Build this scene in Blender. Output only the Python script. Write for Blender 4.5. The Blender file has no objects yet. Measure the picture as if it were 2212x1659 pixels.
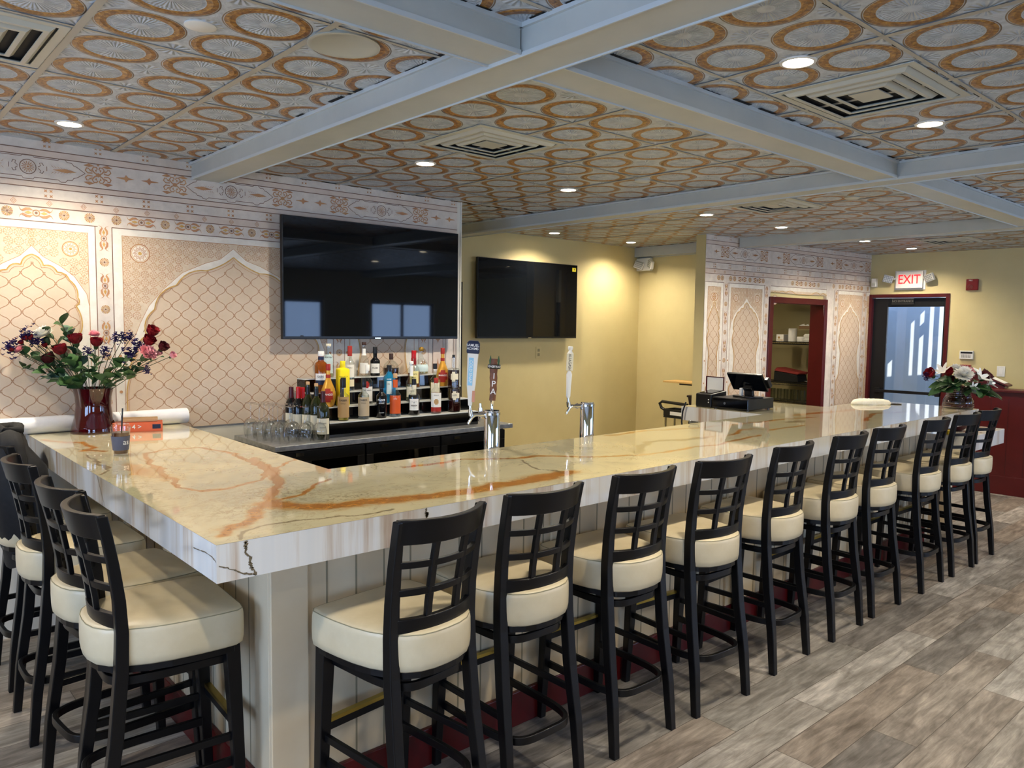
import bpy, bmesh, math, random
import numpy as np
from mathutils import Vector, Matrix
random.seed(7)
S = bpy.context.scene
COL = S.collection
PI = math.pi

# ------------------------------------------------------------------ camera
cam_data = bpy.data.cameras.new('camera'); cam = bpy.data.objects.new('camera', cam_data); COL.objects.link(cam)
CAM = Vector((-0.7494, -2.0149, 1.66))
yaw, pitch, roll = 0.84405367, -0.0763386, 0.01349244
f_ = Vector((math.cos(yaw)*math.cos(pitch), math.sin(yaw)*math.cos(pitch), math.sin(pitch)))
r_ = f_.cross(Vector((0, 0, 1))).normalized(); u_ = r_.cross(f_)
rr = math.cos(roll)*r_ + math.sin(roll)*u_; uu = -math.sin(roll)*r_ + math.cos(roll)*u_
cam.matrix_world = Matrix(((rr.x, uu.x, -f_.x, CAM.x), (rr.y, uu.y, -f_.y, CAM.y), (rr.z, uu.z, -f_.z, CAM.z), (0, 0, 0, 1)))
cam_data.sensor_width = 36.0; cam_data.lens = 1663.98/2212*36.0
cam_data.clip_start = 0.05; cam_data.clip_end = 200
S.camera = cam

# ------------------------------------------------------------------ world, sun, window light, exposure
W = bpy.data.worlds.new('world'); S.world = W; W.use_nodes = True
bg = W.node_tree.nodes['Background']; bg.inputs[0].default_value = (0.33, 0.54, 1.0, 1); bg.inputs[1].default_value = 3.0
S.view_settings.view_transform = 'Standard'; S.view_settings.look = 'None'
S.view_settings.exposure = 0.28; S.view_settings.gamma = 1.0; S.view_settings.use_curve_mapping = False
try:
    S.cycles.max_bounces = 10; S.cycles.transparent_max_bounces = 16; S.cycles.transmission_bounces = 10
    S.cycles.caustics_reflective = False; S.cycles.caustics_refractive = False
    S.cycles.sample_clamp_indirect = 6.0
except Exception: pass

def sun_light():
    d = bpy.data.lights.new('sun', 'SUN'); d.energy = 9.0; d.angle = 0.006; d.color = (1.0, 0.93, 0.82)
    o = bpy.data.objects.new('sun', d); COL.objects.link(o)
    v = Vector((0.55, 0.75, -0.80)).normalized()
    o.rotation_euler = v.to_track_quat('-Z', 'Y').to_euler()
sun_light()

ZC = 2.57          # ceiling height
YW = 2.62          # mural wall plane
SOUTH = -5.2; WEST = -3.6
# daylight entering through each window opening (x0,x1,z0,z1 on the south wall / y0,y1 on the west wall)
SOUTH_WIN = [(-2.6, -1.0, 0.75, 2.1), (4.3, 5.75, 0.55, 2.05), (6.7, 8.1, 0.25, 2.05)]
WEST_WIN = [(-3.6, -1.9, 0.6, 2.15), (-1.1, 0.8, 0.6, 2.15)]
def win_light(name, loc, rot, sx, sy, e):
    d = bpy.data.lights.new(name, 'AREA'); d.shape = 'RECTANGLE'; d.size = sx; d.size_y = sy
    d.energy = e; d.color = (0.52, 0.70, 1.0)
    o = bpy.data.objects.new(name, d); COL.objects.link(o); o.location = loc; o.rotation_euler = rot
SKY_E = 22
for (a, b, c, d) in SOUTH_WIN:
    win_light('window_daylight', ((a+b)/2, SOUTH-0.16, (c+d)/2), (PI/2, 0, 0), b-a, d-c, SKY_E*(b-a)*(d-c))
for (a, b, c, d) in WEST_WIN:
    win_light('window_daylight', (WEST-0.16, (a+b)/2, (c+d)/2), (PI/2, 0, -PI/2), b-a, d-c, SKY_E*1.2*(b-a)*(d-c))

# ------------------------------------------------------------------ materials
def s2l(c):
    return tuple((x/12.92 if x <= 0.04045 else ((x+0.055)/1.055)**2.4) for x in c)
def rgb(r, g, b): return s2l((r/255, g/255, b/255)) + (1,)
def mat(name, color, rough=0.5, metal=0.0, spec=0.5, coat=0.0, trans=0.0, ior=1.45, emit=None, es=0.0, alpha=1.0):
    m = bpy.data.materials.new(name); m.use_nodes = True
    b = m.node_tree.nodes['Principled BSDF']
    b.inputs['Base Color'].default_value = color if len(color) == 4 else tuple(color)+(1,)
    b.inputs['Roughness'].default_value = rough; b.inputs['Metallic'].default_value = metal
    b.inputs['Specular IOR Level'].default_value = spec
    b.inputs['Coat Weight'].default_value = coat; b.inputs['Coat Roughness'].default_value = 0.04
    b.inputs['Transmission Weight'].default_value = trans; b.inputs['IOR'].default_value = ior
    b.inputs['Alpha'].default_value = alpha
    if emit: b.inputs['Emission Color'].default_value = emit; b.inputs['Emission Strength'].default_value = es
    return m
class NT:
    """tiny node helper"""
    def __init__(s, m): s.m = m; s.t = m.node_tree; s.n = s.t.nodes; s.bsdf = s.n['Principled BSDF']
    def add(s, typ, **kw):
        n = s.n.new(typ)
        for k, v in kw.items(): setattr(n, k, v)
        return n
    def link(s, a, b): s.t.links.new(a, b)
    def math(s, op, a, b=None, c=None):
        n = s.add('ShaderNodeMath', operation=op)
        for i, v in enumerate((a, b, c)):
            if v is None: continue
            if isinstance(v, (int, float)): n.inputs[i].default_value = v
            else: s.link(v, n.inputs[i])
        return n.outputs[0]
    def coord(s, kind='Object'): return s.add('ShaderNodeTexCoord').outputs[kind]
    def mapping(s, v, scale=(1, 1, 1), loc=(0, 0, 0), rot=(0, 0, 0)):
        n = s.add('ShaderNodeMapping'); n.inputs['Scale'].default_value = scale; n.inputs['Location'].default_value = loc
        n.inputs['Rotation'].default_value = rot; s.link(v, n.inputs['Vector']); return n.outputs[0]
    def noise(s, v, scale, detail=4, rough=0.5, dist=0.0):
        n = s.add('ShaderNodeTexNoise'); n.inputs['Scale'].default_value = scale; n.inputs['Detail'].default_value = detail
        n.inputs['Roughness'].default_value = rough; n.inputs['Distortion'].default_value = dist
        if v is not None: s.link(v, n.inputs['Vector'])
        return n.outputs['Fac']
    def ramp(s, f, stops):
        n = s.add('ShaderNodeValToRGB'); cr = n.color_ramp
        while len(cr.elements) > 1: cr.elements.remove(cr.elements[-1])
        cr.elements[0].position = stops[0][0]; cr.elements[0].color = stops[0][1]
        for p, c in stops[1:]:
            e = cr.elements.new(p); e.color = c
        s.link(f, n.inputs[0]); return n.outputs[0]
    def mix(s, f, a, b, blend='MIX'):
        n = s.add('ShaderNodeMix', data_type='RGBA', blend_type=blend)
        for i, v in ((0, f), (6, a), (7, b)):
            if isinstance(v, (int, float)): n.inputs[i].default_value = v
            elif isinstance(v, tuple): n.inputs[i].default_value = v
            else: s.link(v, n.inputs[i])
        return n.outputs[2]
    def bump(s, h, strength=0.3, dist=0.01):
        n = s.add('ShaderNodeBump'); n.inputs['Strength'].default_value = strength; n.inputs['Distance'].default_value = dist
        s.link(h, n.inputs['Height']); s.link(n.outputs[0], s.bsdf.inputs['Normal'])
    def base(s, c): s.link(c, s.bsdf.inputs['Base Color'])
    def rough(s, c): s.link(c, s.bsdf.inputs['Roughness'])
def mottled(name, c1, c2, scale=6, rough=0.6, detail=5, bump=0.0, **kw):
    m = mat(name, c1, rough, **kw); t = NT(m); n = t.noise(t.coord(), scale, detail, 0.6)
    t.base(t.ramp(n, [(0.35, c1), (0.65, c2)]))
    if bump: t.bump(n, bump, 0.004)
    return m

M = {}
M['wall_yellow'] = mottled('painted_wall_ochre', rgb(203, 188, 138), rgb(208, 194, 144), 3, 0.42, bump=0.05)
M['wall_pale'] = mottled('pale_painted_plaster', rgb(214, 210, 198), rgb(222, 219, 208), 4, 0.6)
M['beam'] = mottled('painted_beam_grey', rgb(178, 182, 178), rgb(186, 189, 184), 5, 0.38)
M['beam_lip'] = mat('painted_beam_trim', rgb(196, 202, 203), 0.3)
M['black_wood'] = mat('black_lacquered_wood', rgb(8, 8, 10), 0.34, spec=0.34, coat=0.04)
M['brass'] = mat('brass_strip', rgb(190, 165, 80), 0.28, metal=1.0)
M['steel'] = mat('polished_steel', rgb(215, 215, 212), 0.10, metal=1.0)
M['chrome'] = mat('chrome', rgb(235, 235, 235), 0.04, metal=1.0)
M['brushed'] = mottled('brushed_stainless', rgb(176, 178, 178), rgb(205, 206, 206), 30, 0.34, metal=0.9)
M['black'] = mat('satin_black', rgb(14, 14, 15), 0.35)
M['black_gloss'] = mat('gloss_black', rgb(5, 5, 7), 0.06, spec=0.6)
M['black_matte'] = mat('matte_black', rgb(9, 9, 9), 0.8)
M['white_plastic'] = mat('white_plastic', rgb(232, 230, 222), 0.4)
M['white'] = mat('white_paper', rgb(238, 236, 228), 0.6)
M['cream_label'] = mat('cream_paper', rgb(232, 224, 196), 0.6)
M['vinyl'] = mottled('cream_vinyl', rgb(202, 187, 152), rgb(211, 197, 164), 9, 0.36, bump=0.06)
M['seam'] = mat('vinyl_seam', rgb(150, 142, 112), 0.5)
M['maroon'] = mottled('maroon_painted_wood', rgb(72, 11, 13), rgb(80, 14, 16), 4, 0.32)
M['maroon_dark'] = mat('dark_maroon_wood', rgb(58, 10, 14), 0.35)
M['beadboard'] = mottled('cream_painted_beadboard', rgb(214, 194, 160), rgb(222, 204, 172), 3, 0.32)
M['groove'] = mat('beadboard_groove', rgb(150, 138, 112), 0.6)
M['stone'] = mottled('mural_stone', rgb(206, 196, 186), rgb(220, 210, 199), 14, 0.55)
M['stone_b'] = mottled('mural_stone_band', rgb(206, 188, 174), rgb(216, 200, 186), 10, 0.55)
M['m_line'] = mat('mural_line_brown', rgb(128, 98, 82), 0.55)
M['m_copper'] = mottled('mural_copper', rgb(176, 124, 92), rgb(192, 146, 100), 22, 0.5)
M['m_gold'] = mottled('mural_gold', rgb(184, 142, 72), rgb(206, 170, 104), 30, 0.5)
M['m_tan'] = mottled('mural_tan_silk', rgb(203, 182, 157), rgb(210, 190, 167), 5, 0.5)
M['m_spandrel'] = mottled('mural_lattice_ground', rgb(206, 186, 160), rgb(216, 198, 174), 30, 0.55)
M['m_white'] = mottled('mural_white_plaster', rgb(220, 213, 201), rgb(230, 224, 213), 20, 0.55)
M['m_trellis'] = mat('mural_trellis_line', rgb(174, 136, 106), 0.5)
M['gold_ring'] = None
M['rose'] = mottled('crimson_petal', rgb(110, 4, 16), rgb(140, 10, 24), 40, 0.6)
M['rose_dark'] = mat('dark_crimson_petal', rgb(74, 2, 14), 0.6)
M['pink'] = mottled('pink_petal', rgb(232, 150, 160), rgb(240, 180, 184), 40, 0.6)
M['petal_white'] = mottled('white_petal', rgb(238, 234, 220), rgb(248, 246, 238), 40, 0.6)
M['purple'] = mat('purple_petal', rgb(46, 32, 92), 0.6)
M['leaf'] = mottled('green_leaf', rgb(44, 74, 40), rgb(66, 98, 52), 20, 0.5)
M['leaf_pale'] = mottled('pale_green_leaf', rgb(78, 108, 92), rgb(98, 128, 106), 20, 0.5)
M['stem'] = mat('green_stem', rgb(48, 66, 34), 0.55)
M['red_glass'] = mat('ruby_glass', rgb(120, 6, 22), 0.03, trans=0.75, ior=1.45, spec=0.8)
M['smoke_glass'] = mat('ribbed_dark_glass', rgb(120, 100, 120), 0.05, trans=0.9, ior=1.45)
M['glass'] = mat('clear_glass', (0.97, 0.98, 0.98, 1), 0.0, trans=1.0, ior=1.45)
def thin_glass(name, tint=(1, 1, 1, 1), gl=0.12):
    m = bpy.data.materials.new(name); m.use_nodes = True; nt = m.node_tree
    for n in list(nt.nodes):
        if n.type != 'OUTPUT_MATERIAL': nt.nodes.remove(n)
    out = [n for n in nt.nodes if n.type == 'OUTPUT_MATERIAL'][0]
    t = nt.nodes.new('ShaderNodeBsdfTransparent'); t.inputs[0].default_value = tint
    g = nt.nodes.new('ShaderNodeBsdfGlossy'); g.inputs['Roughness'].default_value = 0.02
    lw = nt.nodes.new('ShaderNodeLayerWeight'); lw.inputs[0].default_value = 0.5
    pw = nt.nodes.new('ShaderNodeMath'); pw.operation = 'POWER'; nt.links.new(lw.outputs['Facing'], pw.inputs[0]); pw.inputs[1].default_value = 3.0
    fr = nt.nodes.new('ShaderNodeMath'); fr.operation = 'MULTIPLY_ADD'; nt.links.new(pw.outputs[0], fr.inputs[0]); fr.inputs[1].default_value = min(0.9, 0.5+gl); fr.inputs[2].default_value = 0.075
    mx = nt.nodes.new('ShaderNodeMixShader')
    nt.links.new(fr.outputs[0], mx.inputs[0]); nt.links.new(t.outputs[0], mx.inputs[1]); nt.links.new(g.outputs[0], mx.inputs[2])
    nt.links.new(mx.outputs[0], out.inputs[0]); return m
M['pane'] = thin_glass('window_pane', (0.93, 0.96, 1.0, 1), 0.3)
M['wine_glass'] = thin_glass('thin_clear_glass', (0.985, 0.99, 0.99, 1), 0.12)
M['lamp'] = mat('led_diffuser', (1, 1, 1, 1), 0.5, emit=(1.0, 0.86, 0.62, 1), es=26.0)
M['exit_red'] = mat('lit_red_letters', rgb(255, 40, 40), 0.5, emit=(1.0, 0.01, 0.02, 1), es=1.5)
M['text_dark'] = mat('dark_ink', rgb(28, 26, 26), 0.6)
M['text_white'] = mat('white_ink', rgb(240, 240, 236), 0.5)
M['text_grey'] = mat('grey_ink', rgb(120, 116, 108), 0.5)

def floor_material():
    m = mat('grey_brown_planks', rgb(150, 140, 128), 0.38, spec=0.45); t = NT(m)
    co = t.coord(); v = t.mapping(co)
    br = t.add('ShaderNodeTexBrick', offset=0.37, offset_frequency=2, squash=1.0)
    t.link(v, br.inputs['Vector']); br.inputs['Scale'].default_value = 1.0
    br.inputs['Brick Width'].default_value = 1.22; br.inputs['Row Height'].default_value = 0.178
    br.inputs['Mortar Size'].default_value = 0.0016; br.inputs['Mortar Smooth'].default_value = 0.1
    br.inputs['Color1'].default_value = (0, 0, 0, 1); br.inputs['Color2'].default_value = (1, 1, 1, 1)
    br.inputs['Mortar'].default_value = (0.5, 0.5, 0.5, 1); br.inputs['Bias'].default_value = 0.0
    tone = t.ramp(br.outputs['Color'], [(0.0, rgb(104, 99, 94)), (0.3, rgb(132, 128, 122)), (0.55, rgb(120, 108, 97)), (0.8, rgb(148, 144, 138)), (1.0, rgb(124, 120, 114))])
    # every plank gets its own grain offset
    off = t.add('ShaderNodeVectorMath', operation='MULTIPLY_ADD'); t.link(br.outputs['Color'], off.inputs[0])
    off.inputs[1].default_value = (7.3, 3.1, 0); t.link(v, off.inputs[2])
    gv = t.mapping(off.outputs[0], scale=(1.3, 11, 1))
    g1 = t.noise(gv, 3.2, 8, 0.62, 0.6); g2 = t.noise(t.mapping(off.outputs[0], scale=(2.0, 5.0, 1)), 1.6, 4, 0.6, 1.2)
    g3 = t.noise(t.mapping(off.outputs[0], scale=(3.0, 60, 1)), 4, 4, 0.6)
    c = t.mix(0.85, tone, t.ramp(g1, [(0.28, (0.25, 0.24, 0.22, 1)), (0.5, (0.5, 0.5, 0.5, 1)), (0.72, (0.80, 0.79, 0.78, 1))]), 'OVERLAY')
    c = t.mix(0.65, c, t.ramp(g2, [(0.3, (0.22, 0.2, 0.18, 1)), (0.5, (0.5, 0.5, 0.5, 1)), (0.68, (0.80, 0.80, 0.8, 1))]), 'OVERLAY')
    c = t.mix(0.35, c, t.ramp(g3, [(0.3, (0.3, 0.3, 0.3, 1)), (0.7, (0.7, 0.7, 0.7, 1))]), 'OVERLAY')
    c = t.mix(br.outputs['Fac'], c, rgb(70, 62, 54)); t.base(c)
    t.rough(t.ramp(g1, [(0.3, (0.5, 0.5, 0.5, 1)), (0.7, (0.32, 0.32, 0.32, 1))])); t.bump(g1, 0.08, 0.003)
    return m
M['floor'] = floor_material()

def ceiling_material():
    """pressed metal tiles: fluted dish, copper ring, scrolls between (UV unit = one ring pitch)"""
    m = mat('pressed_tin_tiles', rgb(220, 220, 218), 0.36, metal=0.0, spec=0.7); t = NT(m)
    uv = t.coord('UV'); fr = t.add('ShaderNodeVectorMath', operation='FRACTION'); t.link(uv, fr.inputs[0])
    sub = t.add('ShaderNodeVectorMath', operation='SUBTRACT'); t.link(fr.outputs[0], sub.inputs[0]); sub.inputs[1].default_value = (0.5, 0.5, 0)
    sep = t.add('ShaderNodeSeparateXYZ'); t.link(sub.outputs[0], sep.inputs[0])
    x, y = sep.outputs[0], sep.outputs[1]
    r = t.math('SQRT', t.math('ADD', t.math('MULTIPLY', x, x), t.math('MULTIPLY', y, y)))
    ang = t.math('ARCTAN2', y, x)
    gn = t.noise(t.coord(), 60, 4, 0.7)
    ring = t.math('MULTIPLY', t.math('GREATER_THAN', r, 0.330), t.math('LESS_THAN', r, 0.445))
    gold = t.ramp(gn, [(0.34, rgb(98, 60, 18)), (0.5, rgb(150, 100, 34)), (0.66, rgb(196, 150, 70))])
    sn = t.noise(t.coord(), 26, 5, 0.6)
    base = t.ramp(sn, [(0.3, rgb(164, 174, 184)), (0.7, rgb(202, 211, 220))])
    edge = t.math('MULTIPLY', t.math('GREATER_THAN', r, 0.452), t.math('LESS_THAN', r, 0.467))
    c = t.mix(ring, base, gold); c = t.mix(edge, c, rgb(110, 88, 66)); t.base(c)
    # relief
    fl = t.math('MULTIPLY', t.math('COSINE', t.math('MULTIPLY', ang, 34.0)), t.math('MULTIPLY', t.math('GREATER_THAN', r, 0.09), t.math('LESS_THAN', r, 0.27)))
    bead = t.math('MULTIPLY', t.math('COSINE', t.math('MULTIPLY', ang, 52.0)), t.math('MULTIPLY', t.math('GREATER_THAN', r, 0.285), t.math('LESS_THAN', r, 0.318)))
    dish = t.math('MULTIPLY', t.math('SMOOTH_MIN', r, 0.30, 0.05), 3.0)
    rim = t.math('MULTIPLY', t.math('PINGPONG', t.math('SUBTRACT', r, 0.31), 0.08), 8.0)
    rim = t.math('MULTIPLY', rim, t.math('MULTIPLY', t.math('GREATER_THAN', r, 0.31), t.math('LESS_THAN', r, 0.47)))
    h = t.math('ADD', t.math('MULTIPLY', fl, 0.22), t.math('MULTIPLY', bead, 0.3))
    hub = t.math('LESS_THAN', r, 0.07); h = t.math('ADD', h, t.math('MULTIPLY', hub, 0.5))
    h = t.math('SUBTRACT', h, dish); h = t.math('ADD', h, rim)
    cor = t.math('GREATER_THAN', r, 0.47)
    # little fan flower at the tile corners
    fr2 = t.add('ShaderNodeVectorMath', operation='ADD'); t.link(uv, fr2.inputs[0]); fr2.inputs[1].default_value = (0.5, 0.5, 0)
    fr3 = t.add('ShaderNodeVectorMath', operation='FRACTION'); t.link(fr2.outputs[0], fr3.inputs[0])
    s3 = t.add('ShaderNodeVectorMath', operation='SUBTRACT'); t.link(fr3.outputs[0], s3.inputs[0]); s3.inputs[1].default_value = (0.5, 0.5, 0)
    sp3 = t.add('ShaderNodeSeparateXYZ'); t.link(s3.outputs[0], sp3.inputs[0])
    r3 = t.math('SQRT', t.math('ADD', t.math('MULTIPLY', sp3.outputs[0], sp3.outputs[0]), t.math('MULTIPLY', sp3.outputs[1], sp3.outputs[1])))
    a3 = t.math('ARCTAN2', sp3.outputs[1], sp3.outputs[0])
    fan = t.math('MULTIPLY', t.math('COSINE', t.math('MULTIPLY', a3, 14.0)), t.math('MULTIPLY', t.math('LESS_THAN', r3, 0.2), t.math('GREATER_THAN', r3, 0.04)))
    h = t.math('ADD', h, t.math('MULTIPLY', t.math('MULTIPLY', cor, t.math('ADD', fan, t.math('MULTIPLY', sn, 1.6))), 0.3))
    h = t.math('ADD', h, t.math('MULTIPLY', t.math('MULTIPLY', ring, gn), 0.4))
    t.bump(h, 0.7, 0.012)
    return m
M['tin'] = ceiling_material()

def marble_top():
    m = mat('veined_onyx_top', rgb(226, 218, 190), 0.05, spec=0.7, coat=0.9); t = NT(m)
    at = t.add('ShaderNodeAttribute', attribute_name='vein'); sep = t.add('ShaderNodeSeparateColor'); t.link(at.outputs['Color'], sep.inputs[0])
    co = t.coord(); n1 = t.noise(co, 5.0, 8, 0.6, 0.8); n2 = t.noise(co, 26, 8, 0.65, 0.6); n3 = t.noise(co, 1.5, 3, 0.5, 0.5)
    base = t.ramp(n1, [(0.30, rgb(206, 200, 168)), (0.48, rgb(230, 220, 180)), (0.68, rgb(238, 226, 184))])
    base = t.mix(t.ramp(n3, [(0.45, (0, 0, 0, 1)), (0.62, (0.5, 0.5, 0.5, 1))]), base, rgb(190, 190, 170))
    org = t.ramp(n2, [(0.3, rgb(164, 92, 14)), (0.5, rgb(198, 124, 28)), (0.72, rgb(222, 164, 78))])
    def thr(ch, lo, hi, k=0.55):
        v = t.math('ADD', ch, t.math('MULTIPLY', t.math('SUBTRACT', n2, 0.5), k))
        mr = t.add('ShaderNodeMapRange'); t.link(v, mr.inputs[0]); mr.inputs[1].default_value = lo; mr.inputs[2].default_value = hi; return mr.outputs[0]
    R, G, B = sep.outputs[0], sep.outputs[1], sep.outputs[2]
    mottle = t.noise(co, 40, 6, 0.7, 1.0)
    c = t.mix(t.math('MULTIPLY', B, t.math('GREATER_THAN', mottle, 0.52)), base, rgb(176, 160, 120))
    halo = t.math('MULTIPLY', thr(R, 0.08, 0.5, 0.5), 0.45); c = t.mix(halo, c, rgb(224, 188, 116))
    c = t.mix(t.math('MULTIPLY', thr(R, 0.34, 0.74, 0.8), 0.88), c, org)
    c = t.mix(t.math('MULTIPLY', thr(G, 0.40, 0.75, 0.8), 0.72), c, rgb(132, 112, 76))
    # fine natural veinlets
    wv = t.noise(t.mapping(co, scale=(1, 1.6, 1)), 3.2, 9, 0.62, 1.6)
    vl = t.math('LESS_THAN', t.math('ABSOLUTE', t.math('SUBTRACT', wv, 0.5)), 0.0045)
    c = t.mix(t.math('MULTIPLY', vl, 0.5), c, rgb(168, 140, 96)); t.base(c)
    return m
M['marble'] = marble_top()
def marble_side():
    m = mat('onyx_apron', rgb(220, 218, 210), 0.12, spec=0.6, coat=0.3); t = NT(m)
    co = t.coord(); a = t.noise(t.mapping(co, scale=(9, 9, 0.35)), 1.3, 6, 0.62, 0.25)
    b = t.noise(t.mapping(co, scale=(40, 40, 0.8)), 1.2, 4, 0.6); k = t.noise(co, 0.9, 3, 0.5)
    c = t.ramp(a, [(0.32, rgb(164, 128, 96)), (0.42, rgb(202, 190, 174)), (0.52, rgb(222, 221, 216)), (0.75, rgb(212, 214, 212))])
    c = t.mix(t.math('MULTIPLY', b, 0.4), c, rgb(216, 212, 202)); t.base(c)
    return m
M['marble_side'] = marble_side()

# ------------------------------------------------------------------ mesh builder
class MB:
    def __init__(s): s.v = []; s.f = []; s.mi = []; s.T = Matrix.Identity(4)
    def add(s, vs, fs, m=0):
        b = len(s.v)
        for p in vs:
            q = s.T @ Vector(p); s.v.append((q.x, q.y, q.z))
        for f in fs: s.f.append(tuple(b+i for i in f)); s.mi.append(m)
        return s
    def box(s, x0, x1, y0, y1, z0, z1, m=0):
        vs = [(x, y, z) for z in (z0, z1) for y in (y0, y1) for x in (x0, x1)]
        return s.add(vs, [(0, 2, 3, 1), (4, 5, 7, 6), (0, 1, 5, 4), (1, 3, 7, 5), (3, 2, 6, 7), (2, 0, 4, 6)], m)
    def hexa(s, lo, hi, m=0):
        """lo, hi: four corners counter-clockwise, bottom and top"""
        return s.add(list(lo)+list(hi), [(3, 2, 1, 0), (4, 5, 6, 7), (0, 1, 5, 4), (1, 2, 6, 5), (2, 3, 7, 6), (3, 0, 4, 7)], m)
    def prism(s, poly, z0, z1, m=0, cap=True):
        n = len(poly); vs = [(x, y, z0) for x, y in poly]+[(x, y, z1) for x, y in poly]
        fs = [(i, (i+1) % n, n+(i+1) % n, n+i) for i in range(n)]
        if cap: fs += [tuple(range(n-1, -1, -1)), tuple(range(n, 2*n))]
        return s.add(vs, fs, m)
    def loft(s, rings, m=0, cap0=True, cap1=True, closed=True):
        n = len(rings[0]); vs = [p for r in rings for p in r]; fs = []
        for k in range(len(rings)-1):
            for i in range(n if closed else n-1):
                j = (i+1) % n; fs.append((k*n+i, k*n+j, (k+1)*n+j, (k+1)*n+i))
        if cap0: fs.append(tuple(range(n-1, -1, -1)))
        if cap1: fs.append(tuple(range((len(rings)-1)*n, len(rings)*n)))
        return s.add(vs, fs, m)
    def lathe(s, prof, seg=20, m=0, c=(0, 0, 0), cap=True, sq=1.0):
        """prof: (r, z) list; sq<1 squares the section"""
        rings = []
        for r, z in prof:
            ring = []
            for i in range(seg):
                a = 2*PI*i/seg; cx, sy = math.cos(a), math.sin(a)
                if sq != 1.0:
                    cx = math.copysign(abs(cx)**sq, cx); sy = math.copysign(abs(sy)**sq, sy)
                ring.append((c[0]+r*cx, c[1]+r*sy, c[2]+z))
            rings.append(ring)
        return s.loft(rings, m, cap, cap)
    def cyl(s, p, q, r, seg=12, m=0, r2=None):
        p, q = Vector(p), Vector(q); d = (q-p).normalized(); a = d.orthogonal().normalized(); b = d.cross(a); r2 = r if r2 is None else r2
        R = [[p+(a*math.cos(t)+b*math.sin(t))*r for t in [2*PI*i/seg for i in range(seg)]],
             [q+(a*math.cos(t)+b*math.sin(t))*r2 for t in [2*PI*i/seg for i in range(seg)]]]
        return s.loft([[tuple(v) for v in x] for x in R], m)
    def tube(s, pts, r, seg=8, m=0, closed=False):
        pts = [Vector(p) for p in pts]; rings = []; n = len(pts); up = None
        for i, p in enumerate(pts):
            a = pts[i-1] if (i > 0 or closed) else p; b = pts[(i+1) % n] if (i < n-1 or closed) else p
            d = (b-a).normalized()
            if up is None: up = d.orthogonal().normalized()
            up = (up - d*up.dot(d)).normalized(); w = d.cross(up)
            rad = r[i] if isinstance(r, (list, tuple)) else r
            rings.append([tuple(p+(up*math.cos(t)+w*math.sin(t))*rad) for t in [2*PI*k/seg for k in range(seg)]])
        if closed: rings.append(rings[0])
        return s.loft(rings, m, not closed, not closed)
    def bar(s, pts, w, h, m=0, side=None):
        """rectangular section swept along pts (horizontal normal w, vertical h)"""
        pts = [Vector(p) for p in pts]; rings = []
        for i, p in enumerate(pts):
            a = pts[max(i-1, 0)]; b = pts[min(i+1, len(pts)-1)]; d = (b-a).normalized()
            n = Vector(side) if side else Vector((-d.y, d.x, 0)).normalized()
            u = n.cross(d).normalized() if side else Vector((0, 0, 1))
            rings.append([tuple(p+n*sx*w/2+u*sz*h/2) for sx, sz in ((-1, -1), (1, -1), (1, 1), (-1, 1))])
        return s.loft(rings, m)
    def build(s, name, mats, parent=None, smooth=False, bevel=0.0, seg=2, angle=40):
        me = bpy.data.meshes.new(name); me.from_pydata(s.v, [], s.f); me.update()
        if not isinstance(mats, (list, tuple)): mats = [mats]
        for m in mats: me.materials.append(m)
        if len(mats) > 1: me.polygons.foreach_set('material_index', s.mi)
        bm = bmesh.new(); bm.from_mesh(me); bmesh.ops.recalc_face_normals(bm, faces=bm.faces); bm.to_mesh(me); bm.free()
        if smooth:
            me.polygons.foreach_set('use_smooth', [True]*len(me.polygons))
            try: me.set_sharp_from_angle(angle=math.radians(angle))
            except Exception: pass
        o = bpy.data.objects.new(name, me); COL.objects.link(o)
        if parent: o.parent = parent
        if bevel:
            b = o.modifiers.new('bevel', 'BEVEL'); b.width = bevel; b.segments = seg; b.limit_method = 'ANGLE'; b.angle_limit = math.radians(35)
        return o
def tag(o, label, cat, group=None, kind=None):
    o['label'] = label; o['category'] = cat
    if group: o['group'] = group
    if kind: o['kind'] = kind
    return o
def empty(name, loc, rz=0.0, label=None, cat=None, group=None):
    o = bpy.data.objects.new(name, None); o.empty_display_size = 0.1; COL.objects.link(o); o.location = loc; o.rotation_euler = (0, 0, rz)
    if label: tag(o, label, cat, group)
    return o
def struct(o, label=None):
    o['kind'] = 'structure'
    if label: o['label'] = label
    return o
def kids(o): return [c for c in bpy.data.objects if c.parent == o]
def copy_tree(o, parent=None):
    c = o.copy(); COL.objects.link(c); c.parent = parent
    for ch in kids(o): copy_tree(ch, c)
    return c
_tc = {}
def text_polys(txt, size=1.0, font_extrude=0.0):
    key = (txt,)
    if key not in _tc:
        cu = bpy.data.curves.new('t', 'FONT'); cu.body = txt; cu.size = 1.0; cu.align_x = 'CENTER'; cu.align_y = 'CENTER'; cu.offset = 0.006
        ob = bpy.data.objects.new('t', cu); me = bpy.data.meshes.new_from_object(ob)
        _tc[key] = ([tuple(v.co) for v in me.vertices], [tuple(p.vertices) for p in me.polygons])
        bpy.data.objects.remove(ob); bpy.data.curves.remove(cu); bpy.data.meshes.remove(me)
    return _tc[key]
def put_text(mb, txt, size, fn, m=0, sx=1.0):
    """fn maps flat (u,v) to a 3-D point"""
    vs, fs = text_polys(txt)
    mb.add([fn(x*size*sx, y*size) for x, y, z in vs], fs, m)

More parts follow.
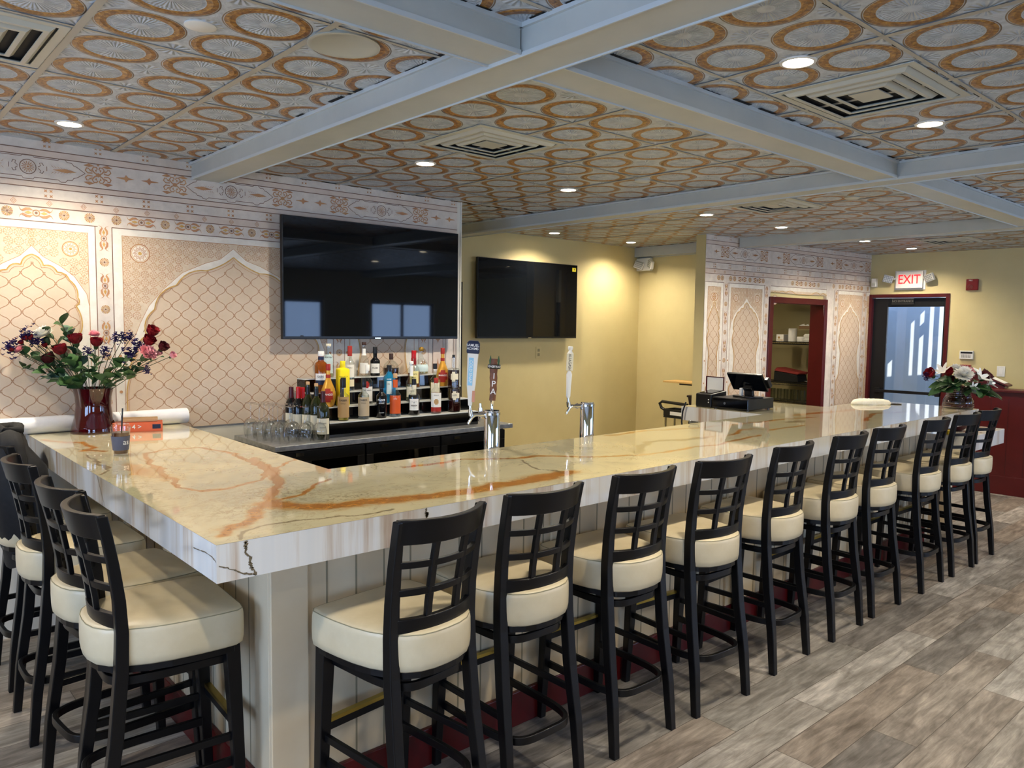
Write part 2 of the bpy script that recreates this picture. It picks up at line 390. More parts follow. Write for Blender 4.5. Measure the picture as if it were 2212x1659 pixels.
class Draw:
    """flat ornament drawn on a vertical wall: (s, z) -> point, layers a fraction of a millimetre apart"""
    def __init__(s, O, U, N, clip=None): s.mb = MB(); s.O = Vector(O); s.U = Vector(U).normalized(); s.N = Vector(N).normalized(); s.clip = clip
    def p(s, u, z, l): q = s.O+s.U*u+s.N*(0.0006*l+s.e); return (q.x, q.y, z)
    e = 0.0; k = 0
    def ok(s, pts):
        if s.clip is None: return True
        return s.clip(pts)
    def fill(s, poly, m, l):
        s.k = (s.k+1) % 97; s.e = s.k*4e-6
        if s.ok(poly): s.mb.add([s.p(u, z, l) for u, z in poly], [tuple(range(len(poly)))], m)
    def rect(s, a, b, c, d, m, l): s.fill([(a, c), (b, c), (b, d), (a, d)], m, l)
    def stroke(s, pts, w, m, l, closed=False):
        n = len(pts); P = []
        for i in range(n):
            a = pts[i-1] if (i > 0 or closed) else pts[i]; b = pts[(i+1) % n] if (i < n-1 or closed) else pts[i]
            dx, dy = b[0]-a[0], b[1]-a[1]; L = math.hypot(dx, dy) or 1e-9; nx, ny = -dy/L*w/2, dx/L*w/2
            P.append(((pts[i][0]+nx, pts[i][1]+ny), (pts[i][0]-nx, pts[i][1]-ny)))
        for i in range(n if closed else n-1):
            j = (i+1) % n; q = [P[i][0], P[i][1], P[j][1], P[j][0]]
            s.fill(q, m, l)
    def circle(s, u, z, r, w, m, l, seg=18): s.stroke([(u+r*math.cos(2*PI*i/seg), z+r*math.sin(2*PI*i/seg)) for i in range(seg)], w, m, l, True)
    def disc(s, u, z, r, m, l, seg=14): s.fill([(u+r*math.cos(2*PI*i/seg), z+r*math.sin(2*PI*i/seg)) for i in range(seg)], m, l)
def arcpts(cx, cz, r, a0, a1, n=8): return [(cx+r*math.cos(a0+(a1-a0)*i/n), cz+r*math.sin(a0+(a1-a0)*i/n)) for i in range(n+1)]
def foil(pts, b):
    """bulge every span of a polyline outwards (to its left) like the lobes of a cusped arch"""
    out = [pts[0]]
    for i in range(len(pts)-1):
        (x0, y0), (x1, y1) = pts[i], pts[i+1]; dx, dy = x1-x0, y1-y0; L = math.hypot(dx, dy) or 1e-9
        bb = b[i] if isinstance(b, (list, tuple)) else b
        for k in range(1, 7):
            t = k/6; h = 4*t*(1-t)*bb*L; out.append((x0+dx*t-dy/L*h, y0+dy*t+dx/L*h))
    return out

# ------------------------------------------------------------------ printed mural
MUR = ['stone', 'stone_b', 'm_line', 'm_copper', 'm_gold', 'm_tan', 'm_spandrel', 'm_white', 'm_trellis']
iS, iB, iL, iC, iG, iT, iP, iW, iR = range(9)
BIG_IN = [(0, 2.043), (0.162, 1.955), (0.336, 1.862), (0.458, 1.721), (0.505, 1.573), (0.560, 1.467), (0.600, 1.33), (0.612, 1.20), (0.612, 0.6)]
BIG_B = [-0.05, 0.16, 0.17, 0.17, 0.15, 0.10, 0.05, 0.0]
BIG_OUT = [(0, 2.095), (0.08, 2.028), (0.17, 1.998), (0.30, 1.937), (0.41, 1.835), (0.487, 1.741), (0.535, 1.643), (0.573, 1.546), (0.602, 1.477), (0.6205, 1.40), (0.6205, 0.6)]
SM_IN = [(0, 1.990), (0.050, 1.935), (0.112, 1.905), (0.168, 1.866), (0.205, 1.775), (0.196, 1.73), (0.219, 1.60), (0.182, 1.47), (0.200, 1.33), (0.252, 1.22), (0.252, 0.6)]
SM_B = [0.16, 0.22, 0.18, 0.14, 0.25, 0.10, -0.06, -0.02, -0.12, 0.0]
SM_OUT = [(0, 2.035), (0.052, 1.980), (0.13, 1.936), (0.193, 1.885), (0.249, 1.796), (0.262, 1.722), (0.262, 0.6)]
def mural(D, x0, x1, z0, bays, pil, zf, deep=True, phase=0.05):
    """bays: (centre, half width, is_big); pil: pilaster centres; zf maps nominal heights to wall heights"""
    L = 1
    D.rect(x0, x1, z0, ZC, iS, L)
    def band(a, b, m, l=2): D.rect(x0, x1, zf(b), zf(a), m, l)
    def hline(z, w=0.0045): D.rect(x0, x1, zf(z)-w/2, zf(z)+w/2, iL, 5)
    band(2.524, 2.49, iB); band(2.362, 2.333, iB); band(2.277, 2.234, iB)
    for z in (2.524, 2.49, 2.362, 2.333, 2.277, 2.234): hline(z)
    inside = lambda u, r=0.02: x0+r < u < x1-r
    # four-square florets
    def sq(u, z, k=0.011):
        for a in (-1, 1):
            for b in (-1, 1):
                cx, cz = u+a*k, z+b*k*1.05; h = k*0.62
                D.fill([(cx-h, cz-h), (cx, cz-h*0.55), (cx+h, cz-h), (cx+h*0.55, cz), (cx+h, cz+h), (cx, cz+h*0.55), (cx-h, cz+h), (cx-h*0.55, cz)], iC, 5)
    n0 = int(math.floor((x0-0.138)/0.2385)); n1 = int(math.ceil((x1-0.138)/0.2385))
    for i in range(n0, n1+1):
        u = 0.138+0.2385*i
        if inside(u, 0.03):
            sq(u, zf(2.557)); sq(u, zf(2.306), 0.0125)
    for i in range(int((x0-0.141)/0.159)-1, int((x1-0.141)/0.159)+2):
        u = 0.141+0.159*i
        if inside(u):
            z = zf(2.2555)
            for k, w in ((0.013, 0.0028), (0.006, 0.0026)): D.stroke([(u-k, z), (u, z+k*1.2), (u+k, z), (u, z-k*1.2)], w, iC, 5, True)
    # flower wheel and scroll
    def wheel(u, z, r=0.0245, l=5):
        D.disc(u, z, r*0.2, iL, l+2)
        for k in range(16):
            a = 2*PI*k/16; a2 = a+0.16
            D.fill([(u+r*0.18*math.cos(a), z+r*0.18*math.sin(a)), (u+r*math.cos(a-0.13), z+r*math.sin(a-0.13)), (u+r*1.04*math.cos(a), z+r*1.04*math.sin(a)), (u+r*math.cos(a2-0.03), z+r*math.sin(a2-0.03))], iG if k % 2 else iC, l)
    def scroll(u, z, horiz=True, k=1.18, l=5):
        def P(a, b): return (u+a*k, z+b*k) if horiz else (u+b*k, z+a*k)
        D.stroke([P(0.013*math.cos(t), 0.013*math.sin(t)) for t in [2*PI*i/12 for i in range(12)]], 0.004*k, iC, l+1, True)
        D.fill([P(0.006*math.cos(t), 0.006*math.sin(t)) for t in [2*PI*i/8 for i in range(8)]], iL, l+1)
        for sx in (-1, 1):
            for sy in (-1, 1):
                D.fill([P(sx*0.010, sy*0.010), P(sx*0.024, sy*0.021), P(sx*0.040, sy*0.020), P(sx*0.054, sy*0.010), P(sx*0.058, sy*0.012), P(sx*0.066, sy*0.026), P(sx*0.060, sy*0.010), P(sx*0.050, sy*0.003), P(sx*0.036, sy*0.010), P(sx*0.024, sy*0.012)], iC, l)
                D.fill([P(sx*0.016, 0), P(sx*0.03, sy*0.007), P(sx*0.045, 0)], iG, l+1)
    fz = zf(2.2015)
    for i in range(int((x0+0.19)/0.2535)-2, int((x1+0.19)/0.2535)+2):
        u = 0.714+0.2535*i; v = u+0.1268
        skip = any(abs(u-p) < 0.095 for p in pil)
        if inside(u, 0.022) and not skip: wheel(u, fz)
        if inside(v, 0.06) and not any(abs(v-p) < 0.09 for p in pil): scroll(v, fz)
    for p in pil:
        for d in (-0.066, 0.066):
            if inside(p+d, 0.022): wheel(p+d, fz)
    # frieze
    fy = zf(2.432); per = 1.047
    def spear(u, s):
        D.fill([(u+s*0.052, fy), (u+s*0.02, fy+0.006), (u+s*0.008, fy+0.02), (u, fy+0.006), (u-s*0.04, fy+0.0015), (u-s*0.04, fy-0.0015), (u, fy-0.006), (u+s*0.008, fy-0.02), (u+s*0.02, fy-0.006)], iC, 5)
    def cluster(u):
        for sx in (-1, 1):
            for sy in (-1, 1):
                D.stroke([(u+sx*a, fy+sy*b) for a, b in ((0.0, 0.002), (0.018, 0.010), (0.030, 0.026), (0.022, 0.040), (0.008, 0.040), (0.004, 0.030))], 0.0060, iC, 5)
                D.stroke([(u+sx*a, fy+sy*b) for a, b in ((0.028, 0.008), (0.050, 0.006), (0.062, 0.018), (0.056, 0.032), (0.044, 0.030))], 0.0060, iC, 5)
                D.fill([(u+sx*0.018, fy+sy*0.046), (u+sx*0.045, fy+sy*0.056), (u+sx*0.072, fy+sy*0.043), (u+sx*0.044, fy+sy*0.038)], iC, 5)
                D.fill([(u+sx*0.026, fy+sy*0.013), (u+sx*0.043, fy+sy*0.020), (u+sx*0.046, fy+sy*0.028), (u+sx*0.034, fy+sy*0.024)], iC, 6)
                D.fill([(u+sx*0.010, fy+sy*0.014), (u+sx*0.016, fy+sy*0.026), (u+sx*0.006, fy+sy*0.030)], iC, 6)
        D.fill([(u-0.014, fy), (u, fy+0.012), (u+0.014, fy), (u, fy-0.012)], iC, 6)
        D.fill([(u-0.007, fy+0.052), (u, fy+0.058), (u+0.007, fy+0.052), (u, fy+0.046)], iC, 6)
    for i in range(-3, 12):
        c = phase+per*i
        if inside(c, 0.05):
            D.circle(c, fy, 0.036, 0.0035, iL, 5, 22); D.disc(c, fy, 0.005, iC, 6)
            for k in range(14):
                a = 2*PI*k/14; D.stroke([(c+0.009*math.cos(a), fy+0.009*math.sin(a)), (c+0.028*math.cos(a), fy+0.028*math.sin(a))], 0.0032, iC, 5)
        for sx in (-1, 1):
            if inside(c+sx*0.06, 0.03):
                for sy in (-1, 1): D.stroke([(c+sx*a, fy+sy*b) for a, b in ((0.045, 0.003), (0.056, 0.012), (0.052, 0.024), (0.064, 0.026), (0.070, 0.014))], 0.003, iL, 5)
                D.rect(c+sx*0.084-0.0012, c+sx*0.084+0.0012, fy-0.012, fy+0.012, iL, 5)
            if inside(c+sx*0.15, 0.06):
                for k in range(7):
                    a = 0.11+0.014*k; b = 0.024-0.002*k
                    for sy in (-1, 1): D.fill([(c+sx*(a+0.026), fy), (c+sx*a, fy+sy*b*0.55), (c+sx*(a-0.008), fy+sy*b), (c+sx*(a+0.004), fy+sy*b*0.5)], iC, 5)
                D.fill([(c+sx*0.11, fy), (c+sx*0.17, fy+0.010), (c+sx*0.222, fy), (c+sx*0.17, fy-0.010)], iC, 6)
            if inside(c+sx*0.325, 0.07): cluster(c+sx*0.325)
            if inside(c+sx*0.46, 0.06): spear(c+sx*0.455, sx)
        # cartouche outline
        half = [(0, 0.060), (0.022, 0.060), (0.028, 0.050), (0.135, 0.050), (0.148, 0.060), (0.168, 0.058), (0.178, 0.046), (0.200, 0.044), (0.208, 0.032), (0.222, 0.028), (0.262, 0.0)]
        full = [(-a, b) for a, b in half[::-1]]+half[1:]
        if inside(c-0.27) and inside(c+0.27):
            D.stroke([(c+a, fy+b) for a, b in full], 0.003, iL, 5); D.stroke([(c+a, fy-b) for a, b in full], 0.003, iL, 5)
        else:
            for seg in range(len(full)-1):
                if inside(c+full[seg][0]) and inside(c+full[seg+1][0]):
                    for sg in (1, -1): D.stroke([(c+full[seg][0], fy+sg*full[seg][1]), (c+full[seg+1][0], fy+sg*full[seg+1][1])], 0.003, iL, 5)
    ztop = zf(2.160)
    # pilasters
    for p in pil:
        for d in (-0.0415, 0.0415):
            if inside(p+d, 0.004): D.rect(p+d-0.0022, p+d+0.0022, z0, ztop, iL, 6)
        D.rect(max(x0, p-0.0393), min(x1, p+0.0393), z0, ztop, iS, 5) if inside(p, 0) else None
        z = zf(2.098); k = 0
        while z > z0+0.06 and inside(p, 0.03):
            if k % 2 == 0: scroll(p, z, False, 1.05, 8)
            else: wheel(p, z, 0.0225, 8)
            z -= 0.1275*(ZC-zf(2.0))/0.57; k += 1
    # bays
    for (c, hw, big) in bays:
        a, b = max(x0, c-hw-0.049), min(x1, c+hw+0.049)
        D.rect(a, b, ztop-0.002, ztop+0.002, iL, 6)
        D.rect(a+0.003, b-0.003, z0, ztop-0.003, iW, 4)
        if big: IN, OUT, BB = BIG_IN, BIG_OUT, BIG_B
        else:
            k = hw/0.262; IN = [(x*k, z) for x, z in SM_IN]; OUT = [(x*k, z) for x, z in SM_OUT]; BB = SM_B
        IN = [(x, max(zf(z), z0)) for x, z in IN]; OUT = [(x, max(zf(z), z0)) for x, z in OUT]
        inn = foil(IN, BB)
        # spandrel ground
        pt = zf(2.122)
        for sx in (-1, 1):
            poly = [(c+sx*x, z) for x, z in OUT if z > zf(1.42)]+[(c+sx*hw, zf(1.42)), (c+sx*hw, pt), (c, pt)]
            poly = [(min(max(x, x0), x1), z) for x, z in poly]
            D.fill(poly, iP, 5)
            bord = [(c+sx*(hw-0.001), zf(1.42)), (c+sx*(hw-0.001), pt-0.001), (c, pt-0.001)]
            if all(inside(q[0], 0.0) for q in bord): D.stroke(bord, 0.003, iC, 7)
            def above(u, z):
                x = abs(u-c)
                for i in range(len(OUT)-1):
                    if OUT[i][0] <= x <= OUT[i+1][0]:
                        t = (x-OUT[i][0])/max(1e-6, OUT[i+1][0]-OUT[i][0]); return z > OUT[i][1]+(OUT[i+1][1]-OUT[i][1])*t
                return z > OUT[-2][1]
            st = 0.046; ro = (hw-0.092 if big else hw-0.085, zf(2.030)); rr = 0.050 if big else 0.038
            for i in range(0, int(hw/st)+1):
                for j in range(0, 18):
                    u = c+sx*(hw-0.024-st*i); z = pt-0.024-st*j
                    if not inside(u, 0.02) or u*sx < c*sx: continue
                    far = math.hypot(abs(u-c)-ro[0], z-ro[1]) > rr+0.012
                    if z > zf(1.5) and above(u, z-0.016) and above(u-sx*0.018, z) and far:
                        D.stroke([(u+0.0205*math.cos(PI/8+PI/4*q), z+0.0205*math.sin(PI/8+PI/4*q)) for q in range(8)], 0.0018, iC, 6, True)
                        for q in range(8):
                            aa = PI/4*q; D.stroke([(u+0.009*math.cos(aa), z+0.009*math.sin(aa)), (u+0.024*math.cos(aa+0.2), z+0.024*math.sin(aa+0.2))], 0.0018, iC, 6)
                        D.circle(u, z, 0.0065, 0.0016, iC, 7, 8)
            ru = c+sx*ro[0]
            if inside(ru, rr):
                D.disc(ru, ro[1], rr, iW, 7, 24); D.circle(ru, ro[1], rr, 0.0055, iC, 8, 26); D.circle(ru, ro[1], rr*0.86, 0.0026, iG, 8, 24)
                for q in range(12):
                    aa = 2*PI*q/12
                    D.stroke([(ru+rr*(0.28+0.5*t)*math.cos(aa+w), ro[1]+rr*(0.28+0.5*t)*math.sin(aa+w)) for t, w in ((0, 0), (0.5, 0.16), (1, 0.0), (0.5, -0.16))], 0.0034, iC, 8, True)
                D.disc(ru, ro[1], rr*0.2, iG, 8, 10)
            oc = [(c+sx*x, z) for x, z in OUT]
            for i in range(len(oc)-1):
                if inside(oc[i][0], 0.0) and inside(oc[i+1][0], 0.0): D.stroke(oc[i:i+2], 0.0025, iC, 7)
        # white arch band sits between spandrel and silk; silk field
        poly = [(c+x, z) for x, z in inn]+[(c-x, z) for x, z in inn[::-1][:-1]]
        poly = [(min(max(x, x0), x1), z) for x, z in poly]
        band_ = [(min(max(c+x, x0), x1), z) for x, z in OUT]+[(min(max(c-x, x0), x1), z) for x, z in OUT[::-1][:-1]]
        D.fill(band_, iW, 6); D.fill(poly, iT, 8)
        for sx in (-1, 1):
            ic = [(c+sx*x, z) for x, z in inn]
            for i in range(len(ic)-1):
                if inside(ic[i][0], 0.0) and inside(ic[i+1][0], 0.0):
                    D.stroke(ic[i:i+2], 0.0065, iG, 11)
            ic2 = [(c+sx*max(x-0.009, 0), z-0.012 if z > zf(1.9) else z) for x, z in inn]
            for i in range(len(ic2)-1):
                if inside(ic2[i][0], 0.0) and inside(ic2[i+1][0], 0.0) and ic2[i+1][1] > z0+0.01: D.stroke(ic2[i:i+2], 0.0022, iC, 11)
        # trellis of ogee cords tied at knots
        def width(z):
            for i in range(len(inn)-1):
                if inn[i][1] >= z >= inn[i+1][1]:
                    t = (inn[i][1]-z)/max(1e-6, inn[i][1]-inn[i+1][1]); return inn[i][0]+(inn[i+1][0]-inn[i][0])*t
            return -1
        dx, dz = 0.052, 0.0505*(ZC-zf(2.0))/0.57; top = IN[0][1]; jmax = int((top-z0)/dz)+1
        nmax = int(hw/dx)+2
        for j in range(0, jmax):
            for i in range(-nmax, nmax+1):
                if (i+j) % 2: continue
                u, z = c+i*dx, top-0.045-dz*j
                for sx in (-1, 1):
                    u2, z2 = u+sx*dx, z-dz
                    mid = width((z+z2)/2)
                    if min(width(z2), mid) < max(abs(u-c), abs(u2-c))-0.012 or z2 < z0 or width(z) < abs(u-c)-0.01: continue
                    if not (inside(u, 0.0) and inside(u2, 0.0)): continue
                    cur = []
                    for q in range(7):
                        t = q/6; e = t-0.055*math.sin(2*PI*t); cur.append((u+(u2-u)*e, z+(z2-z)*(t+0.060*math.sin(2*PI*t))))
                    D.stroke(cur, 0.0040, iR, 9)
                if width(z) > abs(u-c) and inside(u, 0.01) and z > z0+0.01:
                    for q in (-0.004, 0.004): D.fill([(u-0.007, z+q-0.0022), (u+0.007, z+q-0.0022), (u+0.007, z+q+0.0022), (u-0.007, z+q+0.0022)], iR, 10)
        # little gilt studs down the jamb
        for sx in (-1, 1):
            for z in (1.46, 1.26, 1.06):
                u = c+sx*(hw+0.022)
                if inside(u, 0.015) and zf(z) > z0+0.02: D.disc(u, zf(z), 0.0085, iC, 9, 10)

# ------------------------------------------------------------------ room shell
def wall_mesh(name, mb, m): return struct(mb.build(name, m))
# main mural wall: from the left (off frame) to its free end
def build_mural_wall():
    mb = MB(); mb.box(-3.6, 2.832, YW+0.003, YW+0.14, 0, ZC, 0)
    D = Draw((0, YW, 0), (1, 0, 0), (0, -1, 0)); D.mb = MB()
    mural(D, -3.0, 2.80, 1.036, [(-2.05, 0.6205, True), (-0.99, 0.262, False), (0.054, 0.262, False), (1.104, 0.6205, True), (2.156, 0.262, False)],
          [-0.29, 0.3935, 1.8135, 2.499, -1.32], lambda z: z)
    # narrow end panel
    D.rect(2.583, 2.672, 1.05, 2.12, iB, 9); D.stroke([(2.583, 1.04), (2.583, 2.12), (2.672, 2.12), (2.672, 1.04)], 0.003, iL, 10)
    for z in (1.15, 1.35, 1.55, 1.75, 1.95):
        D.fill([(2.627, z+0.06), (2.634, z+0.02), (2.650, z), (2.634, z-0.012), (2.627, z-0.03), (2.620, z-0.012), (2.604, z), (2.620, z+0.02)], iC, 11)
    for u in (2.700, 2.775, 2.797): D.rect(u-0.002, u+0.002, 1.036, 2.155, iL, 10)
    mats = [M['wall_pale']]+[M[k] for k in MUR]
    base = len(mb.v); mb.v += D.mb.v; mb.f += [tuple(i+base for i in f) for f in D.mb.f]; mb.mi += [i+1 for i in D.mb.mi]
    o = mb.build('wall_left', mats); struct(o, 'white and copper printed arch mural wall behind the bar')
    tr = MB(); tr.box(2.833, 2.845, YW-0.002, YW+0.14, 0, ZC); struct(tr.build('trim_1', M['wall_pale']))
    d = MB(); d.box(2.8455, 2.856, YW-0.004, YW+0.142, 0, 1.98); struct(d.build('trim_2', M['black_matte']))
build_mural_wall()

K0 = Vector((5.714, 2.427, 0)); K1 = Vector((8.818, 2.177, 0)); KU = (K1-K0).normalized(); KN = Vector((KU.y, -KU.x, 0)); KL = (K1-K0).length
KA = math.atan2(KU.y, KU.x)
def kz(z): return ZC-(ZC-z)*1.115
def build_kitchen_wall():
    mb = MB(); mb.T = Matrix.Translation(K0) @ Matrix.Rotation(KA, 4, 'Z')
    dx0, dx1, dz = 1.08, 2.155, 1.985
    mb.box(0.0, dx0, 0.003, 0.12, 0, ZC, 0); mb.box(dx1, KL, 0.003, 0.12, 0, ZC, 0); mb.box(dx0, dx1, 0.003, 0.12, dz, ZC, 0)
    mb.T = Matrix.Identity(4)
    clip = lambda pts: not any(dx0-0.02 < u < dx1+0.02 and z < dz+0.02 for u, z in pts)
    D = Draw(K0, KU, KN, None)
    # the door opening interrupts the print: three fields drawn separately
    def part(a, b, z0, bays, pil): mural(D, a, b, z0, bays, pil, kz, phase=0.62)
    part(0.0, dx0-0.002, 0.2, [(0.145, 0.10, False), (0.670, 0.262, False)], [0.329, 1.008])
    part(dx1+0.002, KL-0.002, 0.2, [(2.675, 0.262, False), (3.08, 0.03, False)], [2.3615, 2.9885])
    E = Draw(K0, KU, KN, None)
    mural(E, dx0, dx1, dz+0.06, [(1.685, 0.62, True)], [], kz, phase=0.62)
    mats = [M['wall_yellow']]+[M[k] for k in MUR]
    for X in (D, E):
        base = len(mb.v); mb.v += X.mb.v; mb.f += [tuple(i+base for i in f) for f in X.mb.f]; mb.mi += [i+1 for i in X.mb.mi]
    o = mb.build('wall_kitchen', mats); struct(o, 'printed arch mural wall around the kitchen doorway')
build_kitchen_wall()

# ochre walls
def vwall(name, a, b, z0, z1, th=0.1, m='wall_yellow', holes=()):
    """vertical wall between plan points a and b; thickness goes to the right of a->b... holes: (s0,s1,z0,z1)"""
    a = Vector((a[0], a[1], 0)); b = Vector((b[0], b[1], 0)); L = (b-a).length; ang = math.atan2((b-a).y, (b-a).x)
    mb = MB(); mb.T = Matrix.Translation(a) @ Matrix.Rotation(ang, 4, 'Z')
    xs = sorted({0.0, L}|{h[0] for h in holes}|{h[1] for h in holes})
    for i in range(len(xs)-1):
        c0, c1 = xs[i], xs[i+1]; hs = [h for h in holes if h[0] <= c0+1e-6 and h[1] >= c1-1e-6]
        if not hs: mb.box(c0, c1, 0, th, z0, z1)
        else:
            h = hs[0]
            if h[2] > z0+1e-4: mb.box(c0, c1, 0, th, z0, h[2])
            if h[3] < z1-1e-4: mb.box(c0, c1, 0, th, h[3], z1)
    return struct(mb.build(name, M[m]))
YY = 3.80
vwall('wall_back', (2.86, YY), (6.40, YY), 0, ZC)
vwall('wall_alcove', (6.40, YY+0.1), (6.33, 2.50), 0, ZC, th=0.08)
vwall('wall_service', (2.82, YW+0.145), (2.82, YY), 0, ZC, th=0.08)
E0 = K1.copy(); E1 = Vector((8.954, 0.611, 0)); EU = (E1-E0).normalized(); EN = Vector((EU.y, -EU.x, 0)); EN = EN if EN.x < 0 else -EN
EEND = E0+EU*6.2
vwall('wall_right', (E0.x, E0.y), (EEND.x, EEND.y), 0, ZC, th=0.12, holes=[(0.03, 0.85, 0.0, 2.055)])
vwall('wall_south', (EEND.x+0.2, SOUTH), (WEST, SOUTH), 0, ZC, th=0.12, holes=[(EEND.x+0.2-b, EEND.x+0.2-a, c, d) for a, b, c, d in SOUTH_WIN])
vwall('wall_west', (WEST, SOUTH), (WEST, YW+0.1), 0, ZC, th=0.12, holes=[(a-SOUTH, b-SOUTH, c, d) for a, b, c, d in WEST_WIN])
# windows (seen as reflections): frame, mullion and pane
def window(n, axis, w):
    a, b, c, d = w; mb = MB(); T = 0.04
    def bx(p0, p1, q0, q1, off=0.0, t=0.05, m=0):
        if axis == 'S': mb.box(p0, p1, SOUTH-0.09, SOUTH-0.09+t, q0, q1, m)
        else: mb.box(WEST-0.09, WEST-0.09+t, p0, p1, q0, q1, m)
    bx(a, b, c, c+T); bx(a, b, d-T, d); bx(a, a+T, c+T, d-T); bx(b-T, b, c+T, d-T); mid = (a+b)/2; bx(mid-0.02, mid+0.02, c+T, d-T)
    o = struct(mb.build('window_%d' % n, M['maroon_dark']))
    p = MB()
    if axis == 'S': p.box(a+T, b-T, SOUTH-0.068, SOUTH-0.062, c+T, d-T)
    else: p.box(WEST-0.068, WEST-0.062, a+T, b-T, c+T, d-T)
    p.build('pane', M['pane'], o)
for i, w in enumerate(SOUTH_WIN): window(i+1, 'S', w)
for i, w in enumerate(WEST_WIN): window(i+4, 'W', w)
# unseen slabs added outside to keep the low sun off those windows
aw = MB(); aw.box(WEST-0.2, 9.3, SOUTH-3.6, SOUTH-0.2, 2.62, 2.70); struct(aw.build('sun_block_south', M['beam']))
aw = MB(); aw.box(WEST-3.6, WEST-0.2, SOUTH-3.6, 6.0, 2.62, 2.70); struct(aw.build('sun_block_west', M['beam']))

# floor
mb = MB(); mb.box(WEST-0.1, 9.4, SOUTH-0.1, 4.6, -0.05, 0.0); struct(mb.build('floor', M['floor']))
g = MB(); g.box(-30, 40, -40, 30, -0.14, -0.06); struct(g.build('ground_outside', mat('pale_concrete', rgb(170, 168, 160), 0.8)))

# ceiling: one slab with a tile field per bay (UV unit = ring pitch)
CB = [  # x0,x1,y0,y1, pitchx, pitchy, ring x, ring y
    (WEST, 0.862, -0.07, YW+0.1, 0.2872, 0.284, 0.018, 0.607), (1.028, 3.605, -0.07, YW+0.0, 0.300, 0.3005, 1.348, 0.3135), (2.80, 3.605, YW, YY+0.1, 0.300, 0.3005, 1.348, 0.3135),
    (3.765, 6.25, -0.07, YY+0.1, 0.300, 0.300, 3.93, 0.33), (6.40, 9.4, -0.07, 2.56, 0.300, 0.300, 6.58, 0.33), (6.25, 9.4, 2.56, 4.4, 0.3, 0.3, 6.58, 0.33),
    (WEST, 0.862, SOUTH, -0.225, 0.2872, 0.285, 0.018, -0.50), (1.028, 3.605, SOUTH, -0.225, 0.2955, 0.285, 1.296, -0.50),
    (3.765, 6.25, SOUTH, -0.225, 0.2955, 0.285, 3.93, -0.50), (6.40, 9.4, SOUTH, -0.225, 0.2955, 0.285, 6.58, -0.50)]
def RX(y): return 8.818+0.11+(2.177-y)*0.0868
def build_ceiling():
    me = bpy.data.meshes.new('ceiling'); v = []; f = []; uv = []; mi = []
    for (x0, x1, y0, y1, px, py, rx, ry) in CB:
        xa, xb = (RX(y0), RX(y1)) if (x1 > 9 and y0 < 2.5) else (x1, x1)
        b = len(v); v += [(x0, y0, ZC), (x0, y1, ZC), (xb, y1, ZC), (xa, y0, ZC)]; f.append((b, b+1, b+2, b+3)); mi.append(0)
        uv += [((x-rx)/px+0.5, (y-ry)/py+0.5) for x, y in ((x0, y0), (x0, y1), (xb, y1), (xa, y0))]
    # slab above
    b = len(v); z0, z1 = ZC+0.012, ZC+0.1
    X0, Y0, Y1 = WEST-0.15, SOUTH-0.15, 4.6
    pl = [(X0, Y0), (RX(Y0)+0.03, Y0), (RX(2.2)+0.03, 2.2), (RX(2.2)+0.03, 2.56), (9.3, 2.56), (9.3, Y1), (X0, Y1)]; n = len(pl)
    v += [(x, y, z0) for x, y in pl]+[(x, y, z1) for x, y in pl]
    for q in [(i, (i+1) % n, n+(i+1) % n, n+i) for i in range(n)]+[tuple(range(n-1, -1, -1)), tuple(range(n, 2*n))]: f.append(tuple(b+i for i in q)); mi.append(1); uv += [(0, 0)]*len(q)
    # suspension bars and ragged dark gaps along the beams
    def quad(x0, x1, y0, y1, z, m):
        b = len(v); v.extend([(x0, y0, z), (x0, y1, z), (x1, y1, z), (x1, y0, z)]); f.append((b, b+1, b+2, b+3)); mi.append(m); uv.extend([(0, 0)]*4)
    rnd = random.Random(3)
    for (x0, x1, y0, y1, px, py, rx, ry) in CB:
        if x1 > 9 and y0 < 2.5: x1 = RX(y1)
        k = math.floor((x0-rx)/px)
        off = 0.5 if True else 0
        i = k
        while rx+(i+off)*px < x1:
            X = rx+(i+off)*px
            if i % 2 == (1 if x0 < 0 or 1.0 < x0 < 1.1 else 0) and X > x0+0.03: quad(X-0.012, X+0.012, y0, y1, ZC-0.004, 2)
            i += 1
        i = math.floor((y0-ry)/py)
        while ry+(i+off)*py < y1:
            Y = ry+(i+off)*py
            if i % 2 == 0 and Y > y0+0.03:
                quad(x0, x1, Y-0.008, Y+0.008, ZC-0.003, 2)
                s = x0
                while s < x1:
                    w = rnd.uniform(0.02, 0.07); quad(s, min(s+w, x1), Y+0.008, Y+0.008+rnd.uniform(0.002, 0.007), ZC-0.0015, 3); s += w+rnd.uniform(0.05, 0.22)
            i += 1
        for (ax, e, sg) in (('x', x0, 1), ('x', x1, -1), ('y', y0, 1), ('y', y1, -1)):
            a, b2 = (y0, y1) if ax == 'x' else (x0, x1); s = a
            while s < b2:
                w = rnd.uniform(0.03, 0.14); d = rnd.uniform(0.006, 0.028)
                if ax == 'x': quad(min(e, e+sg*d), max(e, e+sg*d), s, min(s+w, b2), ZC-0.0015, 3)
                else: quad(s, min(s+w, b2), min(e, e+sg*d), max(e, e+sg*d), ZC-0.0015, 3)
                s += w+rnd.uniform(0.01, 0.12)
    me.from_pydata(v, [], f); me.update()
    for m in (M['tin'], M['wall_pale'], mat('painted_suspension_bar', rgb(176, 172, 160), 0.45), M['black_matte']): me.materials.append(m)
    me.polygons.foreach_set('material_index', mi)
    ul = me.uv_layers.new(name='UVMap')
    for i, c in enumerate(uv): ul.data[i].uv = c
    o = bpy.data.objects.new('ceiling', me); COL.objects.link(o); struct(o)
build_ceiling()

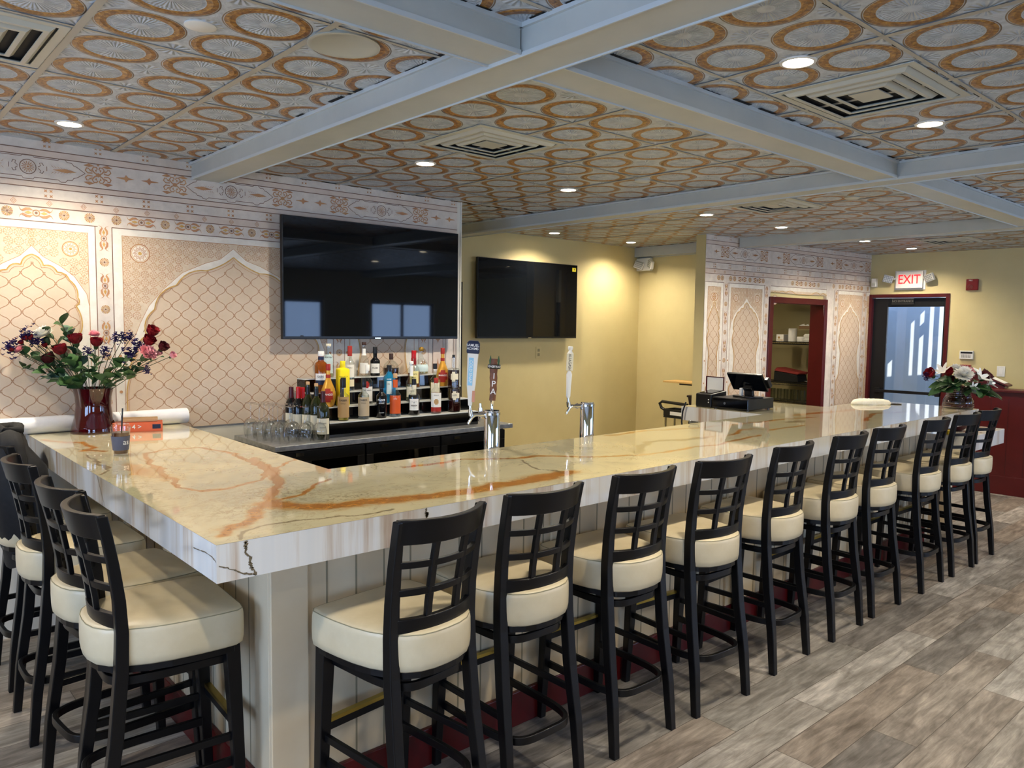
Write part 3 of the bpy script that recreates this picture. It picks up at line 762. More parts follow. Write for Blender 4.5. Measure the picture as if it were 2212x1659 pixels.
# beams: boxed steel with a small lip at the bottom and an angle at the top
def beam(name, x0, x1, y0, y1, zb=2.478):
    mb = MB(); mb.box(x0, x1, y0, y1, zb, ZC+0.01, 0)
    if (x1-x0) > (y1-y0):
        for y, s in ((y0, -1), (y1, 1)):
            mb.box(x0, x1, min(y, y+s*0.006), max(y, y+s*0.006), zb-0.006, zb+0.008, 1); mb.box(x0, x1, min(y, y+s*0.012), max(y, y+s*0.012), ZC-0.014, ZC+0.002, 1)
    else:
        for x, s in ((x0, -1), (x1, 1)):
            mb.box(min(x, x+s*0.006), max(x, x+s*0.006), y0, y1, zb-0.006, zb+0.008, 1); mb.box(min(x, x+s*0.012), max(x, x+s*0.012), y0, y1, ZC-0.014, ZC+0.002, 1)
    return struct(mb.build(name, [M['beam'], M['beam_lip']]))
beam('trim_beam_1', 0.866, 1.026, SOUTH, YW-0.001, 2.478)
beam('trim_beam_2', WEST, 0.859, -0.222, -0.072, 2.484); beam('trim_beam_3', 1.033, 3.60, -0.222, -0.072, 2.484)
beam('trim_beam_4', 3.609, 3.761, SOUTH, YY-0.001, 2.478)
beam('trim_beam_5', 3.768, 6.24, -0.222, -0.072, 2.484); beam('trim_beam_6', 6.41, 9.0, -0.222, -0.072, 2.484)
def slanted_beam(name, a, b, w, zb):
    a = Vector((*a, 0)); b = Vector((*b, 0)); L = (b-a).length
    mb = MB(); mb.T = Matrix.Translation(a) @ Matrix.Rotation(math.atan2((b-a).y, (b-a).x), 4, 'Z')
    mb.box(0, L, -w, 0, zb, ZC+0.01, 0); mb.box(0, L, -0.001, 0.006, zb-0.006, zb+0.008, 1); return struct(mb.build(name, [M['beam'], M['beam_lip']]))
slanted_beam('trim_beam_7', (6.345, 2.37), (6.61, -5.1), 0.14, 2.478)
slanted_beam('trim_beam_8', (6.395, 3.795), (6.335, 2.6), 0.10, 2.462)

# downlights
LIGHTS = [(0.135, 2.107), (1.828, 1.649), (2.998, 1.659), (4.586, 1.658), (4.629, 3.44), (5.771, 3.42), (5.685, 1.619), (7.24, 1.563), (8.282, 1.509),
          (7.16, 0.387), (1.764, -0.633), (2.916, -0.635), (-0.9, 2.1), (-0.5, -0.75), (-0.5, -2.6), (1.8, -2.6), (3.4, -2.6), (4.9, -1.0), (5.3, -2.8), (7.2, -1.6), (-2.2, 0.8), (7.4, 3.3)]
LABL = {0: 'over the flower vase end of the bar', 1: 'nearest the mural left of the first vent', 2: 'right of the vent over the back bar', 3: 'beyond the second cross beam above the bar',
        4: 'above the ochre wall left of the hall', 5: 'close to the ochre wall corner', 6: 'in front of the kitchen wall mural', 7: 'near the kitchen doorway past the far beam', 8: 'closest to the red exit sign',
        9: 'at right between the far beam and exit wall', 10: 'brightest, left of the large square vent at top right', 11: 'below the large vent at the right edge'}
OUTL = {12: 'the mural wall left of the bar', 13: 'the floor left of the camera', 14: 'the floor behind the camera, left', 15: 'the floor behind the camera, middle', 16: 'the dining floor, third from the left', 17: 'the floor right of the stools', 18: 'the dining floor near the wide window', 19: 'the floor before the exit wall', 20: 'the left wall windows', 21: 'the kitchen'}
def downlight(i, x, y):
    o = empty('recessed_light', (x, y, ZC), 0, 'round recessed ceiling light '+LABL.get(i, 'out of the picture, above '+OUTL.get(i, 'the floor')), 'ceiling light', 'recessed ceiling lights')
    t = MB(); t.lathe([(0.050, 0.0), (0.062, -0.001), (0.060, -0.006), (0.050, -0.007), (0.048, 0.0)], 24, cap=False); t.build('trim_ring', M['white_plastic'], o, True)
    d = MB(); d.lathe([(0.049, -0.0045), (0.0485, -0.0055)], 24); d.build('diffuser', M['lamp'], o)
    L = bpy.data.lights.new('downlight', 'SPOT'); L.energy = 92; L.color = (1.0, 0.88, 0.70); L.spot_size = math.radians(150); L.spot_blend = 0.85; L.shadow_soft_size = 0.045
    lo = bpy.data.objects.new('downlight', L); COL.objects.link(lo); lo.parent = o; lo.location = (0, 0, -0.012)
for i, (x, y) in enumerate(LIGHTS): downlight(i, x, y)

# air diffusers
def vent(x, y, w, d, label, rz=0.0):
    o = empty('ceiling_vent', (x, y, ZC), rz, label, 'vent', 'square ceiling vents')
    w, d = w/2, d/2
    def ring(mb, k0, k1, z0, z1):
        for a0, a1 in (((-1, -1), (1, -1)), ((1, -1), (1, 1)), ((1, 1), (-1, 1)), ((-1, 1), (-1, -1))):
            vs = []
            for (sx, sy) in (a0, a1):
                vs += [(sx*(w-k0), sy*(d-k0), z0), (sx*(w-k1), sy*(d-k1), z1), (sx*(w-k1), sy*(d-k1), z1+0.003), (sx*(w-k0), sy*(d-k0), z0+0.003)]
            mb.add(vs, [(0, 4, 5, 1), (1, 5, 6, 2), (2, 6, 7, 3), (3, 7, 4, 0)])
    fr = MB(); ring(fr, 0.0, 0.028, -0.006, -0.006); fr.build('frame', M['vent'], o)
    bk = MB(); bk.box(-w+0.01, w-0.01, -d+0.01, d-0.01, -0.002, 0.0); bk.build('backing', M['black_matte'], o)
    for i in range(3):
        c = MB(); k = 0.034+0.054*i; ring(c, k, k+0.016, -0.002, -0.016); ring(c, k+0.016, k+0.031, -0.016, -0.016); c.build('cone', M['vent'], o)
    p = MB(); k = 0.034+0.054*3+0.012; p.box(-w+k, w-k, -d+k, d-k, -0.010, -0.006); p.build('centre_plate', M['vent'], o)
M['vent'] = mat('painted_vent', rgb(186, 186, 174), 0.35)
vent(1.782, 1.025, 0.55, 0.53, 'grey square ceiling vent above the back bar, left of the second beam')
vent(2.305, -0.643, 0.55, 0.53, 'large grey square ceiling vent at top right near two lights')
vent(4.54, 1.03, 0.56, 0.52, 'grey square ceiling vent past the cross beam, right of the bar lights')
vent(-0.43, 1.02, 0.58, 0.52, 'grey ceiling vent cut off by the left edge of the photo')
vent(7.74, 0.92, 0.56, 0.50, 'grey square ceiling vent farthest away, before the exit wall')
vent(5.5, -0.62, 0.56, 0.52, 'grey ceiling vent at the right edge beyond the crossing beams')
sp = MB(); sp.lathe([(0.115, 0), (0.118, -0.008), (0.108, -0.010), (0.100, -0.006), (0.0, -0.007)], 32, cap=False)
o = sp.build('ceiling_speaker', M['vent'], None, True); o.location = (0.553, 0.300, ZC); tag(o, 'round flush grille speaker in the tiles left of the beam crossing', 'speaker')
sm = MB(); sm.lathe([(0.047, 0), (0.048, -0.004), (0.040, -0.007), (0.0, -0.008)], 24, cap=False)
o = sm.build('detector_cap', M['white_plastic'], None, True); o.location = (0.152, 0.470, ZC); tag(o, 'small flat round white cap on the tiles at upper left', 'cover')
for (x, y, lb) in ((3.07, 1.09, 'small white ceiling dome right of the bar lights'), (4.55, 0.46, 'beige smoke detector by the far vent')):
    sm = MB(); sm.lathe([(0.048, 0), (0.048, -0.010), (0.038, -0.018), (0.0, -0.022)], 24, cap=False)
    o = sm.build('smoke_detector', M['vent'], None, True); o.location = (x, y, ZC); tag(o, lb, 'smoke detector')

# ------------------------------------------------------------------ porch outside the exit door
def build_porch():
    w = MB(); w.box(10.2, 10.3, 0.9, 4.0, -0.05, 3.4); struct(w.build('wall_porch', mottled('porch_render', rgb(206, 212, 216), rgb(216, 222, 226), 3, 0.8)))
    s = MB(); y0, y1 = 1.21, 1.235
    for a, b in ((8.98, 9.26), (9.32, 9.466), (9.516, 9.549), (9.605, 9.637), (9.691, 9.722), (10.17, 10.2)): s.box(a, b, y0, y1, -0.05, 2.82)
    s.box(8.98, 10.2, y0, y1, 2.82, 3.4); s.box(9.549, 9.605, y0, y1, 2.50, 2.64); s.box(9.26, 9.32, y0, y1, 2.56, 2.82)
    struct(s.build('porch_screen', M['maroon_dark']))
    f = MB(); f.box(8.96, 10.2, 1.2, 4.0, -0.05, 0.0); struct(f.build('porch_floor', M['wall_pale']))
build_porch()

# exit door in the right wall (frame of reference: s along the wall, n into the room)
def on_exit(mb): mb.T = Matrix.Translation(E0) @ Matrix(((EU.x, EN.x, 0, 0), (EU.y, EN.y, 0, 0), (0, 0, 1, 0), (0, 0, 0, 1))); return mb
def on_kitchen(mb): mb.T = Matrix.Translation(K0) @ Matrix(((KU.x, KN.x, 0, 0), (KU.y, KN.y, 0, 0), (0, 0, 1, 0), (0, 0, 0, 1))); return mb
fr = on_exit(MB()); fr.box(0.0, 0.035, -0.12, 0.015, 0, 2.09); fr.box(0.845, 0.885, -0.12, 0.015, 0, 2.09); fr.box(0.035, 0.845, -0.12, 0.015, 2.05, 2.09)
struct(fr.build('door_1', M['maroon'], bevel=0.003), 'maroon frame of the glass exit door')
dr = empty('exit_door', (0, 0, 0), 0, 'black framed glass exit door with push bar, sunlit porch behind', 'door')
d = on_exit(MB()); d.box(0.04, 0.20, -0.085, -0.045, 0.01, 2.045); d.box(0.815, 0.842, -0.085, -0.045, 0.01, 2.045); d.box(0.20, 0.815, -0.085, -0.045, 1.94, 2.045); d.box(0.20, 0.815, -0.085, -0.045, 0.01, 0.22)
d.build('door_frame', M['black'], dr, bevel=0.003)
p = on_exit(MB()); p.box(0.20, 0.815, -0.069, -0.063, 0.22, 1.94); p.build('pane', M['pane'], dr)
b = on_exit(MB()); b.box(0.10, 0.83, -0.02, 0.01, 0.905, 0.94); b.box(0.10, 0.16, -0.045, -0.02, 0.89, 0.955); b.box(0.77, 0.83, -0.045, -0.02, 0.89, 0.955); b.build('push_bar', M['black'], dr, bevel=0.004)
c = on_exit(MB()); c.box(0.26, 0.50, -0.045, 0.0, 1.975, 2.035); c.build('door_closer', M['black'], dr, bevel=0.004)
t = on_exit(MB()); t.box(0.255, 0.505, 0.0, 0.001, 1.972, 1.975); t.box(0.255, 0.505, 0.0, 0.001, 2.034, 2.037)
put_text(t, 'NO ENTRANCE', 0.034, lambda u, v: (0.38+u, 0.0015, 2.005+v)); t.build('notice', M['text_grey'], dr)

# kitchen doorway
fr = on_kitchen(MB())
fr.box(1.06, 1.132, -0.135, 0.014, 0, 2.0); fr.box(2.115, 2.175, -0.17, 0.014, 0, 2.0); fr.box(1.132, 2.115, -0.135, 0.014, 1.935, 2.0)
struct(fr.build('door_2', M['maroon'], bevel=0.003), 'maroon frame of the open kitchen doorway')
# kitchen interior
M['kitchen_wall'] = mat('kitchen_ochre_paint', rgb(150, 138, 98), 0.7)
vwall('wall_kitchen_back', (5.9, 4.45), (9.6, 4.45), 0, ZC, m='kitchen_wall'); vwall('wall_kitchen_right', (9.10, 4.45), (9.10, 2.35), 0, ZC, th=0.05, m='kitchen_wall')
vwall('wall_kitchen_left', (6.58, 2.56), (6.58, 4.45), 0, ZC, th=0.05, m='kitchen_wall')
kl = bpy.data.lights.new('kitchen_lamp', 'AREA'); kl.energy = 5; kl.size = 0.6; kl.color = (1, 0.88, 0.62); klo = bpy.data.objects.new('kitchen_lamp', kl); COL.objects.link(klo); klo.location = (7.6, 3.6, 2.5)
kf = empty('strip_light', (8.75, 3.10, 2.04), 0, 'white strip light fitting high inside the kitchen doorway', 'light fitting')
k = MB(); k.box(-0.03, 0.03, -0.28, 0.3, 0, 0.03); k.build('tube_body', M['white_plastic'], kf); k = MB(); k.box(-0.045, 0.045, 0.22, 0.30, 0.005, 0.075); k.box(-0.01, 0.01, 0.25, 0.27, 0.07, 0.53); k.build('bracket', M['white_plastic'], kf)
su = empty('wire_shelf', (8.95, 3.2, 0), 0, 'black wire shelving on the kitchen wall seen through the doorway', 'shelf')
def wire_shelf(x0, x1, y0, y1, z):
    m = MB()
    for y in np.arange(y0, y1, 0.03): m.cyl((x0, y, z), (x1, y, z), 0.0018, 5)
    for x in (x0, x1): m.cyl((x, y0, z+0.004), (x, y1, z+0.004), 0.005, 6); m.cyl((x, y0, z-0.028), (x, y1, z-0.028), 0.004, 6)
    for y in np.arange(y0, y1-0.03, 0.06): m.cyl((x0, y, z+0.004), (x0, y+0.03, z-0.028), 0.002, 5); m.cyl((x0, y+0.03, z-0.028), (x0, y+0.06, z+0.004), 0.002, 5)
    return m
for z in (1.487, 0.955, 0.705): wire_shelf(-0.35, 0.0, -0.62, 0.55, z).build('shelf', M['black'], su)
for y in (-0.6, 0.53):
    for x in (-0.35, 0.0):
        m = MB(); m.cyl((x, y, 0.0), (x, y, 1.52), 0.011, 8); m.build('upright', M['black'], su)
m = MB(); m.box(-0.335, 0.0, -0.59, 0.16, 1.655, 1.660); m.box(-0.335, -0.33, -0.59, 0.16, 1.640, 1.662); m.box(-0.33, 0.0, -0.59, -0.586, 1.494, 1.655); m.box(-0.33, 0.0, 0.155, 0.159, 1.494, 1.655); m.build('glass_riser', M['wine_glass'], su)
def kthing(name, mb, m, label, cat, **k): o = mb.build(name, m, None, **k); return tag(o, label, cat)
XS = 8.66
def kbox(name, y0, y1, z0, z1, m, label, cat, dx=0.2, bev=0.004):
    mb = MB(); mb.box(XS, XS+dx, y0, y1, z0, z1); return kthing(name, mb, m, label, cat, bevel=bev)
kb = kbox('carton', 3.205, 3.31, 1.4945, 1.585, M['white'], 'small white carton with a round emblem on the upper kitchen shelf', 'box')
e = MB(); e.T = Matrix.Translation((XS-0.001, 3.27, 1.543)) @ Matrix.Rotation(-PI/2, 4, 'Y'); e.lathe([(0.016, 0), (0.016, 0.001)], 16); e.T = Matrix.Identity(4); e.box(XS-0.0015, XS, 3.215, 3.29, 1.505, 1.516); e.build('emblem', M['m_gold'], kb)
mb = MB(); mb.lathe([(0.050, 0), (0.054, 0.02), (0.054, 0.165), (0.050, 0.17), (0.0, 0.17)], 24, c=(8.70, 3.10, 1.4945)); kthing('paper_roll', mb, M['white'], 'tall white paper roll on the upper kitchen shelf', 'roll', smooth=True)
mb = MB(); mb.lathe([(0.05, 0), (0.054, 0.01), (0.054, 0.06), (0.05, 0.065), (0.0, 0.065)], 24, c=(8.70, 2.98, 1.4945)); kthing('plastic_tub', mb, M['white_plastic'], 'short white tub beside the foam boxes on the kitchen shelf', 'tub', smooth=True)
for i, (z, l) in enumerate(((1.4945, 'white foam takeout box under another on the kitchen shelf'), (1.5475, 'white foam takeout box on top of its twin on the kitchen shelf'))):
    mb = MB(); mb.hexa([(XS, 2.72, z), (XS+0.2, 2.72, z), (XS+0.2, 2.92, z), (XS, 2.92, z)], [(XS-0.005, 2.71, z+0.026), (XS+0.205, 2.71, z+0.026), (XS+0.205, 2.93, z+0.026), (XS-0.005, 2.93, z+0.026)])
    mb.hexa([(XS-0.005, 2.71, z+0.027), (XS+0.205, 2.71, z+0.027), (XS+0.205, 2.93, z+0.027), (XS-0.005, 2.93, z+0.027)], [(XS+0.01, 2.725, z+0.05), (XS+0.19, 2.725, z+0.05), (XS+0.19, 2.915, z+0.05), (XS+0.01, 2.915, z+0.05)])
    kthing('takeout_box', mb, M['white'], l, 'box', bevel=0.003)
mb = MB(); mb.box(XS, XS+0.2, 2.80, 3.00, 1.6605, 1.70); wb = kthing('wrapped_package', mb, mat('brown_package', rgb(120, 92, 58), 0.6), 'brown package with crinkled clear wrap on the glass riser', 'package')
cr = MB(); rnd = random.Random(5)
for i in range(14):
    y = 2.81+0.18*rnd.random(); x = XS+0.15*rnd.random(); z = 1.70
    cr.add([(x, y, z), (x+0.03, y+0.02, z+0.012+0.02*rnd.random()), (x, y+0.05, z+0.004), (x+0.04, y+0.04, z+0.001)], [(0, 1, 2), (1, 3, 2), (0, 3, 1)])
cr.build('clear_wrap', M['white_plastic'], wb)
kbox('carton', 2.64, 2.79, 1.6605, 1.80, mat('dark_carton', rgb(62, 30, 26), 0.6), 'dark brown box at the right end of the glass riser', 'box')
# insulated bag, plate and tumblers
bgm = empty('insulated_bag', (XS+0.02, 3.12, 0.962), 0, 'black insulated bag with a red top on the middle kitchen shelf', 'bag')
mb = MB(); mb.hexa([(0, -0.13, 0), (0.26, -0.13, 0), (0.26, 0.22, 0), (0, 0.22, 0)], [(0.01, -0.11, 0.10), (0.25, -0.11, 0.10), (0.25, 0.22, 0.14), (0.01, 0.22, 0.14)]); mb.build('bag_body', M['black_matte'], bgm, bevel=0.012)
mb = MB(); mb.hexa([(0.0, -0.12, 0.101), (0.26, -0.12, 0.101), (0.26, 0.22, 0.141), (0.0, 0.22, 0.141)], [(0.03, -0.15, 0.13), (0.25, -0.15, 0.13), (0.25, 0.2, 0.185), (0.03, 0.2, 0.185)]); mb.build('bag_top', mat('dull_red_fabric', rgb(120, 30, 20), 0.8), bgm, bevel=0.012)
mb = MB(); mb.lathe([(0.05, 0), (0.10, 0.012), (0.115, 0.02), (0.10, 0.016), (0.0, 0.010)], 28, c=(XS+0.13, 2.83, 0.962)); kthing('plate', mb, M['white_plastic'], 'white plate beside the insulated bag on the kitchen shelf', 'plate', smooth=True)
mb = MB(); mb.lathe([(0.09, 0), (0.12, 0.03), (0.125, 0.06), (0.115, 0.058), (0.0, 0.02)], 28, c=(XS+0.13, 2.84, 0.712-0.15)); 
wb = empty('wooden_bowl', (XS+0.14, 2.85, 0.63), 0, 'brown wooden board at the bottom of the kitchen doorway view', 'board'); m2 = MB(); m2.lathe([(0.11, 0), (0.118, 0.008), (0.118, 0.03), (0.11, 0.036)], 28); m2.build('board_disc', mat('oiled_wood', rgb(130, 88, 46), 0.5), wb, True)
m2 = MB(); m2.box(-0.1, 0.1, -0.2, 0.2, -0.04, -0.0005); m2.box(-0.10, -0.06, -0.2, -0.16, -0.63, -0.04); m2.box(-0.10, -0.06, 0.16, 0.2, -0.63, -0.04); m2.box(0.06, 0.1, -0.2, -0.16, -0.63, -0.04); m2.box(0.06, 0.1, 0.16, 0.2, -0.63, -0.04)
o = m2.build('low_rack', M['black']); o.location = (XS+0.14, 2.85, 0.63); tag(o, 'dark low rack under the wooden board in the kitchen', 'rack')
def tumbler(loc, h=0.15, r=0.034):
    m = MB(); m.lathe([(0.0, 0.0), (r*0.78, 0.0), (r, h), (r*0.96, h), (r*0.75, 0.008), (0.0, 0.008)], 16, cap=False); o = m.build('tumbler', M['frosted'], None, True); o.location = loc; return o
M['frosted'] = thin_glass('kitchen_tumbler_glass', (0.86, 0.88, 0.85, 1), 0.5)
t0 = None
for i in range(7):
    for j in range(2):
        loc = (XS+0.04+0.09*j, 3.40-0.095*i, 0.7115)
        if t0 is None: o = t0 = tumbler(loc)
        else: o = t0.copy(); COL.objects.link(o); o.location = loc
        tag(o, 'clear tumbler on the lowest kitchen shelf, %s row, %s from the left' % (('front', 'back')[j], ('first', 'second', 'third', 'fourth', 'fifth', 'sixth', 'seventh')[i]), 'glass', 'tumblers on the kitchen shelf')
# louvred panel leaning behind the shelf
mb = MB()
for i in range(11): mb.box(9.04, 9.055, 3.02-0.035*i, 3.045-0.035*i, 1.10, 1.46)
mb.box(9.055, 9.062, 2.62, 3.06, 1.0, 1.47); kthing('slatted_panel', mb, mat('beige_slats', rgb(170, 158, 118), 0.6), 'beige vertical slatted panel behind the kitchen shelves', 'panel')

# ------------------------------------------------------------------ wall devices at right
def wdev(name, label, cat): return empty(name, (0, 0, 0), 0, label, cat)
x = wdev('exit_sign', 'lit red EXIT sign with two square lamp heads above the door', 'exit sign')
m = on_exit(MB()); m.box(0.305, 0.60, 0.0, 0.055, 2.155, 2.355); m.build('housing', M['white_plastic'], x, bevel=0.006)
m = on_exit(MB()); put_text(m, 'EXIT', 0.150, lambda u, v: (0.4525+u, 0.0565, 2.255+v), sx=0.80); m.build('letters', M['exit_red'], x)
m = on_exit(MB()); m.box(0.285, 0.62, 0.0, 0.012, 2.14, 2.365); m.build('back_plate', M['white_plastic'], x)
for s_, a in ((0.225, 0.25), (0.675, -0.35)):
    m = on_exit(MB()); m.cyl((0.305 if s_ < 0.4 else 0.60, 0.03, 2.27), (s_, 0.05, 2.27), 0.014, 8); hd = m.build('lamp_arm', M['white_plastic'], x)
    m = on_exit(MB()); m.T = m.T @ Matrix.Translation((s_, 0.07, 2.27)) @ Matrix.Rotation(a, 4, 'Y') @ Matrix.Rotation(-a, 4, 'Z'); m.box(-0.055, 0.055, -0.02, 0.02, -0.045, 0.045); h = m.build('lamp_head', mat('grey_lamp_head', rgb(190, 190, 184), 0.35), x, bevel=0.008)
    g = on_exit(MB()); g.T = g.T @ Matrix.Translation((s_, 0.07, 2.27)) @ Matrix.Rotation(a, 4, 'Y') @ Matrix.Rotation(-a, 4, 'Z')
    for i in range(5):
        for j in range(4): g.box(-0.045+0.019*i, -0.045+0.019*i+0.013, 0.02, 0.022, -0.037+0.019*j, -0.037+0.019*j+0.013)
    g.build('lens', mat('lamp_lens', rgb(120, 122, 128), 0.2), h)
x = wdev('alarm_strobe', 'square red fire alarm strobe on the ochre wall right of the exit sign', 'fire alarm')
m = on_exit(MB()); m.box(1.045, 1.165, 0, 0.035, 2.12, 2.245); m.build('housing', M['alarm'] if 'alarm' in M else M.setdefault('alarm', mat('alarm_red', rgb(128, 18, 18), 0.4)), x, bevel=0.006)
m = on_exit(MB()); m.T = m.T @ Matrix.Translation((1.09, 0.03, 2.155)) @ Matrix.Rotation(-PI/2, 4, 'X'); m.lathe([(0.032, 0), (0.030, 0.016), (0.0, 0.024)], 16); m.build('strobe_lens', M['frosted'], x, True)
m = on_exit(MB()); put_text(m, 'FIRE', 0.02, lambda u, v: (1.09+u, 0.0356, 2.228+v)); m.build('lettering', M['text_white'], x)
x = wdev('alarm_keypad', 'white alarm keypad with a dark display on the ochre wall', 'keypad')
m = on_exit(MB()); m.box(1.018, 1.155, 0, 0.03, 1.345, 1.44); m.build('housing', M['white_plastic'], x, bevel=0.004)
m = on_exit(MB()); m.box(1.03, 1.148, 0.03, 0.032, 1.407, 1.428); m.build('display', M['black'], x)
m = on_exit(MB())
for i in range(6):
    for j in range(3): m.box(1.04+0.016*i, 1.05+0.016*i, 0.03, 0.033, 1.362+0.013*j, 1.370+0.013*j)
m.build('keys', M['text_grey'], x)
x = wdev('fire_pull_station', 'red FIRE pull station low on the wall behind the flowers', 'fire alarm')
m = on_exit(MB()); m.box(1.035, 1.14, 0, 0.045, 1.16, 1.28); m.build('housing', M['alarm'], x, bevel=0.004)
m = on_exit(MB()); put_text(m, 'FIRE', 0.036, lambda u, v: (1.0875+u, 0.0456, 1.258+v)); m.build('lettering', M['text_white'], x)
m = on_exit(MB()); m.box(1.05, 1.125, 0.045, 0.055, 1.175, 1.235); put_text(m, 'PULL', 0.02, lambda u, v: (1.0875+u, 0.0556, 1.20+v)); m.build('pull_handle', M['black'], x)
x = wdev('light_switch', 'plain white switch plate on the ochre wall above the maroon partition', 'switch')
m = on_exit(MB()); m.box(1.39, 1.468, 0, 0.006, 1.165, 1.28); m.build('plate', M['white_plastic'], x, bevel=0.002); m = on_exit(MB()); m.box(1.412, 1.446, 0.006, 0.011, 1.19, 1.255); m.build('rocker', M['white'], x)
x = wdev('motion_sensor', 'white motion sensor in the corner beside the exit door head', 'sensor')
m = on_exit(MB()); m.T = m.T @ Matrix.Translation((0.055, 0.03, 2.23)) ; m.hexa([(-0.032, -0.03, -0.055), (0.032, -0.03, -0.055), (0.028, 0.02, -0.05), (-0.028, 0.02, -0.05)], [(-0.032, -0.03, 0.055), (0.032, -0.03, 0.055), (0.026, 0.03, 0.05), (-0.026, 0.03, 0.05)]); m.build('housing', M['white_plastic'], x, bevel=0.006)
m = on_exit(MB()); m.T = m.T @ Matrix.Translation((0.055, 0.057, 2.215)); m.box(-0.018, 0.018, -0.004, 0.003, -0.018, 0.014); m.build('window', M['frosted'], x)
# twin spot emergency light on the alcove wall
x = empty('emergency_light', (6.385, 3.73, 2.38), 0, 'white twin-headed emergency light high in the ochre wall corner', 'emergency light')
m = MB(); m.box(-0.05, 0.0, -0.13, 0.07, -0.075, 0.07); m.build('housing', M['white_plastic'], x, bevel=0.006)
for y, a in ((0.0, 0.5), (-0.17, -0.5)):
    m = MB(); m.T = Matrix.Translation((-0.09, y, -0.01)) @ Matrix.Rotation(a, 4, 'Z') @ Matrix.Rotation(0.35, 4, 'X'); m.box(-0.02, 0.02, -0.055, 0.055, -0.045, 0.045); h = m.build('lamp_head', M['white_plastic'], x, bevel=0.01)
    g = MB(); g.T = Matrix.Translation((-0.09, y, -0.01)) @ Matrix.Rotation(a, 4, 'Z') @ Matrix.Rotation(0.35, 4, 'X')
    for i in range(4): g.box(-0.022, -0.02, -0.045, 0.045, -0.034+0.02*i, -0.022+0.02*i)
    g.build('lens', M['frosted'], h)
# outlet on the ochre wall
x = empty('wall_outlet', (4.78, YY, 0), 0, 'ochre painted outlet plate below the smaller television', 'outlet')
m = MB(); m.box(-0.036, 0.036, -0.006, 0, 1.32, 1.44); m.build('plate', M['wall_yellow'], x, bevel=0.002)
M['outlet'] = mat('outlet_face', rgb(150, 140, 104), 0.5)
for z_ in (1.342, 1.388):
    m = MB(); m.box(-0.014, 0.014, -0.009, -0.006, z_, z_+0.03); m.build('socket', M['outlet'], x)

# ------------------------------------------------------------------ televisions
def television(label, x0, x1, z0, z1, y, wall_y, refl=0.06):
    o = empty('television', ((x0+x1)/2, y, z0), 0, label, 'television', None); w = (x1-x0)/2; h = z1-z0
    m = MB(); m.box(-w, w, 0, 0.03, 0, h); m.build('casing', M['black'], o, bevel=0.003)
    m = MB(); m.box(-w+0.008, w-0.008, -0.002, 0.0, 0.018, h-0.006); m.build('screen', M['screen'], o)
    m = MB(); m.box(-0.022, 0.022, -0.003, 0.0, 0.003, 0.010); m.build('maker_badge', M['steel'], o)
    m = MB(); m.box(-0.25, 0.25, 0.03, wall_y-y-0.001, h*0.3, h*0.7); m.build('wall_mount', M['black'], o)
    return o
M['screen'] = mat('dark_glossy_screen', (0.003, 0.004, 0.006, 1), 0.03, spec=0.38)
television('large black television mounted on the mural wall', 1.372, 2.742, 1.553, 2.322, 2.525, YW-0.01)
tv2 = television('smaller black television with a yellow corner sticker on the ochre wall', 3.895, 5.262, 1.528, 2.303, 3.72, YY)
m = MB(); m.box(0.60, 0.655, -0.0045, -0.0025, 0.705, 0.745); put_text(m, '4', 0.03, lambda u, v: (0.628+u, -0.0046, 0.725+v), 1); s_ = m.build('sticker', [mat('yellow_sticker', rgb(240, 225, 40), 0.5), M['text_dark']], tv2); s_['label'] = 'small yellow corner sticker'

# ------------------------------------------------------------------ bar counter
PT = 0.283
VEINS = dict(
 ring=[(0.30, 1.60), (0.42, 1.69), (0.552, 1.602), (0.593, 1.361), (0.568, 1.063), (0.508, 0.832), (0.439, 0.738), (0.322, 0.683), (0.219, 0.685), (0.179, 0.785), (0.203, 0.922), (0.202, 1.104), (0.23, 1.361), (0.30, 1.60)],
 right=[(0.62, 1.20), (0.59, 1.086), (0.557, 0.878), (0.494, 0.696), (0.413, 0.534), (0.321, 0.431), (0.253, 0.311), (0.209, 0.218), (0.152, 0.159), (0.108, 0.148), (0.074, 0.117), (0.043, 0.069)],
 r2=[(0.661, 0.599), (0.616, 0.569), (0.509, 0.487), (0.449, 0.42), (0.359, 0.402), (0.316, 0.383)], r3=[(0.508, 0.832), (0.56, 0.92), (0.64, 0.98), (0.762, 1.097)],
 band=[(0.30, 0.36), (0.371, 0.262), (0.433, 0.235), (0.522, 0.204), (0.618, 0.180), (0.694, 0.150), (0.816, 0.115), (0.926, 0.112), (1.092, 0.124), (1.283, 0.129), (1.482, 0.142)],
 up=[(1.023, 0.622), (1.312, 0.636), (1.468, 0.547), (1.613, 0.497), (1.746, 0.428), (1.777, 0.374), (1.86, 0.30), (2.059, 0.239), (2.261, 0.219), (2.457, 0.213), (2.619, 0.196), (3.113, 0.251)],
 third=[(2.406, 0.747), (2.741, 0.754), (2.987, 0.673), (3.285, 0.611), (3.65, 0.569), (3.965, 0.553), (4.2, 0.5)],
 far=[(2.738, 0.417), (2.957, 0.343), (3.221, 0.429), (3.339, 0.418), (3.376, 0.316), (3.536, 0.326), (3.765, 0.32)], op=[(4.195, 0.645), (4.56, 0.595), (4.955, 0.542), (5.4, 0.5)],
 net=[(0.036, 2.308), (0.089, 2.175), (0.158, 2.124), (0.147, 1.905), (0.077, 1.843), (0.173, 1.771)], fara=[(4.3, 0.2), (4.8, 0.35), (5.3, 0.22)])
VW = dict(ring=0.007, right=0.013, r2=0.006, r3=0.004, band=0.030, up=0.008, third=0.010, far=0.008, op=0.020, net=0.010, fara=0.01)
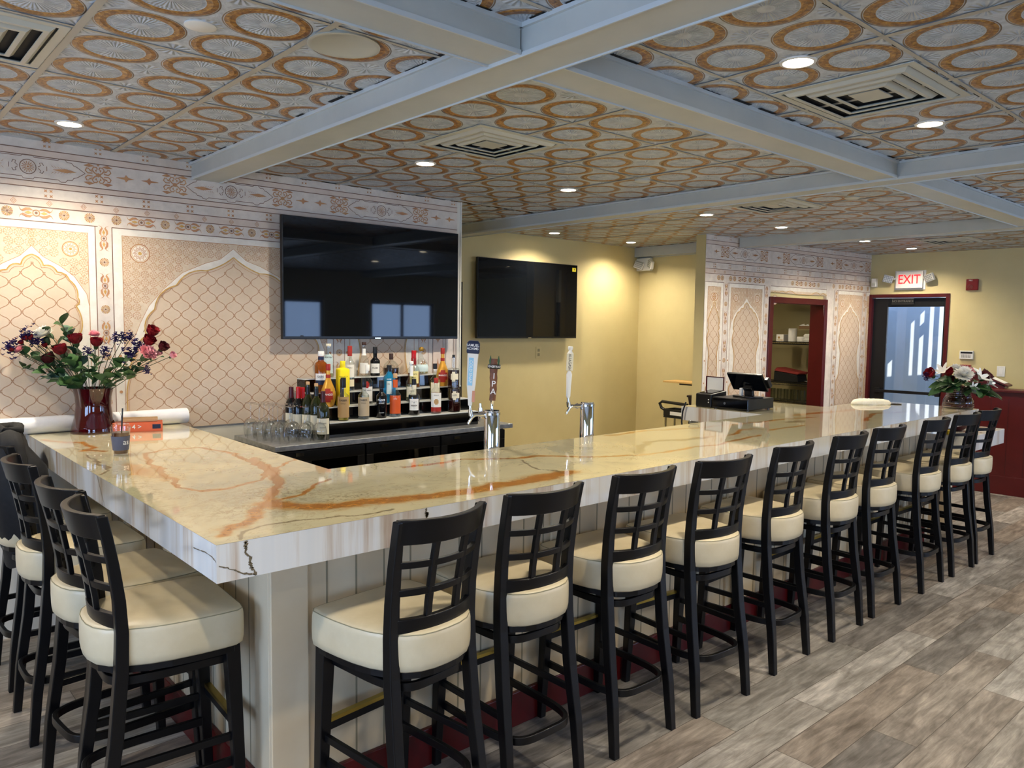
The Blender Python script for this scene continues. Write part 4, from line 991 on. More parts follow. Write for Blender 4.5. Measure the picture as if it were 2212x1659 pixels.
GREY = dict(grey=[(2.092, 0.296), (2.22, 0.355), (2.397, 0.464), (2.518, 0.435), (2.601, 0.393), (2.78, 0.386)], sm=[(1.52, 0.47), (1.44, 0.276), (1.467, 0.191), (1.463, 0.132)],
 nearL=[(0.085, 1.714), (0.071, 1.592), (0.047, 1.56), (0.049, 1.459), (0.058, 1.361), (0.050, 1.28), (0.033, 1.245), (0.003, 1.204)], cor=[(0.603, 0.05), (0.473, 0.06), (0.359, 0.084), (0.266, 0.109), (0.208, 0.11), (0.144, 0.093), (0.107, 0.069), (0.077, 0.042), (0.074, 0.003)],
 n2=[(0.041, 2.034), (0.078, 1.891), (0.149, 1.789)], gp=[(3.793, 0.468), (3.95, 0.43)])
GW = dict(grey=0.018, sm=0.005, nearL=0.005, cor=0.005, n2=0.005, gp=0.02)
def segd(P, A, B):
    A = np.array(A); B = np.array(B); d = B-A; t = np.clip(((P-A)@d)/max(d@d, 1e-9), 0, 1); return np.linalg.norm(P-(A+t[:, None]*d), axis=1)
def field(P, lines, widths):
    out = np.zeros(len(P))
    for k, L in lines.items():
        D = np.full(len(P), 9.0)
        for a, b in zip(L[:-1], L[1:]): D = np.minimum(D, segd(P, a, b))
        out = np.maximum(out, np.exp(-(D/(widths[k]*1.55))**2*0.7))
    return out
def counter_grid():
    def grid(x0, x1, y0, y1, st):
        nx = int(round((x1-x0)/st)); ny = int(round((y1-y0)/st)); xs = np.linspace(x0, x1, nx+1); ys = np.linspace(y0, y1, ny+1)
        V = [(x, y) for y in ys for x in xs]; F = [(j*(nx+1)+i, j*(nx+1)+i+1, (j+1)*(nx+1)+i+1, (j+1)*(nx+1)+i) for j in range(ny) for i in range(nx)]; return V, F
    V = []; F = []
    for r in ((0.0, 0.752, 0.0, 0.788, 0.008), (0.752, 5.84, 0.0, 0.788, 0.009), (0.0, 0.752, 0.788, YW-0.004, 0.008), (4.07, 4.95, 0.788, 1.47, 0.02)):
        v, f = grid(*r); b = len(V); V += v; F += [tuple(i+b for i in q) for q in f]
    return V, F
M['mineral'] = mat('dark_mineral', rgb(110, 98, 76), 0.3)
def build_counter():
    top = empty('bar_countertop', (0, 0, 0), 0, 'long L-shaped cream onyx bar top with orange veins', 'countertop')
    V, F = counter_grid(); P = np.array(V); z = 1.067
    from mathutils import noise as NZ
    Q = np.array([(x+0.030*NZ.noise((x*6, y*6, 1.3))+0.016*NZ.noise((x*17, y*17, 4.1))+0.007*NZ.noise((x*45, y*45, 2.2)), y+0.026*NZ.noise((x*6, y*6, 7.7))+0.014*NZ.noise((x*17, y*17, 9.4))+0.007*NZ.noise((x*45, y*45, 6.2))) for x, y in V])
    P0 = P; P = Q
    R = field(P, VEINS, VW); G = field(P, GREY, GW)
    # broad rust patches
    for cx, cy, rx, ry, a in ((0.155, 1.22, 0.05, 0.26, 0.75), (0.19, 1.0, 0.05, 0.12, 0.6), (0.085, 0.125, 0.07, 0.05, 0.55), (0.60, 0.175, 0.20, 0.04, 0.7), (4.3, 0.62, 0.18, 0.05, 0.7), (0.80, 0.11, 0.2, 0.03, 0.5)):
        R = np.maximum(R, a*np.exp(-(((P[:, 0]-cx)/rx)**2+((P[:, 1]-cy)/ry)**2)))
    B = np.zeros(len(P))
    for cx, cy, rx, ry, a in ((0.38, 0.48, 0.16, 0.16, 1.0), (0.30, 0.33, 0.18, 0.12, 1.0), (0.12, 2.0, 0.10, 0.28, 0.8), (0.52, 0.28, 0.2, 0.08, 0.8), (0.07, 0.9, 0.06, 0.25, 0.5), (3.85, 0.45, 0.12, 0.06, 0.8), (0.30, 1.95, 0.2, 0.14, 0.6)):
        B = np.maximum(B, a*np.exp(-(((P[:, 0]-cx)/rx)**2+((P[:, 1]-cy)/ry)**2)))
    me = bpy.data.meshes.new('slab_top'); me.from_pydata([(x, y, z) for x, y in V], [], F); me.update()
    at = me.color_attributes.new('vein', 'FLOAT_COLOR', 'POINT'); buf = np.ones((len(V), 4)); buf[:, 0] = R; buf[:, 1] = G; buf[:, 2] = B; at.data.foreach_set('color', buf.ravel())
    me.materials.append(M['marble']); o = bpy.data.objects.new('slab_top', me); COL.objects.link(o); o.parent = top
    t = 0.105; zb = z-t; X1, Y1 = 5.84, 0.788; e = 0.0006
    mb = MB()
    outline = [(0, 0), (X1, 0), (X1, Y1), (4.95, Y1), (4.95, 1.47), (4.07, 1.47), (4.07, Y1), (0.752, Y1), (0.752, YW-0.004), (0, YW-0.004)]
    n = len(outline); vs = [(x, y, zb) for x, y in outline]+[(x, y, z-e) for x, y in outline]
    mb.add(vs, [(i, (i+1) % n, n+(i+1) % n, n+i) for i in range(n)]+[tuple(range(n-1, -1, -1))])
    # arris highlight: tiny chamfer strip
    mb.build('apron', M['marble_side'], top)
    # cracks of darker mineral running down the edges
    rnd = random.Random(11)
    def crack(pts, w, face):
        cr = MB()
        P_ = []
        for i in range(len(pts)-1):
            for k in range(6):
                t_ = k/6; P_.append((pts[i][0]+(pts[i+1][0]-pts[i][0])*t_+rnd.uniform(-1, 1)*w*0.5, pts[i][1]+(pts[i+1][1]-pts[i][1])*t_+rnd.uniform(-1, 1)*w*0.2))
        P_.append(pts[-1]); q = []
        for i in range(len(P_)-1):
            (a, za), (b, zb2) = P_[i], P_[i+1]; dx, dz = b-a, zb2-za; L = math.hypot(dx, dz) or 1e-6; nx, nz = -dz/L, dx/L; w1 = w*rnd.uniform(0.3, 1.0)
            quad = [(a+nx*w1/2, za+nz*w1/2), (a-nx*w1/2, za-nz*w1/2), (b-nx*w1/2, zb2-nz*w1/2), (b+nx*w1/2, zb2+nz*w1/2)]
            quad = [(u, min(max(v, zb+0.0005), z-0.001)) for u, v in quad]
            if face == 'front': cr.add([(u, -0.0006, v) for u, v in quad], [(0, 1, 2, 3)])
            else: cr.add([(-0.0006, u, v) for u, v in quad], [(0, 1, 2, 3)])
        cr.build('mineral_crack', M['mineral'], top)
    crack([(0.078, 1.066), (0.083, 1.03), (0.098, 0.99), (0.108, 0.963)], 0.011, 'front'); crack([(0.004, 1.010), (0.04, 0.995), (0.075, 0.975), (0.105, 0.966)], 0.006, 'front')
    crack([(0.0, 1.020), (0.03, 1.028), (0.08, 1.030), (0.17, 1.022)], 0.004, 'left'); crack([(1.204, 1.066), (1.16, 1.02), (1.105, 0.965)], 0.006, 'left')
    crack([(0.675, 1.066), (0.682, 1.045), (0.676, 1.035)], 0.012, 'front'); crack([(0.76, 0.975), (0.80, 0.968)], 0.005, 'front'); crack([(1.42, 1.06), (1.405, 1.0)], 0.008, 'front')
    # base of the bar
    bs = empty('bar_cabinet', (0, 0, 0), 0, 'cream beadboard bar front with a maroon base board under the onyx top', 'bar')
    mb = MB(); ye = 5.62; zt = 0.961
    pw = 0.055
    mb.box(PT, ye, PT, PT+0.04, 0, zt, 0); mb.box(PT, PT+0.04, PT+0.04, YW-0.004, 0, zt, 0); mb.box(ye-0.04, ye, PT+0.04, 0.745, 0, zt, 0)
    mb.box(PT+0.04, 0.715, 0.78, 0.80, 0.1, 0.9, 0) if False else None
    x_ = PT+0.19
    while x_ < ye-0.02:
        mb.box(x_-0.0035, x_+0.0035, PT-0.0008, PT, 0.13, zt, 1); x_ += 0.112
    y_ = PT+0.19
    while y_ < YW-0.05:
        mb.box(PT-0.0008, PT, y_-0.0035, y_+0.0035, 0.13, zt, 1); y_ += 0.112
    mb.build('beadboard_panel', [M['beadboard'], M['groove']], bs)
    for (x0_, y0_) in ((PT-0.014, PT-0.014),):
        p_ = MB(); p_.box(x0_, x0_+0.13, y0_, y0_+0.02, 0.001, zt); p_.box(x0_, x0_+0.02, y0_+0.02, y0_+0.13, 0.001, zt); p_.build('corner_board', M['beadboard'], bs, bevel=0.003)
    for x0_ in (1.52, 2.86, 4.20, 5.46):
        p_ = MB(); p_.box(x0_, x0_+0.09, PT-0.014, PT, 0.001, zt); p_.build('pilaster', M['beadboard'], bs, bevel=0.003)
    k_ = MB(); k_.box(PT-0.02, ye+0.01, PT-0.02, PT-0.001, 0, 0.145); k_.box(PT-0.02, PT-0.001, PT-0.001, YW-0.004, 0, 0.145); k_.build('base_board', M['maroon'], bs, bevel=0.003)
    iw = MB(); iw.box(0.66, 0.70, 0.75, YW-0.004, 0, zt); iw.box(0.66, 4.12, 0.715, 0.75, 0, zt); iw.box(4.12, 4.16, 0.751, 1.44, 0, zt); iw.build('inner_panel', M['black'], bs)
    return top
build_counter()
# lower shelf behind the bar where the beer towers stand
ub = empty('underbar_shelf', (0, 0, 0), 0, 'steel work shelf on the staff side below the bar top', 'work shelf')
m = MB(); m.box(0.76, 4.0, 0.795, 1.10, 0.86, 0.885); m.build('shelf_top', M['brushed'], ub, bevel=0.003)
for x_ in (0.79, 1.8, 2.9, 3.97):
    for y_ in (0.80, 1.05):
        m = MB(); m.box(x_-0.02, x_+0.02, y_, y_+0.04, 0, 0.86); m.build('leg', M['brushed'], ub)
# low table section at the far end of the bar
lt = empty('low_table', (0, 0, 0), 0, 'lower white onyx table section at the far end of the bar', 'table')
m = MB(); m.box(5.645, 6.49, 0.0, 0.78, 0.742, 0.862); m.build('table_slab', M['marble_side'], lt, bevel=0.003)
for a_, b_, c_ in ((5.70, 5.78, 0.75), (6.2, 6.28, 0.6)):
    m = MB(); m.box(a_, b_, 0.3, c_, 0, 0.741); m.build('support', M['beadboard'], lt)

# ------------------------------------------------------------------ bar stools (sitter faces +y, origin on the floor)
POST = [(0.0, 0.174, -0.206), (0.20, 0.170, -0.188), (0.42, 0.163, -0.156), (0.62, 0.160, -0.137), (0.74, 0.159, -0.133), (0.84, 0.160, -0.138), (0.95, 0.163, -0.152), (1.03, 0.166, -0.166), (1.098, 0.168, -0.180)]
def lerp_post(z):
    for (z0, x0, y0), (z1, x1, y1) in zip(POST[:-1], POST[1:]):
        if z0 <= z <= z1:
            t = (z-z0)/(z1-z0); return x0+(x1-x0)*t, y0+(y1-y0)*t
    return POST[-1][1:]
def back_y(x, z):
    px, py = lerp_post(z); sag = 0.046+0.018*max(0, min(1, (z-0.75)/0.35)); return py - sag*(1-min(1, abs(x)/px)**2.2)
def band(mb, z0, z1, th, x0=-1, x1=1, n=16):
    """curved board following the back; x in units of post half-width"""
    rings = []
    for i in range(n+1):
        t = x0+(x1-x0)*i/n; ring = []
        for (z, off) in ((z0, -th/2), (z0, th/2), (z1, th/2), (z1, -th/2)):
            px = lerp_post(z)[0]; x = t*px; y = back_y(x, z); dy = 0.30*(x/px) if px else 0
            ring.append((x-off*dy*1.2, y+off, z))
        rings.append(ring)
    mb.loft(rings)
def make_stool():
    o = empty('bar_stool', (0, 0, 0), 0)
    for s in (-1, 1):
        m = MB(); m.hexa([(s*0.176-0.015, 0.194, 0), (s*0.176+0.015, 0.194, 0), (s*0.176+0.015, 0.224, 0), (s*0.176-0.015, 0.224, 0)],
                         [(s*0.166-0.023, 0.160, 0.632), (s*0.166+0.023, 0.160, 0.632), (s*0.166+0.023, 0.206, 0.632), (s*0.166-0.023, 0.206, 0.632)]); m.build('leg', M['black_wood'], o, bevel=0.003)
        g = MB(); g.box(s*0.176-0.012, s*0.176+0.012, 0.198, 0.222, 0.0, 0.004)
        rings = []
        for z, x, y in POST:
            w = 0.0150+0.0040*math.sin(PI*min(1, z/1.05))-0.002*(z > 1.0); d = 0.0155+0.0035*math.sin(PI*min(1, z/0.95))
            rings.append([(s*x-w, y-d, z), (s*x+w, y-d, z), (s*x+w, y+d, z), (s*x-w, y+d, z)])
        m = MB(); m.loft(rings); m.build('rear_post', M['black_wood'], o, bevel=0.003)
    m = MB(); band(m, 1.026, 1.102, 0.022, -1.05, 1.05, 20); m.build('top_rail', M['black_wood'], o, True, bevel=0.003)
    m = MB(); band(m, 0.752, 0.796, 0.020, -0.97, 0.97, 20); m.build('lower_rail', M['black_wood'], o, True, bevel=0.003)
    for z in (0.866, 0.952): m = MB(); band(m, z, z+0.021, 0.016, -0.95, 0.95, 16); m.build('cross_slat', M['black_wood'], o, True, bevel=0.002)
    for x in (-0.36, 0.36):
        rings = []
        for k in range(7):
            z = 0.795+0.24*k/6; px = lerp_post(z)[0]; xx = x*px; y = back_y(xx, z); rings.append([(xx-0.011, y-0.008, z), (xx+0.011, y-0.008, z), (xx+0.011, y+0.008, z), (xx-0.011, y+0.008, z)])
        m = MB(); m.loft(rings); m.build('upright_slat', M['black_wood'], o, bevel=0.002)
    # padded seat: flat front, rounded back
    half = [(0.0, 0.222), (0.16, 0.222), (0.192, 0.216), (0.206, 0.198), (0.210, 0.15), (0.209, 0.08), (0.203, 0.0), (0.190, -0.065), (0.166, -0.125), (0.135, -0.170), (0.095, -0.198), (0.05, -0.210), (0.0, -0.213)]
    out = half+[(-x, y) for x, y in half[-2:0:-1]]
    def ring(k, z, crown=0): return [(x*k, 0.005+(y-0.005)*k, z-crown*0) for x, y in out]
    seat = MB(); seat.loft([ring(0.955, 0.634), ring(0.985, 0.640), ring(1.0, 0.66), ring(1.003, 0.69), ring(1.0, 0.734), ring(0.993, 0.745), ring(0.978, 0.7505), ring(0.93, 0.755), ring(0.78, 0.760), ring(0.45, 0.763)])
    se = seat.build('seat', M['vinyl'], o, True, angle=60)
    pts = [(x, y, z) for x, y, z in ring(0.986, 0.7490)]; sm_ = MB(); sm_.tube(pts, 0.0016, 6, closed=True); sm_.build('seam', M['seam'], se, True)
    m = MB(); m.prism([(x*0.93, y*0.93) for x, y in out], 0.612, 0.634); m.build('seat_frame', M['black_wood'], o)
    def hoop(z, xs, yf, yb, th, h, name):
        pts = []; n = 26
        for i in range(n+1):
            t = -1+2*i/n; a = PI*i/n
            pts.append((-xs*math.copysign(abs(math.cos(a))**0.42, math.cos(a)), 0.05+(yb-0.05)*abs(math.sin(a))**0.62, z))
        pts = [(-xs, yf, z)]+pts+[(xs, yf, z)]
        m = MB(); m.bar(pts, th, h); m.build(name, M['black_wood'], o, True, bevel=0.002)
    hoop(0.580, 0.146, 0.168, -0.162, 0.015, 0.027, 'upper_hoop'); hoop(0.235, 0.158, 0.185, -0.206, 0.016, 0.028, 'lower_hoop')
    for s in (-1, 1):
        m = MB(); m.bar([(s*0.168, 0.185, 0.325), (s*0.168, -0.168, 0.325)], 0.015, 0.024); m.build('side_stretcher', M['black_wood'], o, bevel=0.002)
    m = MB(); m.bar([(-0.160, 0.203, 0.352), (0.160, 0.203, 0.352)], 0.018, 0.038); f = m.build('footrest', M['black_wood'], o, bevel=0.002)
    m = MB(); m.box(-0.150, 0.150, 0.193, 0.2135, 0.3712, 0.3730); m.box(-0.150, 0.150, 0.1925, 0.1938, 0.360, 0.3730); m.build('brass_strip', M['brass'], f)
    m = MB(); m.bar([(-0.155, 0.178, 0.585), (0.155, 0.178, 0.585)], 0.016, 0.026); m.build('front_rail', M['black_wood'], o, bevel=0.002)
    return o
proto = make_stool(); first = True
FRONT = [(0.600, 7), (1.095, 0), (1.640, -1), (2.160, -4.5), (2.765, 2.0), (3.372, 1.0), (3.895, -1.5), (4.545, 1), (5.072, -2), (5.518, 0)]
ORD = ['nearest the bar corner', 'second from the bar corner', 'third from the bar corner', 'fourth from the bar corner', 'fifth from the bar corner', 'sixth from the bar corner', 'seventh from the bar corner', 'third from the far end', 'second from the far end', 'at the far end of the row']
for i, (x, a) in enumerate(FRONT):
    o = proto if first else copy_tree(proto); first = False
    o.location = (x-0.008, 0.034+(-0.03, 0.015, 0.01, -0.018, 0, 0, 0.006, -0.012, -0.022, -0.018)[i], 0); o.rotation_euler = (0, 0, math.radians(a))
    tag(o, 'black lattice-back stool with cream seat, long bar side, '+ORD[i], 'bar stool', 'bar stools around the bar')
LEFT = [(0.005, 0.545, -93, 'short bar side, nearest the camera'), (0.012, 0.975, -84, 'short bar side, second from the camera'), (-0.005, 1.545, -90, 'short bar side, third from the camera'), (0.005, 2.12, -88, 'under the black jacket by the mural')]
for x, y, a, l in LEFT:
    o = copy_tree(proto); o.location = (x, y, 0); o.rotation_euler = (0, 0, math.radians(a)); tag(o, 'black lattice-back stool with cream seat, '+l, 'bar stool', 'bar stools around the bar')

# jacket over the last stool on the left
def jacket():
    o = empty('jacket', (-0.14, 2.17, 0.0), 0, 'black jacket hung over the farthest left stool by the tube', 'jacket'); rnd = random.Random(4)
    m = MB(); rings = []
    for k in range(11):
        t = k/10; z = 1.15-0.62*t; w = 0.13+0.13*math.sin(PI*min(1, t*0.9+0.15))+0.03*t; d = 0.055+0.05*math.sin(PI*min(1, t+0.1))
        ring = []
        for i in range(22):
            a = 2*PI*i/22; k1 = 1+0.09*math.sin(5*a+3*t)+rnd.uniform(-0.05, 0.05); ring.append((-0.02+0.04*t+d*math.cos(a)*k1, w*math.sin(a)*k1, z+0.014*math.sin(3*a)))
        rings.append(ring)
    m.loft(rings); m.build('jacket_body', M['cloth'], o, True, angle=70)
    for s in (-1, 1):
        m = MB(); m.tube([(0.0, s*0.15, 1.08), (0.06, s*0.21, 0.98), (0.08, s*0.22, 0.84), (0.06, s*0.20, 0.70), (0.09, s*0.19, 0.60)], [0.045, 0.055, 0.052, 0.046, 0.04], 12); m.build('sleeve', M['cloth'], o, True)
    m = MB(); m.tube([(-0.03, -0.09, 1.145), (-0.055, 0.0, 1.165), (-0.03, 0.09, 1.145), (0.03, 0.07, 1.15), (0.04, 0, 1.155), (0.03, -0.07, 1.15)], 0.024, 10, closed=True); m.build('collar', M['cloth'], o, True)
M['cloth'] = mottled('black_quilted_cloth', rgb(13, 13, 15), rgb(20, 20, 22), 40, 0.75, bump=0.3)
jacket()

# ------------------------------------------------------------------ back bar cooler and stepped bottle riser
bc = empty('bottle_cooler', (0, 0, 0), 0, 'long black back bar bottle cooler with stainless top', 'cooler')
X0, X1, Y0 = 1.09, 2.862, 2.03
m = MB(); m.box(X0, X1, Y0, YW-0.012, 0.935, 0.965); m.build('steel_top', M['brushed'], bc, bevel=0.003)
m = MB(); m.box(X0+0.02, X1-0.05, Y0+0.045, YW-0.02, 0.0, 0.05); m.box(X0+0.02, X0+0.045, Y0+0.05, YW-0.02, 0.05, 0.934); m.box(X1-0.075, X1-0.05, Y0+0.05, YW-0.02, 0.05, 0.934)
m.box(X0+0.045, X1-0.075, YW-0.04, YW-0.02, 0.05, 0.934); m.box(X0+0.045, X1-0.075, Y0+0.05, YW-0.04, 0.90, 0.934); m.box(X0+0.045, X1-0.075, Y0+0.05, YW-0.04, 0.05, 0.08); m.build('cabinet', M['black'], bc)
for i in range(3):
    a = X0+0.03+i*0.565; b = a+0.553; d = MB(); d.box(a, b, Y0+0.02, Y0+0.045, 0.06, 0.12); d.box(a, b, Y0+0.02, Y0+0.045, 0.86, 0.925); d.box(a, a+0.05, Y0+0.02, Y0+0.045, 0.12, 0.86); d.box(b-0.05, b, Y0+0.02, Y0+0.045, 0.12, 0.86)
    dd = d.build('door', M['black'], bc, bevel=0.002); p = MB(); p.box(a+0.05, b-0.05, Y0+0.03, Y0+0.035, 0.12, 0.86); p.build('glass', thin_glass('cooler_glass', (0.35, 0.36, 0.38, 1), 0.5) if 'cg' not in M else M['cg'], dd)
    h = MB(); h.box(a+0.10, a+0.15, Y0+0.012, Y0+0.02, 0.895, 0.915); h.build('lock', M['steel'], dd)
for z in (0.38, 0.64):
    m = wire_shelf(X0+0.05, X1-0.08, Y0+0.08, YW-0.05, z); m.build('wire_rack', M['steel'], bc)
def can(loc, col, label):
    c_ = MB(); c_.lathe([(0.026, 0), (0.031, 0.008), (0.031, 0.108), (0.027, 0.118), (0.0, 0.116)], 16); o = c_.build('drink_can', col, None, True); o.location = loc; return tag(o, label, 'can', 'cans inside the cooler')
red = mat('red_can', rgb(150, 16, 20), 0.3, metal=0.4); slv = mat('silver_can', rgb(150, 150, 150), 0.3, metal=0.6); grn = mat('green_bottle_cap', rgb(120, 116, 30), 0.4)
for i, (x, c) in enumerate(((1.22, slv), (1.34, red), (1.45, red), (1.53, red), (1.60, red))): can((x, 2.20, 0.648), c, ('silver drink can at the left end inside the cooler', 'red drink can second from the left inside the cooler', 'red drink can in the middle of the cooler cans', 'red drink can fourth from the left inside the cooler', 'red drink can at the right of the red row in the cooler')[i])
for i in range(8): can((1.90+0.075*(i % 4), 2.18+0.09*(i//4), 0.648), grn, 'dull yellow topped can in the cooler, %s row, %s' % (('front', 'back')[i//4], ('first', 'second', 'third', 'fourth')[i % 4]))

rs = empty('bottle_riser', (0, 0, 0), 0, 'black stepped riser with pale acrylic step tops holding the liquor bottles', 'riser')
RX0, RX1 = 1.475, 2.640; TI = [(2.15, 2.25, 1.058), (2.25, 2.35, 1.140), (2.35, 2.44, 1.222), (2.44, 2.545, 1.305)]
for a, b, z in TI:
    m = MB(); m.box(RX0, RX1, a, b-0.0005, 0.966, z-0.006); m.build('riser_step', M['black_gloss'], rs)
    m = MB(); m.box(RX0, RX1, a-0.002, b-0.001, z-0.006, z); m.build('acrylic_top', M['acrylic'] if 'acrylic' in M else M.setdefault('acrylic', mat('pale_acrylic', rgb(206, 208, 204), 0.25)), rs)

# bottles ----------------------------------------------------------
def liq(name, col, rough=0.03, tr=0.6): return mat(name, col, rough, trans=tr, ior=1.4, spec=0.7)
LQ = dict(clear=thin_glass('bottle_clear', (0.93, 0.955, 0.945, 1), 0.18), amber=liq('amber_spirit', rgb(176, 92, 22)), gold=mat('gold_bottle', rgb(214, 158, 60), 0.28, metal=0.35), yellow=mat('yellow_bottle', rgb(244, 220, 24), 0.35),
          blue=liq('blue_bottle', rgb(40, 150, 200), 0.05, 0.5), dark=liq('dark_red_spirit', rgb(52, 14, 12), 0.05, 0.3), black=mat('black_bottle', rgb(12, 12, 14), 0.08), cola=liq('coffee_spirit', rgb(16, 12, 12), 0.05, 0.2),
          pink=liq('pink_spirit', rgb(206, 120, 104), 0.05, 0.5), straw=liq('straw_spirit', rgb(220, 196, 70), 0.05, 0.6), pale=liq('pale_spirit', rgb(206, 204, 150), 0.05, 0.7), red=mat('red_capsule', rgb(176, 20, 26), 0.3), brown=mat('brown_cap', rgb(58, 34, 24), 0.5),
          cork=mat('cork', rgb(196, 158, 116), 0.8), white=M['white'], cream=M['cream_label'], orange=mat('orange_label', rgb(214, 88, 30), 0.5), tan=mat('tan_label', rgb(178, 144, 96), 0.6), kraft=mat('kraft_label', rgb(186, 168, 138), 0.6),
          redl=mat('brick_label', rgb(160, 40, 28), 0.5), navy=mat('navy_label', rgb(24, 36, 66), 0.5), blackl=M['black'], green=liq('green_wine', rgb(40, 46, 16), 0.04, 0.3), burg=mat('burgundy_capsule', rgb(66, 14, 20), 0.35), ltblue=mat('pale_blue_label', rgb(206, 226, 226), 0.5), yl=mat('pale_yellow_label', rgb(232, 220, 150), 0.5), gcap=mat('gold_ball', rgb(176, 138, 60), 0.3, metal=0.6), pinkl=mat('pink_label', rgb(238, 206, 190), 0.5))
FACE = math.atan2(CAM.y-2.3, CAM.x-2.0)     # roughly towards the stools
def bottle(name, loc, prof, sq, glass, label, cat='bottle', fill=None, cap=None, labels=(), texts=(), seg=24, rz=None, extra=None):
    """prof (r,z); cap: (z0,z1,r,mat); labels: (z0,z1,mat,half angle,name); texts: (string,z,size,mat)"""
    o = empty(name, loc, 0, label, cat, 'liquor bottles on the riser' if name == 'liquor_bottle' else 'wine bottles beside the riser')
    g = MB(); g.lathe([(0.0, 0.0)]+prof, seg, sq=sq, cap=False); g.build('glass_body', LQ[glass], o, True)
    if fill:
        zt, mm = fill; fp = [(max(r-0.003, 0.001), z) for r, z in prof if z < zt]; fp = [(0.0, 0.004)]+[(r, max(z, 0.006)) for r, z in fp]+[(max(fp[-1][0], 0.003), zt), (0.0, zt)]
        f = MB(); f.lathe(fp, seg, sq=sq, cap=False); f.build('liquid', LQ[mm], o, True)
    if cap:
        z0, z1, r, mm = cap; c = MB(); c.lathe([(r*0.96, z0), (r, z0+0.003), (r, z1-0.002), (r*0.92, z1)], 18); c.build('cap', LQ[mm], o, True)
    az = FACE if rz is None else rz
    def rad(z):
        for (r0, z0), (r1, z1) in zip(prof[:-1], prof[1:]):
            if z0 <= z <= z1 and z1 > z0: return r0+(r1-r0)*(z-z0)/(z1-z0)
        return prof[-1][0]
    def pt(a, z, off):
        r = rad(z)+off
        ca, sa = math.cos(a), math.sin(a)
        if sq != 1.0: ca = math.copysign(abs(ca)**sq, ca); sa = math.copysign(abs(sa)**sq, sa)
        return (r*ca, r*sa, z)
    for lb in labels:
        z0, z1, mm, ha = lb[:4]; n = 14; nz = 5; vs = []; fs = []
        for j in range(nz+1):
            for i in range(n+1):
                a = az-ha+2*ha*i/n; vs.append(pt(a, z0+(z1-z0)*j/nz, 0.0006+(0.0003 if len(lb) > 4 else 0)))
        for j in range(nz):
            for i in range(n):
                if len(lb) > 4 and lb[4] == 'oval':
                    if ((i+0.5-n/2)/(n/2))**2+((j+0.5-nz/2)/(nz/2))**2 > 1.05: continue
                fs.append((j*(n+1)+i, j*(n+1)+i+1, (j+1)*(n+1)+i+1, (j+1)*(n+1)+i))
        l = MB(); l.add(vs, fs); l.build('paper_label', LQ[mm], o, True)
    for tx, z, size, mm in texts:
        t = MB(); put_text(t, tx, size, lambda u, v: pt(az+u/max(rad(z), 0.01), z+v, 0.0015)); t.build('lettering', M[mm], o)
    if extra: extra(o)
    return o
def P(R, hs, neck, hn, sh=0.6):
    """straight body radius R up to hs, shoulder to neck radius, top at hn"""
    return [(R*0.90, 0.0), (R, 0.006), (R, hs), (R*0.94, hs+(hn-hs)*0.10), (R*0.72, hs+(hn-hs)*0.22), (neck*1.25, hs+(hn-hs)*0.34), (neck, hs+(hn-hs)*0.45), (neck, hn)]
T1, T2, T3, T4 = 1.058, 1.140, 1.222, 1.305
bt = lambda *a, **k: bottle('liquor_bottle', *a, **k)
bt((1.611, 2.20, T1), P(0.034, 0.150, 0.013, 0.215), 1.0, 'clear', 'clear bottle with tan fruit label and black neck, first on the front step', fill=(0.14, 'straw'), cap=(0.205, 0.266, 0.0165, 'blackl'), labels=[(0.022, 0.150, 'tan', 1.5)], texts=[('FABER', 0.128, 0.017, 'text_dark'), ('CITRUS', 0.108, 0.009, 'text_dark')])
bt((1.754, 2.20, T1), P(0.034, 0.150, 0.013, 0.210), 1.0, 'clear', 'clear bottle with pale kraft label and black neck, second on the front step', fill=(0.15, 'clear'), cap=(0.200, 0.261, 0.0165, 'blackl'), labels=[(0.022, 0.140, 'kraft', 1.5)], texts=[('FABER', 0.122, 0.017, 'text_dark'), ('VODKA', 0.104, 0.009, 'text_dark')])
bt((1.884, 2.20, T1), P(0.033, 0.140, 0.013, 0.200), 1.0, 'black', 'all black bottle with white lettering, third on the front step', cap=(0.190, 0.240, 0.0165, 'blackl'), texts=[('FABER', 0.115, 0.017, 'text_white'), ('COFFEE', 0.095, 0.010, 'text_white'), ('LIQUEUR', 0.035, 0.008, 'text_white')])
bt((1.987, 2.20, T1), P(0.038, 0.135, 0.015, 0.235), 1.0, 'clear', 'clear bottle with bright orange label and cork, on the front step', fill=(0.10, 'clear'), cap=(0.250, 0.280, 0.014, 'cork'), labels=[(0.022, 0.140, 'orange', 1.1), (0.190, 0.240, 'orange', 3.1)], texts=[('1792', 0.118, 0.011, 'text_white')])
bt((2.133, 2.20, T1), P(0.038, 0.125, 0.015, 0.205), 1.0, 'clear', 'dark bottle with white engraved picture label, on the front step', fill=(0.135, 'cola'), cap=(0.200, 0.240, 0.015, 'blackl'), labels=[(0.035, 0.110, 'white', 0.85), (0.175, 0.20, 'cream', 3.1)], texts=[('* # *', 0.088, 0.016, 'text_grey'), ('MMM', 0.066, 0.018, 'text_grey')])
bt((2.312, 2.20, T1), P(0.037, 0.140, 0.013, 0.240), 1.0, 'clear', 'pink spirit bottle with white label, gold medallion and red base band', fill=(0.140, 'pink'), labels=[(0.045, 0.140, 'white', 1.1), (0.016, 0.044, 'redl', 1.1), (0.062, 0.100, 'tan', 0.42, 'oval')], texts=[('RESERVE', 0.125, 0.009, 'text_grey')], cap=(0.205, 0.240, 0.0145, 'redl'))
